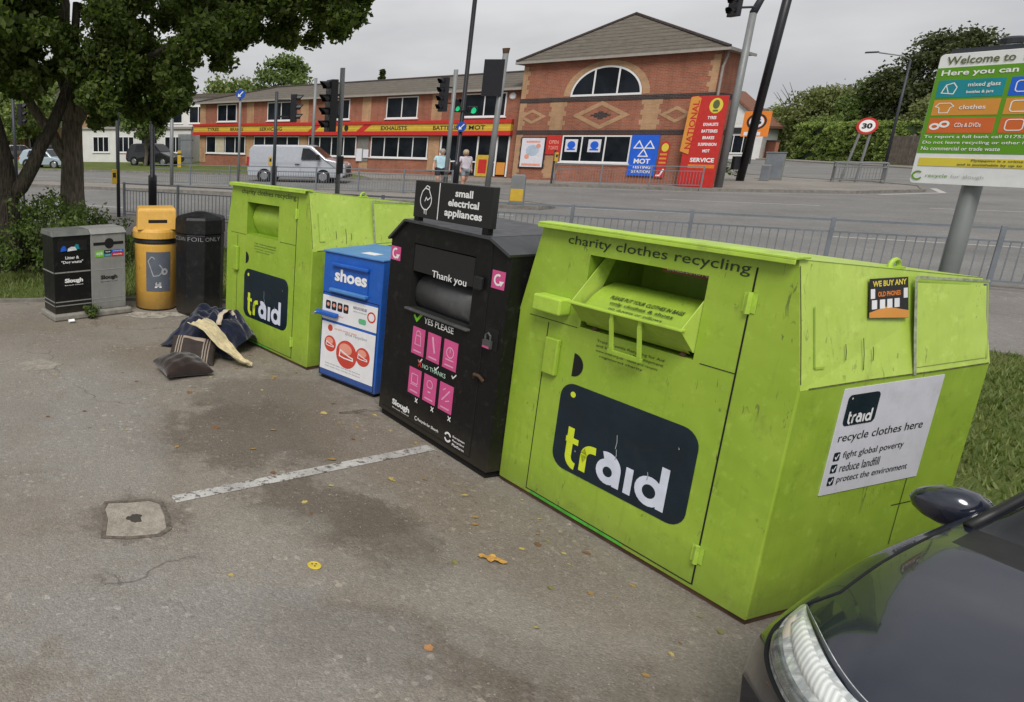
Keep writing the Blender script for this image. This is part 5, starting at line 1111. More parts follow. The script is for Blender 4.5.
def patch(fn, off, name, m, par, sgn, nu=14, nv=8):
    k = MB(); vs = []
    for i in range(nu+1):
        for j in range(nv+1):
            a, b = fn(i/nu, j/nv); p = LF.at(a, b); n_ = LF.normal(a, b); n_ = n_ if n_[2]+n_[1]-n_[0]*-1 > 0 or n_[2] > 0 else -n_
            e = off*min(1, 4*min(i/nu, 1-i/nu, j/nv, 1-j/nv)+.15)
            vs.append((p[0]+n_[0]*e, sgn*(p[1]+n_[1]*e), p[2]+n_[2]*e))
    k.add(vs, [(i*(nv+1)+j, (i+1)*(nv+1)+j, (i+1)*(nv+1)+j+1, i*(nv+1)+j+1) for i in range(nu) for j in range(nv)]); return k.build(name, m, par, smooth=True)
def lampmat():
    k = NT('headlamp_lens'); v = k.coord((26, 3, 3)); st = k.ramp(k.noise(v, 2.0, 3, .6), [(.35, .5), (.6, 1)])
    k.bsdf(k.mix(k.ramp(k.noise(k.coord((3, 30, 12)), 1.2, 2), [(.42, 0), (.6, 1)]), (.42, .45, .45), k.mix(1, (.80, .84, .82), st, 'MULTIPLY')), .16, .1, coat=1.0); return k.m
M['headlens'] = lampmat()
def ribs():
    k = NT('ribbed_reflector'); s_ = k.sep(k.coord()); f = k.math('FRACT', k.math('MULTIPLY', k.math('ADD', s_[1], k.math('MULTIPLY', s_[2], .6)), 46)); k.bsdf(k.mix(k.ramp(f, [(0, 0), (.5, 1), (1, 0)]), (.50, .53, .52), (.88, .90, .86)), .2, .1, coat=1.0); return k.m
M['lampribs'] = ribs(); M['lampdark'] = plain('lamp_chamber', (.20, .215, .21), .25, .5, var=.6, scale=16, coat=1.0)
for sgn in (-1, 1):
    bz = lambda p, u: tuple((1-u)**2*p[0][i] + 2*u*(1-u)*p[1][i] + u*u*p[2][i] for i in (0, 1))
    def lampuv(u, v):
        q0 = bz(((.75, 5.0), (.75, 3.55), (3.0, 3.55)), u); q1 = bz(((2.4, 5.35), (2.85, 4.45), (3.15, 3.64)), u); return q0[0]+(q1[0]-q0[0])*v, q0[1]+(q1[1]-q0[1])*v
    hl = patch(lampuv, .012, 'headlight', M['headlens'], CAR, sgn, 20, 12)
    patch(lambda u, v: lampuv(.04+.78*u, .08+.36*v), .020, 'lamp_chamber', M['lampdark'], hl, sgn, 20, 6)
    patch(lambda u, v: lampuv(.05+.80*u, .52+.34*v), .022, 'lamp_reflector', M['lampribs'], hl, sgn, 24, 6)
    patch(lambda u, v: lampuv(.03+.94*u, .90+.09*v), .0165, 'lamp_strip', M['carpaint'], hl, sgn, 20, 2)
    patch(lambda u, v: lampuv(.02+.97*u, -.05+.07*v), .0165, 'lamp_surround', M['blackvoid'], hl, sgn, 20, 2)
    patch(lambda u, v: lampuv(.55+.33*u, .3+.4*v), .016, 'indicator_lens', plain('amber_clear', (.55, .50, .42), .15), hl, sgn, 6, 4)
    surf([(3.1+.25*i, 3.66+min(.3, .1*i)) for i in range(16)], .0005, 'bonnet_gap', M['blackvoid'], CAR, sgn, .0045)
    mr = thing('tmp', 'x', 'x') if False else None
    k = MB(); Fm = T(-1.585, sgn*.925, .965)
    bmv = []
    for i in range(9):
        for j in range(12):
            t_ = PI*i/8; u_ = 2*PI*j/12; ex = .8
            x = .075*abs(math.cos(t_))**ex*math.copysign(1, math.cos(t_)); rr = abs(math.sin(t_))**.7
            bmv.append((x*1.15 + .02*math.cos(u_)*rr, sgn*.12*rr*math.cos(u_), .086*rr*math.sin(u_)*(1.0-.15*math.cos(u_))))
    k.add(bmv, [(i*12+j, i*12+(j+1) % 12, (i+1)*12+(j+1) % 12, (i+1)*12+j) for i in range(8) for j in range(12)], Fm)
    mo = k.build('wing_mirror', M['carpaint'], CAR, smooth=True)
    k = MB(); k.tube([(-1.56, sgn*.79, .90), (-1.565, sgn*.83, .915), (-1.57, sgn*.87, .93)], [.045, .035, .03], 8); k.build('mirror_stalk', M['carblack'], mo, smooth=True)
    k = MB(); k.prism(rrect(-.095, -.055, .095, .055, .03), 0, .004, Fm @ frame((-.075, 0, 0), (0, -1, 0), (0, 0, 1))); k.build('mirror_glass', M['chrome'], mo)
    for x in (-.92, -3.22):
        W_ = frame((x, sgn*.80, .30), (1, 0, 0), (0, 0, 1)); k = MB(); k.lathe([(.20, -.09), (.29, -.085), (.305, -.05), (.305, .05), (.29, .085), (.2, .09)], 28, W_); wh = k.build('wheel', M['tyre'], CAR, smooth=False)
        k = MB(); F2 = frame((x, sgn*.892, .30), (1, 0, 0), (0, 0, 1)) if sgn < 0 else frame((x, .892, .30), (-1, 0, 0), (0, 0, 1)); k.lathe([(.195, -.002), (.19, .004), (.17, .002)], 24, F2)
        for q in range(5):
            c_, s_ = math.cos(q*2*PI/5), math.sin(q*2*PI/5); k.ribbon([(.03*c_, .03*s_), (.18*c_, .18*s_)], .05, .006, F2)
        k.build('rim', M['alloy'], wh)
    surf([(7.0, 4.15), (7.5, 4.15), (8.0, 4.1), (8.6, 4.05), (9.2, 4.0)], .004, 'pillar_trim', M['carblack'], CAR, sgn, .02)
k = MB(); k.tube([(-1.36, -.55, 1.02), (-1.42, -.1, 1.055), (-1.5, .35, 1.11)], .008, 6); k.build('wiper', M['carblack'], CAR)
k = MB(); k.box(-.02, -.26, .36, .012, .26, .47); k.build('number_plate', M['boardyellow'] if False else M['white'], CAR)
k = MB(); k.box(-.012, -.52, .50, .008, .52, .56); k.build('grille', M['carblack'], CAR)

# ------------------------------------------------------------------ vehicles across the road
def vehicle(name, label, cat, loc, rz, prof, W, belt, paint, wins, screens, wheels, wr=.32, group=None, lamps=(), taper=.16):
    """prof: side outline (x forward, z up), leaning in above the belt line"""
    t = thing(name, label, cat, loc, rz, group); H = max(z for x, z in prof)
    hw = lambda z, e=0: (W/2 if z <= belt else W/2 - taper*(z-belt)/(H-belt)) + e
    k = MB(); n = len(prof)
    k.add([(x, -hw(z), z) for x, z in prof] + [(x, hw(z), z) for x, z in prof], [tuple(range(n))[::-1], tuple(range(n, 2*n))] + [(i, (i+1) % n, n+(i+1) % n, n+i) for i in range(n)])
    k.build('body', paint, t, bevel=.07, seg=3)
    for wq in wins:
        for sgn in (-1, 1):
            k = MB(); k.add([(x, sgn*hw(z, .006), z) for x, z in wq], [tuple(range(len(wq)))]); k.build('window', M['carglass'], t)
    for (x0, z0, x1, z1) in screens:
        d = Vector((z0-z1, 0, -(x0-x1)))*1.0; d = d.normalized()*.012
        if d.z < 0: d = -d
        k = MB(); a, b = hw(z0, -.12), hw(z1, -.10); k.add([(x0+d.x, -a, z0+d.z), (x0+d.x, a, z0+d.z), (x1+d.x, b, z1+d.z), (x1+d.x, -b, z1+d.z)], [(0, 1, 2, 3)]); k.build('windscreen', M['carglass'], t)
    for x in wheels:
        for sgn in (-1, 1):
            k = MB(); k.disc(0, 0, wr*1.18, .004, frame((x, sgn*W/2, wr), (-sgn, 0, 0), (0, 0, 1)), n=20); k.build('wheel_arch', M['blackvoid'], t)
            k = MB(); k.lathe([(wr*.66, .10), (wr*.95, .10), (wr, .06), (wr, -.14), (wr*.6, -.14)], 20, frame((x, sgn*(W/2-.08), wr), (-sgn, 0, 0), (0, 0, 1))); wh = k.build('wheel', M['tyre'], t)
            k = MB(); F_ = frame((x, sgn*(W/2+.02), wr), (-sgn, 0, 0), (0, 0, 1)); k.lathe([(wr*.64, 0), (wr*.6, .008)], 16, F_); k.build('rim', M['alloy'], wh)
    for (x, z, w_, h_, m_, nm) in lamps:
        for sgn in (-1, 1):
            k = MB(); y = sgn*hw(z, -w_*.6); k.box(x-.06, y-w_/2, z-h_/2, x+.06, y+w_/2, z+h_/2); k.build(nm, m_, t, bevel=.02)
    return t, hw
vx, vy = 4.95, 42.4; vang = -24
vp = [(.05,.28), (5.25,.28), (5.42,.45), (5.40,.85), (5.22,1.08), (4.35,1.28), (3.55,1.93), (3.25,1.98), (.25,1.98), (.06,1.75), (0,.6)]
t, hw = vehicle('delivery_van', 'silver grey panel van driving along the far carriageway', 'van', (vx, vy, -.012), vang, vp, 1.95, 1.15, M['vanwhite'],
    [[(3.02,1.22), (4.12,1.24), (3.62,1.66), (3.42,1.80), (3.06,1.82)]], [(4.32, 1.30, 3.60, 1.88)], (1.0, 4.25), .33, None,
    [(5.28, .92, .42, .16, M['lamp'], 'headlight'), (.02, 1.1, .12, .5, M['taillight'], 'tail_light')], .22)
k = MB(); k.box(5.30, -.62, .52, 5.43, .62, .84); k.build('grille', M['carblack'], t, bevel=.02); k = MB(); k.box(5.2, -.95, .30, 5.455, .95, .42); k.build('bumper', M['carblack'], t, bevel=.02)
for sgn in (-1, 1):
    k = MB(); k.box(3.9, sgn*1.18-.11, 1.22, 4.06, sgn*1.18+.11, 1.5); k.box(3.95, sgn*1.06-.08, 1.24, 4.0, sgn*1.06+.08, 1.3); k.build('wing_mirror', M['carblack'], t, bevel=.03)
    k = MB(); F_ = T(0, sgn*(.975+.004), 0) @ FR
    for q in ([(3.0, .45), (3.0, 1.15)], [(1.7, .45), (1.7, 1.15)], [(.25, 1.05), (3.0, 1.05)], [(1.35, .62), (3.9, .62)]): k.ribbon(q, .018, 0, F_)
    k.build('panel_seam', M['greyletter'], t); k = MB(); k.box(2.7, sgn*.985-.012, .95, 2.95, sgn*.985+.012, 1.0); k.build('door_handle', M['carblack'], t)
def carprof(L, H, hood=.95, rear=.95, suv=False):
    return [(.04*L,.28), (.96*L,.28), (L,.5), (.985*L,.72), (.74*L,hood), (.58*L,H-.03), (.50*L,H), (.22*L,H), (.10*L,H-.07), (.02*L,rear), (0,.5)]
def carw(L, H, b=.98): return [[(.20*L,b), (.44*L,b), (.44*L,H-.1), (.235*L,H-.1)], [(.455*L,b), (.69*L,b), (.565*L,H-.1), (.455*L,H-.1)]]
paint = lambda n, c: plain(n, c, .3, .2, var=.05, coat=.7)
def car(name, label, loc, rz, L, H, pt, W=1.8):
    b = .62*H
    return vehicle(name, label, 'car', loc, rz, carprof(L, H, b, b), W, b-.02, pt, carw(L, H, b), [(.735*L, b+.03, .59*L, H-.06), (.025*L, b+.03, .095*L, H-.12)], (.19*L, .80*L), .33, 'cars parked beyond the main road', [(.97*L, .66, .36, .16, M['lamp'], 'headlight'), (.02*L, .72, .2, .3, M['taillight'], 'tail_light')])
car('parked_car', 'black estate car parked on the grass before the white office block', (-2.75, 62.4, .07), -35, 4.7, 1.75, paint('black_gloss', (.010, .011, .014)))
car('parked_car', 'pale blue hatchback at the road edge seen between the tree trunks', (-10.9, 58.2, .0), -24, 4.0, 1.45, paint('pale_blue_gloss', (.38, .46, .52)))
car('parked_car', 'dark blue saloon parked behind the pale blue hatchback', (-12.2, 73.5, .02), -20, 4.5, 1.5, paint('dark_blue_gloss', (.018, .03, .085)))
car('parked_car', 'dark grey car half hidden behind the front tree trunk', (-9.4, 77.5, .02), 30, 4.4, 1.5, paint('graphite_gloss', (.03, .032, .036)))
car('parked_car', 'white off roader parked at the left end of the white office block', (-7.6, 79.2, .02), 20, 4.6, 1.75, paint('white_gloss', (.70, .70, .70)))
car('parked_car', 'small dark car parked farther back left of the leaning tree', (-16.8, 77.5, .02), 5, 4.2, 1.5, paint('brown_gloss', (.06, .045, .04)))
# ------------------------------------------------------------------ trees, hedge, shrubs, grass
def leaves(name, centers, radii, counts, size, m, parent, squash=.75, jitter=.35, seed=1, drop=.0, aspect=.62, shell=.55):
    """leaf-sized rhombic faces scattered in clumps: centers (n,3), radii, leaf counts"""
    r = np.random.default_rng(seed); C = []
    for c, R_, n in zip(centers, radii, counts):
        d = r.normal(size=(n, 3)); d /= np.linalg.norm(d, axis=1)[:, None]
        rad = R_*(r.random(n)**shell)[:, None]*(1 + jitter*r.normal(size=(n, 1))*.5)
        C.append(np.array(c) + d*rad*np.array([1, 1, squash]))
    C = np.concatenate(C); n = len(C)
    nrm = r.normal(size=(n, 3)) + np.array([0, 0, .7]); nrm /= np.linalg.norm(nrm, axis=1)[:, None]
    t = np.cross(nrm, r.normal(size=(n, 3))); t /= np.linalg.norm(t, axis=1)[:, None]; b = np.cross(nrm, t)
    s = size*(.6 + .8*r.random(n))[:, None]; bend = nrm*s*.18
    V = np.empty((n, 4, 3)); V[:, 0] = C - t*s*.5; V[:, 1] = C + b*s*aspect*.5 - bend + t*s*.05; V[:, 2] = C + t*s*.5; V[:, 3] = C - b*s*aspect*.5 - bend + t*s*.05
    me = bpy.data.meshes.new(name); me.vertices.add(4*n); me.vertices.foreach_set('co', V.reshape(-1).astype(np.float32))
    me.loops.add(4*n); me.loops.foreach_set('vertex_index', np.arange(4*n, dtype=np.int32)); me.polygons.add(n)
    me.polygons.foreach_set('loop_start', np.arange(0, 4*n, 4, dtype=np.int32)); me.update(calc_edges=True); me.validate()
    me.materials.append(m); o = bpy.data.objects.new(name, me); col.objects.link(o)
    if parent is not None: o.parent = parent
    return o
def limb(k, p, r0, r1, n=10): 
    m = len(p); k.tube(p, [r0 + (r1-r0)*i/(m-1) for i in range(m)], n, cap=True)
def wavy(p, amp, seed):
    r = random.Random(seed); out = [Vector(p[0])]
    for a, b in zip(p[:-1], p[1:]):
        a, b = Vector(a), Vector(b)
        for q in (1/3, 2/3, 1): out.append(a.lerp(b, q) + Vector((r.uniform(-amp, amp), r.uniform(-amp, amp), r.uniform(-amp, amp)*.4))*(1 if q < 1 else .3))
    return out
# --- front tree
t = thing('street_tree', 'large broadleaf tree with a forked trunk and low dark crown behind the twin litter bin', 'tree', (-1.95, 15.2, .04))
L0 = Vector((-1.95, 15.2, .04)); loc_ = lambda x, y, z: tuple(Vector((x, y, z)) - L0)
k = MB(); limb(k, wavy([loc_(-1.95, 15.2, -.1), loc_(-1.93, 15.2, .25), loc_(-1.90, 15.2, 1.4), loc_(-1.85, 15.15, 2.75)], .02, 3), .34, .20, 16); k.v = [(x*(1+.35*max(0, .35-z)), y*(1+.35*max(0, .35-z)), z) for x, y, z in k.v]
limb(k, wavy([loc_(-1.90, 15.2, 1.9), loc_(-2.25, 15.1, 2.5), loc_(-2.75, 15, 3.3), loc_(-3.0, 14.8, 4.6), loc_(-3.6, 14.5, 5.8)], .04, 4), .13, .05)
limb(k, wavy([loc_(-1.86, 15.15, 2.65), loc_(-2.0, 15.1, 3.6), loc_(-1.9, 15, 4.9), loc_(-2.1, 14.9, 6.5)], .05, 5), .17, .06)
limb(k, wavy([loc_(-1.85, 15.15, 2.65), loc_(-1.45, 15, 3.4), loc_(-1.15, 14.8, 4.6), loc_(-.6, 14.4, 6.0)], .05, 6), .16, .05)
limb(k, wavy([loc_(-1.4, 15, 3.45), loc_(-.7, 14.8, 3.75), loc_(.3, 14.6, 4.25), loc_(1.6, 14.3, 4.7), loc_(2.9, 14.1, 5.0)], .05, 7), .075, .02)
limb(k, wavy([loc_(-1.1, 14.8, 4.6), loc_(.4, 14.5, 5.3), loc_(2.2, 14.4, 6.0), loc_(3.6, 14.3, 6.1)], .06, 8), .07, .02)
k.build('trunk', M['bark'], t, smooth=True)
r = np.random.default_rng(11)
prof = [(-60, 105), (-20, 100), (0, 92), (22, 106), (45, 82), (70, 92), (90, 132), (105, 140), (118, 106), (135, 130), (150, 136), (172, 132), (182, 120), (195, 72), (215, 80), (232, 66), (255, 42), (275, 56), (305, 58), (325, 42), (345, 55), (356, 24), (372, 4), (385, -30)]
def zbot(px): 
    for (a, za), (b, zb_) in zip(prof[:-1], prof[1:]):
        if a <= px <= b: return za + (zb_-za)*(px-a)/(b-a)
    return -30
cs_, rs_, ns_ = [], [], []
for i in range(330):
    px = r.uniform(-60, 372); Y = r.uniform(12.6, 17.4); lift = abs(r.normal())*30 if r.random() < .5 else r.uniform(0, 170)
    v = zbot(px) - lift - 9; tt = Y/1.04; X = (px-165)/730*tt; z = 2.5 + (-.2546 + .967*(327-v)/730)*tt
    cs_.append(loc_(X, Y, z)); R_ = r.uniform(.2, .46) if lift > 25 else r.uniform(.11, .26); rs_.append(R_); ns_.append(int(1400*R_*R_*3.4)+70)
for i in range(150):                                                   # upper crown, unseen above the frame: leaf dome added to block light
    a_ = r.uniform(0, 2*PI); q = r.random()**.5; X = -1.6 + 5.6*q*math.cos(a_); Y = 15 + 5.0*q*math.sin(a_); z = 6.0 + r.uniform(0, 1)*4.4*(1-q*q)**.5
    cs_.append(loc_(X, Y, z)); rs_.append(r.uniform(.7, 1.1)); ns_.append(210)
leaves('crown', cs_, rs_, ns_, .10, M['leafdark'], t, .8, .3, 2)
# --- leaning tree, far left
t = thing('street_tree', 'leaning dark tree at the left edge with one thick branch rising to the right', 'tree', (-3.0, 13.6, .04)); L0 = Vector((-3.0, 13.6, .04))
k = MB(); limb(k, wavy([loc_(-3.02, 13.6, -.1), loc_(-2.98, 13.6, .3), loc_(-2.95, 13.6, 1.2), loc_(-3.02, 13.65, 2.1), loc_(-3.3, 13.6, 3.4), loc_(-3.7, 13.4, 5.4)], .02, 13), .36, .14, 14)
limb(k, wavy([loc_(-2.9, 13.6, 1.3), loc_(-2.55, 13.65, 1.75), loc_(-2.1, 13.8, 2.55), loc_(-1.75, 14.0, 3.4), loc_(-1.6, 14.2, 4.8)], .03, 14), .17, .07, 12)
k.build('trunk', M['barkdark'], t, smooth=True)
cs_, rs_, ns_ = [], [], []
for i in range(110):
    X = r.uniform(-6.4, -2.0); Y = r.uniform(11.6, 15.5); z = r.uniform(3.9, 7.5) if r.random() < .8 else r.uniform(3.3, 4.2); cs_.append(loc_(X, Y, z)); rs_.append(r.uniform(.35, .7)); ns_.append(150)
leaves('crown', cs_, rs_, ns_, .16, M['leafdark'], t, .8, .3, 4)
# --- trees beyond
def tree(label, x, y, h, w, m, seed, size=.35, n=60, trunk=.25, zb=.25, per=90, group='trees beyond the road', conic=False, bk='barkdark', squash=.8, z0=0, bare=0):
    t = thing('background_tree', label, 'tree', (x, y, z0), 0, group); rr = np.random.default_rng(seed); k = MB()
    limb(k, wavy([(0, 0, -.2), (.1, 0, h*.3), (0, .1, h*.6), (.1, 0, h*.88)], .06*w/3, seed), trunk, trunk*.25, 8)
    for i in range(6):
        a_ = rr.uniform(0, 2*PI); z_ = h*rr.uniform(.3, .6); limb(k, wavy([(0, 0, z_), (math.cos(a_)*w*.25, math.sin(a_)*w*.25, z_+h*.14), (math.cos(a_)*w*.42, math.sin(a_)*w*.42, z_+h*.26)], .05*w/3, seed+i), trunk*.45, trunk*.1, 6)
    for i in range(bare):
        a_ = rr.uniform(0, 2*PI); limb(k, wavy([(math.cos(a_)*w*.3, math.sin(a_)*w*.3, h*.6), (math.cos(a_)*w*.5, math.sin(a_)*w*.5, h*rr.uniform(.95, 1.12))], .12, seed+40+i), .06, .015, 5)
    k.build('trunk', M[bk], t, smooth=True); cs, rs, ns = [], [], []
    for i in range(n):
        u = rr.random(); z_ = h*(zb + (1-zb)*u); 
        prof_ = (1-u)**.8 if conic else math.sin(PI*min(.98, .16+.80*u))**.7
        a_ = rr.uniform(0, 2*PI); q = rr.random()**.45; R_ = w*rr.uniform(.10, .2)*(.55 if conic else 1)
        cs.append((math.cos(a_)*w*.5*prof_*q, math.sin(a_)*w*.5*prof_*q, min(z_, h-R_*.5))); rs.append(R_); ns.append(per)
    leaves('crown', cs, rs, ns, size, M[m], t, squash, .35, seed+1); return t
tree('rounded green tree above the roof of the tyre centre wing', 12.7, 83, 10.6, 7, 'leafmid', 21, .4, 80)
tree('pale green tree left of the rounded one behind the wing roof', 8.0, 88, 8.9, 8.5, 'leafpale', 22, .42, 70)
tree('dark conifer tip poking over the wing roof', 22.6, 80, 9.0, 2.4, 'leafblack', 23, .3, 50, conic=True, zb=.5)
tree('young tree on the far grass before the white office block', -1.6, 60.2, 5.6, 4.2, 'leafmid', 24, .28, 50, .18, .42, bk='bark')
tree('dark bushy tree behind the parked cars at far left', -16.5, 90, 9, 10, 'leafmid', 25, .42, 70)
tree('pale willow like tree between the two front trunks', -15.5, 84, 9.5, 7, 'leafpale', 26, .4, 70)
tree('tall tree above the tan brick house', -5, 102, 15, 12, 'leafmid', 27, .5, 80)
tree('tall green tree beyond the white office block roof', -11, 98, 13, 11, 'leafpale', 33, .5, 80)
tree('green tree over the corner shop roof right of the tyre centre', 66, 101, 9.5, 8, 'leafmid', 28, .45, 80)
tree('huge dark evergreen tree towering over the wooden fence', 76, 75, 11.9, 10.8, 'leafblack', 29, .34, 190, .5, .1, 150)
tree('broad tree with thin bare twigs showing above its crown', 74.4, 85, 7.4, 11, 'leafolive', 30, .36, 130, .3, .1, 110, bare=16)
tree('bushy tree between the hedge and the huge evergreen', 74.0, 79, 8.3, 6.6, 'leafmid', 31, .32, 90, .3, .1, 120)
tree('light olive tree in front of the evergreen beside the welcome board', 65.5, 64.5, 5.6, 4.6, 'leafolive', 32, .26, 80, .2, .42, 110)
tree('yellow green low tree just above the hedge', 69.2, 79, 4.3, 5.6, 'leafpale', 34, .25, 60, .2, .15)
tree('olive tree at the far left end of the hedge', 77.5, 95, 5.7, 7.5, 'leafolive', 35, .34, 80, .3, .1)
tree('dark bushy tree beside the huge evergreen behind the welcome board', 77.3, 71, 9.3, 9, 'leafblack', 36, .34, 120, .4, .1, 120)
# --- clipped hedge, wooden fence
hd = thing('hedge', 'tall clipped green hedge along the side road', 'hedge', (64.9, 77.6, 0), math.degrees(math.atan2(58.9-77.6, 59.9-64.9)))
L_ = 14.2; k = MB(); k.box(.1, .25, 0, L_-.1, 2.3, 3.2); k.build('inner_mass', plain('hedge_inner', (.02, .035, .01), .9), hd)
cs, rs, ns = [], [], []
rr = np.random.default_rng(5)
for i in range(420):
    f_ = rr.random(); x_ = rr.uniform(0, L_); y_, z_ = (rr.uniform(-.1, .2), rr.uniform(.1, 3.4)) if f_ < .62 else (rr.uniform(0, 2.4), rr.uniform(3.1, 3.55))
    if rr.random() < .12: x_, y_, z_ = L_ + rr.uniform(-.15, .1), rr.uniform(0, 2.3), rr.uniform(.1, 3.4)
    cs.append((x_, y_, z_)); rs.append(rr.uniform(.25, .45)); ns.append(70)
leaves('foliage', cs, rs, ns, .22, M['leafhedge'], hd, .85, .2, 6)
fn = thing('wooden_fence', 'weathered grey close boarded fence beside the hedge', 'fence', (61.0, 63.2, .05), math.degrees(math.atan2(-22, -5.8)))
wm = plain('weathered_boards', (.15, .125, .10), .9, var=.35, scale=3)
for i in range(8):
    k = MB(); k.box(2.45*i, -.07, 0, 2.45*i+.14, .07, 2.5); k.build('post', wm, fn)
    k = MB()
    for j in range(15): k.box(2.45*i+.145+.152*j, -.03+.012*(j % 2), .08, 2.45*i+.145+.152*j+.150, -.012+.012*(j % 2), 2.35+.02*math.sin(i*3+j*.7))
    k.build('fence_panel', wm, fn)
bw = thing('brick_wall', 'low red brown brick wall at the left end of the hedge', 'wall', (65.2, 82.5, 0), -110); k = MB(); k.box(0, 0, 0, 4.2, .3, 1.8); k.build('wall', M['brick'], bw); k = MB(); k.box(-.05, -.05, 1.8, 4.25, .35, 1.95); k.build('coping', M['darkbrick'], bw)
# low scrub by the mast
def shrub(name, label, pts, m, seed, size, per, cat='shrub', stems=True, group=None, squash=.9):
    x, y, z = pts[0][:3]; t = thing(name, label, cat, (x, y, .03), 0, group); k = MB(); cs, rs, ns = [], [], []; rr = random.Random(seed)
    for (a, b, c, R_) in pts:
        cs.append((a-x, b-y, c)); rs.append(R_); ns.append(int(per*R_*R_*8)+30)
        limb(k, wavy([((a-x)*.5, (b-y)*.5, -.03), (a-x, b-y, c)], .04, seed+len(cs)), .016, .006, 5)
    k.build('stems', M['barkdark'], t); leaves('foliage', cs, rs, ns, size, M[m], t, squash, .4, seed, shell=.5); return t
rr = random.Random(8); pts = []
for i in range(120):
    X = rr.uniform(-3.6, -1.15); Y = rr.uniform(12.1, 14.9); hmax = 1.45 - .35*abs(X+2.3) - .15*abs(Y-13.4)
    pts.append((X, Y, rr.uniform(.1, max(.25, hmax)), rr.uniform(.14, .28)))
shrub('shrub', 'straggling green shrub around the foot of the front trees', pts, 'leafshrub', 41, .075, 90)
pts = [(-1.25+rr.uniform(-.5, .7), 14.2+rr.uniform(-.6, .6), rr.uniform(.1, .85), rr.uniform(.10, .18)) for i in range(26)]
shrub('shrub', 'small wispy shrub between the front tree trunk and the yellow bin', pts, 'leafshrub', 42, .07, 80)
pts = [(29.3+rr.uniform(-1.6, 1.6), 42+rr.uniform(-1.2, 1.2), rr.uniform(.1, .75), rr.uniform(.3, .5)) for i in range(26)]
shrub('shrub', 'low rough scrub between the pale mast and the black column', pts, 'leafolive', 43, .2, 20)
# --- grass blades
def grass(name, polytest, n, box, h, seed, z=.045, kind='stuff', m='grassblade'):
    r = np.random.default_rng(seed); X = r.uniform(box[0], box[1], n*3); Y = r.uniform(box[2], box[3], n*3)
    ok = polytest(X, Y); X, Y = X[ok][:n], Y[ok][:n]; n = len(X); d = np.sin(X*2.1+Y*1.3)+np.sin(X*.9-Y*2.7)+r.normal(size=n)*.8; ok = d > -1.1; X, Y = X[ok], Y[ok]; n = len(X)
    a = r.uniform(0, 2*PI, n); hh = h*(.4+r.random(n)*.9); w_ = .006+.006*r.random(n); lean = hh*r.uniform(.2, .9, n); la = r.uniform(0, 2*PI, n)
    V = np.empty((n, 3, 3)); V[:, 0] = np.stack([X-np.cos(a)*w_, Y-np.sin(a)*w_, np.full(n, z)], 1); V[:, 1] = np.stack([X+np.cos(a)*w_, Y+np.sin(a)*w_, np.full(n, z)], 1)
    V[:, 2] = np.stack([X+np.cos(la)*lean, Y+np.sin(la)*lean, z+hh], 1)
    me = bpy.data.meshes.new(name); me.vertices.add(3*n); me.vertices.foreach_set('co', V.reshape(-1).astype(np.float32)); me.loops.add(3*n); me.loops.foreach_set('vertex_index', np.arange(3*n, dtype=np.int32))
    me.polygons.add(n); me.polygons.foreach_set('loop_start', np.arange(0, 3*n, 3, dtype=np.int32)); me.update(calc_edges=True); me.materials.append(M[m])
    o = bpy.data.objects.new(name, me); col.objects.link(o); tag(o, None, None, None, kind); return o
def below(poly, X): return np.interp(X, [p[0] for p in poly], [p[1] for p in poly])
ed_t = sorted(edge[:6]); pv = pav
tag(grass('grass', lambda X, Y: (Y > below(ed_t, X)+.04) & (Y < below(pv, X)-.05), 42000, (-6, 2.2, 10.9, 18), .085, 51), 'short green grass on the verge behind the litter bins', 'grass')
exy = sorted([(y, x) for x, y in edge[4:]])
def rt(X, Y): return (X > np.interp(Y, [p[0] for p in exy], [p[1] for p in exy])+.06) & (Y < below(pv, X)-.05)
tag(grass('grass', rt, 60000, (4.2, 11.5, 1, 9.2), .065, 52), 'patchy short grass on the verge behind the large bank', 'grass')
# ------------------------------------------------------------------ things left on the ground
def cushion(name, label, loc, rz, w, d, h, m, tilt=(0, 0), seed=1, piping=None):
    t = thing(name, label, 'cushion', loc, rz); n = 26; vs = []; rr = random.Random(seed)
    for s in (1, -1):
        for i in range(n+1):
            for j in range(n+1):
                u, v = 2*i/n-1, 2*j/n-1; e = (1-u**2)*(1-v**2); k_ = .045; x = u*w/2*(1-k_*2*(1-v*v)*0-.06*(1-abs(u))*0) * (1-.10*(1-v**2)*abs(u)**3*0-.09*(1-v*v)*u*u); y = v*d/2*(1-.09*(1-u*u)*v*v)
                wr = .006*math.sin(9*u+3*v+seed)+.005*math.sin(13*v-4*u)
                z = s*(h/2*max(e, 0)**.42 + (wr*e**.3 if s > 0 else 0)); vs.append((x, y, z + h*.45 + .02*math.sin(2.2*u+seed)*1))
    N = (n+1)**2; fs = []
    for i in range(n):
        for j in range(n):
            a = i*(n+1)+j; fs.append((a, a+n+1, a+n+2, a+1)); fs.append((N+a, N+a+1, N+a+n+2, N+a+n+1))
    mb = MB(); mb.add(vs, fs, Matrix.Rotation(R(tilt[0]), 4, 'X') @ Matrix.Rotation(R(tilt[1]), 4, 'Y')); mb.build('cover', m, t, smooth=True, merge=True, sub=1); return t
def velvet(name, c):
    k = NT(name); v = k.coord(); cl = k.mix(k.ramp(k.noise(v, 7, 5, .7), [(.3, 0), (.7, 1)]), tuple(x*.6 for x in c), tuple(x*1.5 for x in c)); b = k.bsdf(cl, .85, 0, k.bump(k.math('ADD', k.noise(v, 90, 3), k.math('MULTIPLY', k.noise(k.coord((1, 2.5, 1)), 9, 5, .6, 1.2), 1.6)), .45, .010), spec=.08); b.inputs['Sheen Weight'].default_value = .4; return k.m
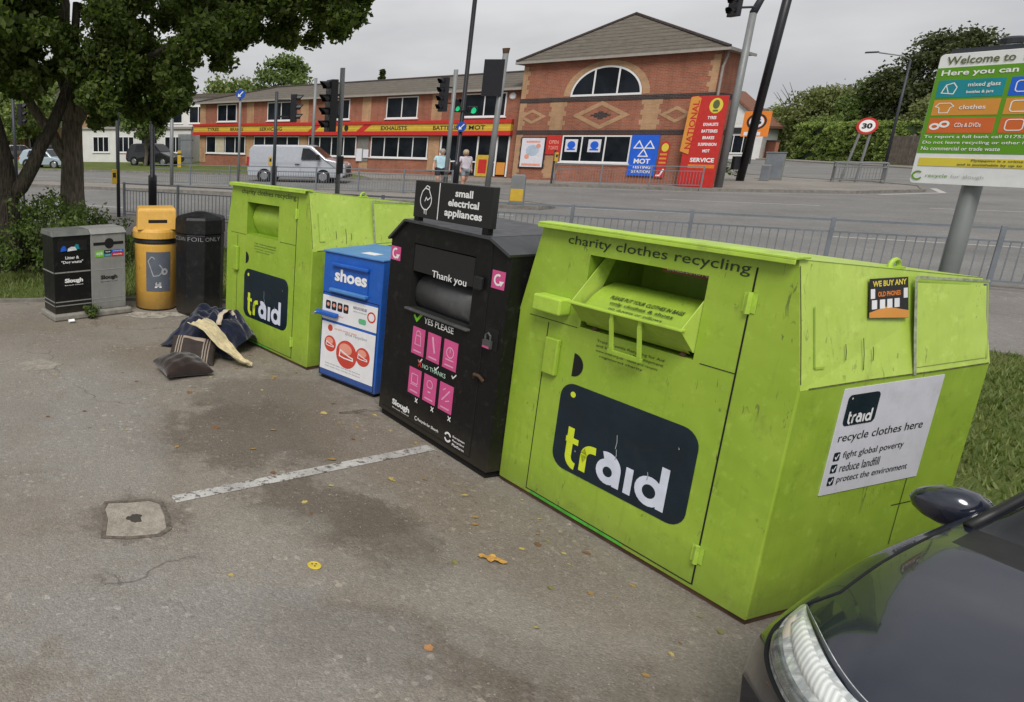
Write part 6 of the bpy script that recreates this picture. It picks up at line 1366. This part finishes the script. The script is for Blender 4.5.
def patterned(name):
    k = NT(name); tc = k.n('ShaderNodeTexCoord'); s = k.sep(tc.outputs['Object'])
    x = k.math('ABSOLUTE', s[0]); st = k.math('FRACT', k.math('MULTIPLY', x, 34)); band = k.math('MULTIPLY', k.math('LESS_THAN', st, .45), k.math('LESS_THAN', k.math('ABSOLUTE', k.math('SUBTRACT', x, .155)), .045))
    mp = k.coord((1, 1, 1)); mp.node.inputs['Location'].default_value = (0, -.085, 0); r_ = k.n('ShaderNodeVectorMath'); r_.operation = 'LENGTH'; k.l(mp, r_.inputs[0]); an = k.n('ShaderNodeMath'); an.operation = 'ARCTAN2'; yo = k.math('SUBTRACT', s[1], .085); k.l(yo, an.inputs[0]); k.l(s[0], an.inputs[1])
    pet = k.math('GREATER_THAN', k.math('SINE', k.math('MULTIPLY', an.outputs[0], 7)), -.2); ring = k.math('MULTIPLY', k.math('LESS_THAN', r_.outputs['Value'], .105), k.math('GREATER_THAN', r_.outputs['Value'], .03))
    core = k.math('MULTIPLY', k.math('LESS_THAN', x, .125), k.math('LESS_THAN', k.math('ABSOLUTE', k.math('SUBTRACT', s[1], .085)), .095))
    cl = k.mix(core, (.030, .021, .018), (.36, .29, .22)); cl = k.mix(k.math('MULTIPLY', pet, ring), cl, (.010, .008, .008)); cl = k.mix(band, cl, (.28, .23, .18))
    k.bsdf(cl, .8, 0, k.bump(k.noise(mp, 80, 3), .3, .004)); return k.m
cushion('brown_cushion', 'plain dark brown cushion lying flat in front of the heap', (.19, 7.52, .0), 22, .56, .44, .21, velvet('brown_satin', (.024, .015, .012)), (6, 0), 2)
cushion('patterned_cushion', 'brown and cream patterned cushion propped behind the plain brown one', (.33, 8.02, .06), -14, .56, .40, .17, patterned('flower_stripe_cloth'), (38, 0), 3)
def cloth(name, label, cat, loc, rz, w, d, fn, m, seed=1, n=44, holder='cloth'):
    t = thing(name, label, cat, loc, rz); vs = []
    for i in range(n+1):
        for j in range(n+1):
            u, v = i/n*2-1, j/n*2-1; x, y, z = fn(u, v); vs.append((x, y, z))
    mb = MB(); mb.add(vs, [(i*(n+1)+j, (i+1)*(n+1)+j, (i+1)*(n+1)+j+1, i*(n+1)+j+1) for i in range(n) for j in range(n)]); o = mb.build(holder, m, t, smooth=True)
    so_ = o.modifiers.new('solid', 'SOLIDIFY'); so_.thickness = .008; o.modifiers.new('sub', 'SUBSURF').render_levels = 1; return t
from mathutils import noise as mnoise
def fold(u, v, a, s, seed): return a*(mnoise.noise((u*s+seed, v*s, seed*.7)) + .5*mnoise.noise((u*s*2.3, v*s*2.3+seed, 1.3)) + .35*abs(mnoise.noise((u*s*1.1+seed, v*s*3.5, 4.1))))
def jacket(u, v):
    r_ = math.hypot(u, v); e = max(0, 1-r_**2.6*.55); sx = .50*(1+.14*fold(u, v, 1, 2.1, 5)); x = u*sx; y = v*.42*(1+.14*fold(u, v, 1, 2.1, 9))
    z = .03 + .40*e**1.25 + fold(u, v, .12, 2.9, 3)*min(1, 2*max(0, 1.2-r_)); return x, y, max(.012, z)
cloth('navy_jacket', 'crumpled navy blue padded jacket heaped against the left clothes bank', 'jacket', (.60, 8.62, 0), -35, 1, 1, jacket, velvet('navy_cloth', (.009, .012, .028)))
def blanket(u, v):
    x = u*.28*(1+.1*fold(u, v, 1, 2, 2)); y = v*.25; r_ = math.hypot(u, v); z = .02 + .26*max(0, 1-r_**2*.8)**1.1 + fold(u, v, .07, 2.2, 17); return x, y, max(.014, z)
cloth('grey_blanket', 'dull grey brown bundle behind the navy jacket', 'blanket', (.62, 9.10, 0), 10, 1, 1, blanket, velvet('grey_cloth', (.075, .066, .062)))
def cream(u, v):
    s = (u+1)/2; cx = -.13+.58*s; cy = .14-.56*s-.05*math.sin(s*3); wd = .13*(1-s)**.8+.028; x = cx + v*wd*.75; y = cy + v*wd*.75
    z = .30*(1-s)**1.25 + .07*math.exp(-((s-.25)/.2)**2) + .022 + fold(u, v, .03, 2.4, 21)+.02*v*v; return x, y, max(.014-.06+.06*min(1, max(0, (.8-s)*5)), z-.05*s)
cloth('cream_cloth', 'cream cloth draped over the navy jacket and trailing on the ground', 'cloth', (.50, 8.12, .06), 0, 1, 1, cream, velvet('cream_cotton', (.50, .42, .25)))
t = thing('beige_strap', 'beige strap curling across the top of the navy jacket', 'strap', (.68, 8.45, .40)); 
k = MB(); pts_ = [(-.05, -.16, -.06), (-.02, -.05, .03), (.05, .03, .07), (.10, .09, .06), (.14, .05, .0), (.13, -.03, -.06)]
pp = wavy(pts_, .01, 3); k.add([p+Vector((-.028, .018, 0)) for p in pp]+[p+Vector((.028, -.018, .006)) for p in pp], [(i, i+1, len(pp)+i+1, len(pp)+i) for i in range(len(pp)-1)]); o = k.build('webbing', velvet('beige_webbing', (.50, .42, .32)), t, smooth=True); o.modifiers.new('s', 'SOLIDIFY').thickness = .006
# leaves and litter on the asphalt
lm = [plain('dry_leaf_%s' % n_, c, .8, var=.3, scale=40) for n_, c in (('tan', (.30, .19, .06)), ('yellow', (.42, .33, .10)), ('olive', (.20, .19, .06)), ('brown', (.16, .085, .035)))]
def leafmesh(m, s, seed):
    r_ = random.Random(seed); k = MB(); n = 12; P = []
    for i in range(n):
        a_ = 2*PI*i/n; q = .5*s*(1 if i % 2 else .62+.2*r_.random())*(.75 if i in (5, 6, 7) else 1); P.append((q*math.cos(a_), q*.62*math.sin(a_), .012+.02*s*r_.random()+.12*s*abs(math.sin(a_))*.3))
    k.add([(0, 0, .006)] + P, [(0, i+1, (i+1) % n+1) for i in range(n)]); me_o = k.build('fallen_leaf', m); return me_o
protos = [leafmesh(lm[i % 4], 1, 60+i) for i in range(6)]; protos[0].name = 'fallen_leaf'
LV = [(1.33, 5.35, .05, 1), (1.47, 6.35, .045, 0), (1.62, 6.6, .04, 2), (.45, 6.0, .05, 0), (.72, 5.55, .045, 1), (1.22, 4.9, .035, 1), (.98, 4.65, .04, 0), (2.05, 4.35, .04, 1), (2.2, 3.65, .03, 2), (2.35, 4.1, .04, 1), (1.7, 5.0, .055, 1), (.25, 6.9, .045, 3), (-.3, 7.25, .04, 0), (1.15, 7.35, .04, 3),
      (.95, 5.95, .035, 2), (1.95, 3.3, .03, 1), (2.4, 3.6, .03, 0), (2.52, 3.1, .028, 1), (2.3, 2.95, .03, 2), (1.75, 3.9, .03, 0), (-.75, 6.4, .04, 3), (.1, 5.6, .03, 0), (1.0, 8.2, .04, 1), (1.6, 5.75, .035, 3), (2.15, 4.75, .035, 0), (1.95, 5.0, .03, 1)]
rr = random.Random(77)
for q in range(46):                                   # drifted against the banks
    s_ = rr.uniform(-4.6, 1.9); d_ = abs(rr.gauss(0, .30))+.05; LV.append((2.48+.302*s_-.953*d_, 5.03-.953*s_-.302*d_, rr.uniform(.018, .04), rr.randrange(4)))
for q in range(16): LV.append((rr.uniform(-1.3, 2.0), rr.uniform(3.4, 8.6), rr.uniform(.02, .04), rr.randrange(4)))
for i, (x, y, s, kx) in enumerate(LV):
    c = protos[i] if i < len(protos) else protos[rr.randrange(6)].copy()
    if i >= len(protos): col.objects.link(c)
    s *= (1.5 if i < 26 else 1.15)+rr.random()*.7; c.location = (x, y, .001); c.scale = (s, s, s); c.rotation_euler = (rr.uniform(-.2, .2), rr.uniform(-.2, .2), rr.uniform(0, 6.28)); tag(c, 'small dry curled leaf fallen on the asphalt', 'leaf', 'dry leaves fallen on the asphalt')
t = thing('orange_wrapper', 'torn orange wrapper on the asphalt in front of the large bank', 'wrapper', (1.985, 3.93, .002), -35); k = MB(); rr = random.Random(4); n = 10
k.add([(.016*i*1.0-.075, s*(.024+.010*math.sin(i*1.7))*(1-abs(i-5)/8), .008+.012*rr.random()) for s in (-1.5, 1.4) for i in range(n+1)], [(i, i+1, n+2+i, n+1+i) for i in range(n)]); k.build('paper', plain('orange_foil', (.50, .28, .07), .6, var=.4, scale=30), t)
t = thing('yellow_disc', 'small round yellow lid lying on the dark patch of asphalt', 'lid', (.895, 3.865, .002)); k = MB(); k.lathe([(.040, 0), (.042, .006), (.036, .008), (.032, .005)], 20); o = k.build('face', plain('lid_yellow', (.60, .46, .06), .5), t); k = MB()
for x_, y_ in ((-.012, .01), (.012, .01), (0, -.012)): k.disc(x_, y_, .005, .0095)
k.build('mark', M['inkblack'], o)
c = protos[1].copy(); col.objects.link(c); c.location = (1.325, 3.14, .002); c.scale = (.075, .08, .08); c.rotation_euler = (.1, 0, .6); c.data = c.data.copy(); c.data.materials[0] = plain('orange_leaf', (.40, .20, .08), .7, var=.3, scale=30); c.name = 'orange_leaf'; tag(c, 'curled orange leaf alone on the asphalt nearest the camera', 'leaf'); c.pop('group') if 'group' in c else None
t = thing('paper_scrap', 'crumpled white tissue on the ground before the twin litter bin', 'litter', (-1.28, 9.72, .002)); k = MB(); rr = random.Random(9); P = [(rr.uniform(-.06, .06), rr.uniform(-.04, .05), rr.uniform(0, .07)) for i in range(14)]
bm = bmesh.new(); [bm.verts.new(p) for p in P]; bmesh.ops.convex_hull(bm, input=bm.verts); me = bpy.data.meshes.new('tissue'); bm.to_mesh(me); bm.free(); me.materials.append(M['white']); o = bpy.data.objects.new('tissue', me); col.objects.link(o); o.parent = t
shrub('weed', 'small green weed growing at the foot of the twin litter bin', [(-1.05, 9.98, .06, .06), (-.98, 10.0, .10, .06), (-1.1, 9.97, .12, .05), (-1.02, 9.94, .04, .07)], 'leafshrub', 71, .045, 900, 'weed')
# sandy spill by the bin, covers set in the tarmac
def blob(cx, cy, rx, ry, rot, seed, n=40, j=.25):
    r_ = random.Random(seed); ph = [r_.uniform(0, 6.28) for i in range(4)]; out = []
    for i in range(n):
        a_ = 2*PI*i/n; q = 1+j*(.5*math.sin(3*a_+ph[0])+.35*math.sin(5*a_+ph[1])+.3*math.sin(9*a_+ph[2])); x, y = rx*q*math.cos(a_), ry*q*math.sin(a_); c_, s_ = math.cos(R(rot)), math.sin(R(rot)); out.append((cx+x*c_-y*s_, cy+x*s_+y*c_))
    return out
def spill(name, c1, c2):
    k = NT(name); v = k.coord(); cl = k.mix(k.ramp(k.noise(v, 9, 7, .75), [(.35, 0), (.6, 1)]), c1, c2); k.bsdf(k.mix(.6, cl, k.ramp(k.noise(v, 120, 3, .7), [(.3, .55), (.7, 1.4)]), 'MULTIPLY'), .9, 0, k.bump(k.noise(v, 60, 5), .5, .01), spec=.2); return k.m
sheet('ground_patch', blob(-.12, 10.18, .48, .18, 3, 3), .004, spill('pale_sand_spill', (.14, .125, .105), (.46, .43, .37)))
cv = thing('access_cover', 'worn square concrete cover set in the asphalt at the end of the white line', 'cover', (-.205, 4.44, 0), 6)
P = [(-.20, -.21), (-.05, -.235), (.13, -.225), (.20, -.16), (.205, .0), (.185, .16), (.12, .215), (-.04, .205), (-.17, .21), (-.195, .13), (-.18, .0)]; k = MB(); k.prism(P, -.02, .006); ring = MB(); ring.ribbon([(x*1.09, y*1.09) for x, y in P], .03, .004, I4, closed=True); ring.build('joint', plain('cover_joint', (.125, .105, .085), .95, var=.5, scale=20), cv); o = k.build('slab', spill('cover_concrete', (.23, .205, .17), (.36, .325, .275)), cv, bevel=.006)
k = MB(); k.poly(blob(0, -.02, .05, .055, 0, 6, 24, .3), .008); k.build('lifting_hole', plain('cover_hole', (.05, .042, .035), .9), o)
cv = thing('access_cover', 'smaller pale round worn cover far left in the asphalt', 'cover', (-1.42, 7.82, 0)); k = MB(); k.prism(blob(0, 0, .23, .20, 0, 8, 30, .2), -.02, .005); k.build('slab', spill('cover_concrete_b', (.21, .19, .16), (.34, .31, .265)), cv)
# loose grit and crumbs along the banks
def grit(n, seed):
    r = np.random.default_rng(seed); k = MB(); A_ = np.array((2.50, 5.03)); 
    pos = []
    for i in range(n):
        f_ = r.random()
        if f_ < .45: s_ = r.uniform(-5, 2.0); d_ = abs(r.normal())*.55; p = np.array((2.5+.302*s_-.953*d_, 5.03-.953*s_-.302*d_))
        else: p = np.array((r.uniform(-1.5, 2.6), r.uniform(2.6, 6.5)))
        pos.append(p)
    for p in pos:
        s_ = .0035+.006*r.random()**2.5; q = r.uniform(.6, 1.2, 6)*s_; x, y = p
        k.add([(x-q[0], y, .001), (x, y-q[1], .001), (x+q[2], y, .001), (x, y+q[3], .001), (x+.2*q[4], y, s_*1.1)], [(0, 1, 4), (1, 2, 4), (2, 3, 4), (3, 0, 4)])
    return k
grit(2600, 3).build('gravel', plain('loose_grit', (.24, .22, .19), .9, var=.5, scale=120)); tag(bpy.data.objects['gravel'], 'loose grit and crumbs scattered on the asphalt', 'gravel', kind='stuff')
# sticks by the black bank
t = thing('fallen_twig', 'thin bent twig on the ground by the corner of the black bank', 'twig', (1.80, 6.35, .0), 20); k = MB(); k.tube([(-.18, .05, .012), (-.05, .0, .03), (.08, .02, .02), (.22, -.05, .01)], [.006, .006, .005, .003], 6); k.tube([(-.05, 0, .03), (.02, -.08, .012)], [.004, .002], 5); k.build('stick', M['bark'], t)

# ------------------------------------------------------------------ two people walking beyond the road
def skin_body(name, joints, edges, m, parent, sub=2):
    me = bpy.data.meshes.new(name); names = list(joints); me.from_pydata([joints[n_][0] for n_ in names], [(names.index(a), names.index(b)) for a, b in edges], [])
    o = bpy.data.objects.new(name, me); col.objects.link(o); md = o.modifiers.new('skin', 'SKIN'); md.use_smooth_shade = True
    lay = me.skin_vertices[0] if me.skin_vertices else None
    if lay is None:
        bm = bmesh.new(); bm.from_mesh(me); bm.verts.layers.skin.verify(); bm.to_mesh(me); bm.free(); lay = me.skin_vertices[0]
    for i, n_ in enumerate(names): lay.data[i].radius = joints[n_][1]; lay.data[i].use_root = (i == 0)
    s_ = o.modifiers.new('sub', 'SUBSURF'); s_.levels = sub; s_.render_levels = sub; me.materials.append(m); o.parent = parent; return o
def person(label, loc, rz, H, shirt, shorts, hair, long_hair=False, step=.10):
    t = thing('person', label, 'person', loc, rz); s = H/1.75
    J = {'pelvis': ((0, 0, .95), (.13, .105)), 'waist': ((0, 0, 1.1), (.135, .11)), 'chest': ((0, .01, 1.30), (.155, .115)), 'neckb': ((0, .01, 1.46), (.075, .07)), 'neck': ((0, 0, 1.53), (.055, .055)), 'headb': ((0, -.015, 1.60), (.075, .085)), 'head': ((0, -.01, 1.68), (.078, .095)), 'crown': ((0, 0, 1.735), (.055, .065))}
    E_ = [('pelvis', 'waist'), ('waist', 'chest'), ('chest', 'neckb'), ('neckb', 'neck'), ('neck', 'headb'), ('headb', 'head'), ('head', 'crown')]
    for n_, sg in (('r', -1), ('l', 1)):
        J.update({'sh'+n_: ((sg*.175, .01, 1.43), (.062, .06)), 'el'+n_: ((sg*.235, .02+.03*sg, 1.15), (.045, .045)), 'wr'+n_: ((sg*.25, -.06+.08*sg, .92), (.032, .03)), 'ha'+n_: ((sg*.245, -.09+.08*sg, .84), (.04, .022)), 'hf'+n_: ((sg*.24, -.10+.08*sg, .765), (.028, .014)), 'th'+n_: ((sg*.225, -.135+.08*sg, .83), (.013, .012)),
                  'hi'+n_: ((sg*.095, 0, .90), (.105, .10)), 'kn'+n_: ((sg*.10, sg*step-.04, .50), (.062, .062)), 'ca'+n_: ((sg*.10, sg*step*1.25+.02, .36), (.058, .06)), 'an'+n_: ((sg*.10, sg*step*1.6+.02, .09), (.038, .042)), 'to'+n_: ((sg*.11, sg*step*1.6-.14, .035), (.04, .03))})
        E_ += [('chest', 'sh'+n_), ('sh'+n_, 'el'+n_), ('el'+n_, 'wr'+n_), ('wr'+n_, 'ha'+n_), ('ha'+n_, 'hf'+n_), ('ha'+n_, 'th'+n_), ('pelvis', 'hi'+n_), ('hi'+n_, 'kn'+n_), ('kn'+n_, 'ca'+n_), ('ca'+n_, 'an'+n_), ('an'+n_, 'to'+n_)]
    sj = lambda names, gr: {n_: (tuple(c*s for c in J[n_][0]), tuple(c*s*gr for c in J[n_][1])) for n_ in names}
    skin_body('body', sj(J, 1), E_, M['skin'], t)
    ms = lambda a, b, f_: ((tuple((p+(q-p)*f_)*s for p, q in zip(J[a][0], J[b][0]))), (.08*s, .08*s))
    T_ = sj(['waist', 'chest', 'neckb', 'shr', 'shl', 'pelvis'], 1.24); T_['slr'] = (ms('shr', 'elr', .62)[0], (.072*s, .07*s)); T_['sll'] = (ms('shl', 'ell', .62)[0], (.072*s, .07*s)); T_['neckb'] = (tuple(c*s for c in (0, .005, 1.47)), (.095*s, .10*s))
    T_ = {k_: T_[k_] for k_ in ('waist', 'chest', 'neckb', 'shr', 'shl', 'pelvis', 'slr', 'sll')}
    skin_body('shirt', T_, [('pelvis', 'waist'), ('waist', 'chest'), ('chest', 'neckb'), ('chest', 'shr'), ('chest', 'shl'), ('shr', 'slr'), ('shl', 'sll')], shirt, t)
    P_ = sj(['pelvis', 'hir', 'hil'], 1.16); P_['klr'] = (ms('hir', 'knr', .82)[0], (.095*s, .09*s)); P_['kll'] = (ms('hil', 'knl', .82)[0], (.095*s, .09*s)); P_['pelvis'] = (tuple(c*s for c in (0, 0, .93)), (.148*s, .12*s))
    skin_body('shorts', P_, [('pelvis', 'hir'), ('pelvis', 'hil'), ('hir', 'klr'), ('hil', 'kll')], shorts, t)
    k = MB(); n = 14
    for i in range(7):
        for j in range(n): a_ = PI*.5*i/6; u = 2*PI*j/n; pass
    k.lathe([(.02, .135), (.065, .12), (.098, .07), (.108, .01), (.10, -.05 if not long_hair else -.12)], 18, T(0, .018*s, 1.665*s) @ Matrix.Diagonal((.88*s, 1.0*s, s, 1))); k.build('hair', hair, t, smooth=True)
    k = MB(); k.tube([(0, -.10*s, 1.675*s), (0, -.128*s, 1.635*s), (0, -.105*s, 1.625*s)], [.010*s, .016*s, .012*s], 6); k.build('nose', M['skin'], t, smooth=True)
    for sg in (-1, 1):
        k = MB(); k.lathe([(.012, 0), (.008, .004)], 8, frame((sg*.032*s, -.101*s, 1.67*s), (1, 0, 0), (0, 0, 1))); k.build('eye', M['inkblack'], t)
        k = MB(); k.box(sg*.11*s-.045*s, sg*step*1.6*s-.17*s, 0, sg*.11*s+.045*s, sg*step*1.6*s+.075*s, .075*s); k.build('shoe', M['inkblack'] if not long_hair else M['white'], t, bevel=.02)
    t.scale = (1.35, 1.3, 1); return t
person('person walking in a pale blue short sleeved shirt and dark shorts', (12.95, 35.0, -.012), -18, 1.84, plain('pale_blue_shirt', (.42, .62, .68), .8), plain('dark_shorts', (.02, .022, .03), .8), M['hairgrey'])
person('person walking in a pale lilac top and grey shorts with fair hair', (14.1, 35.1, -.012), 8, 1.80, plain('lilac_top', (.55, .50, .56), .8), plain('grey_shorts', (.22, .24, .26), .8), M['hairblond'], True)
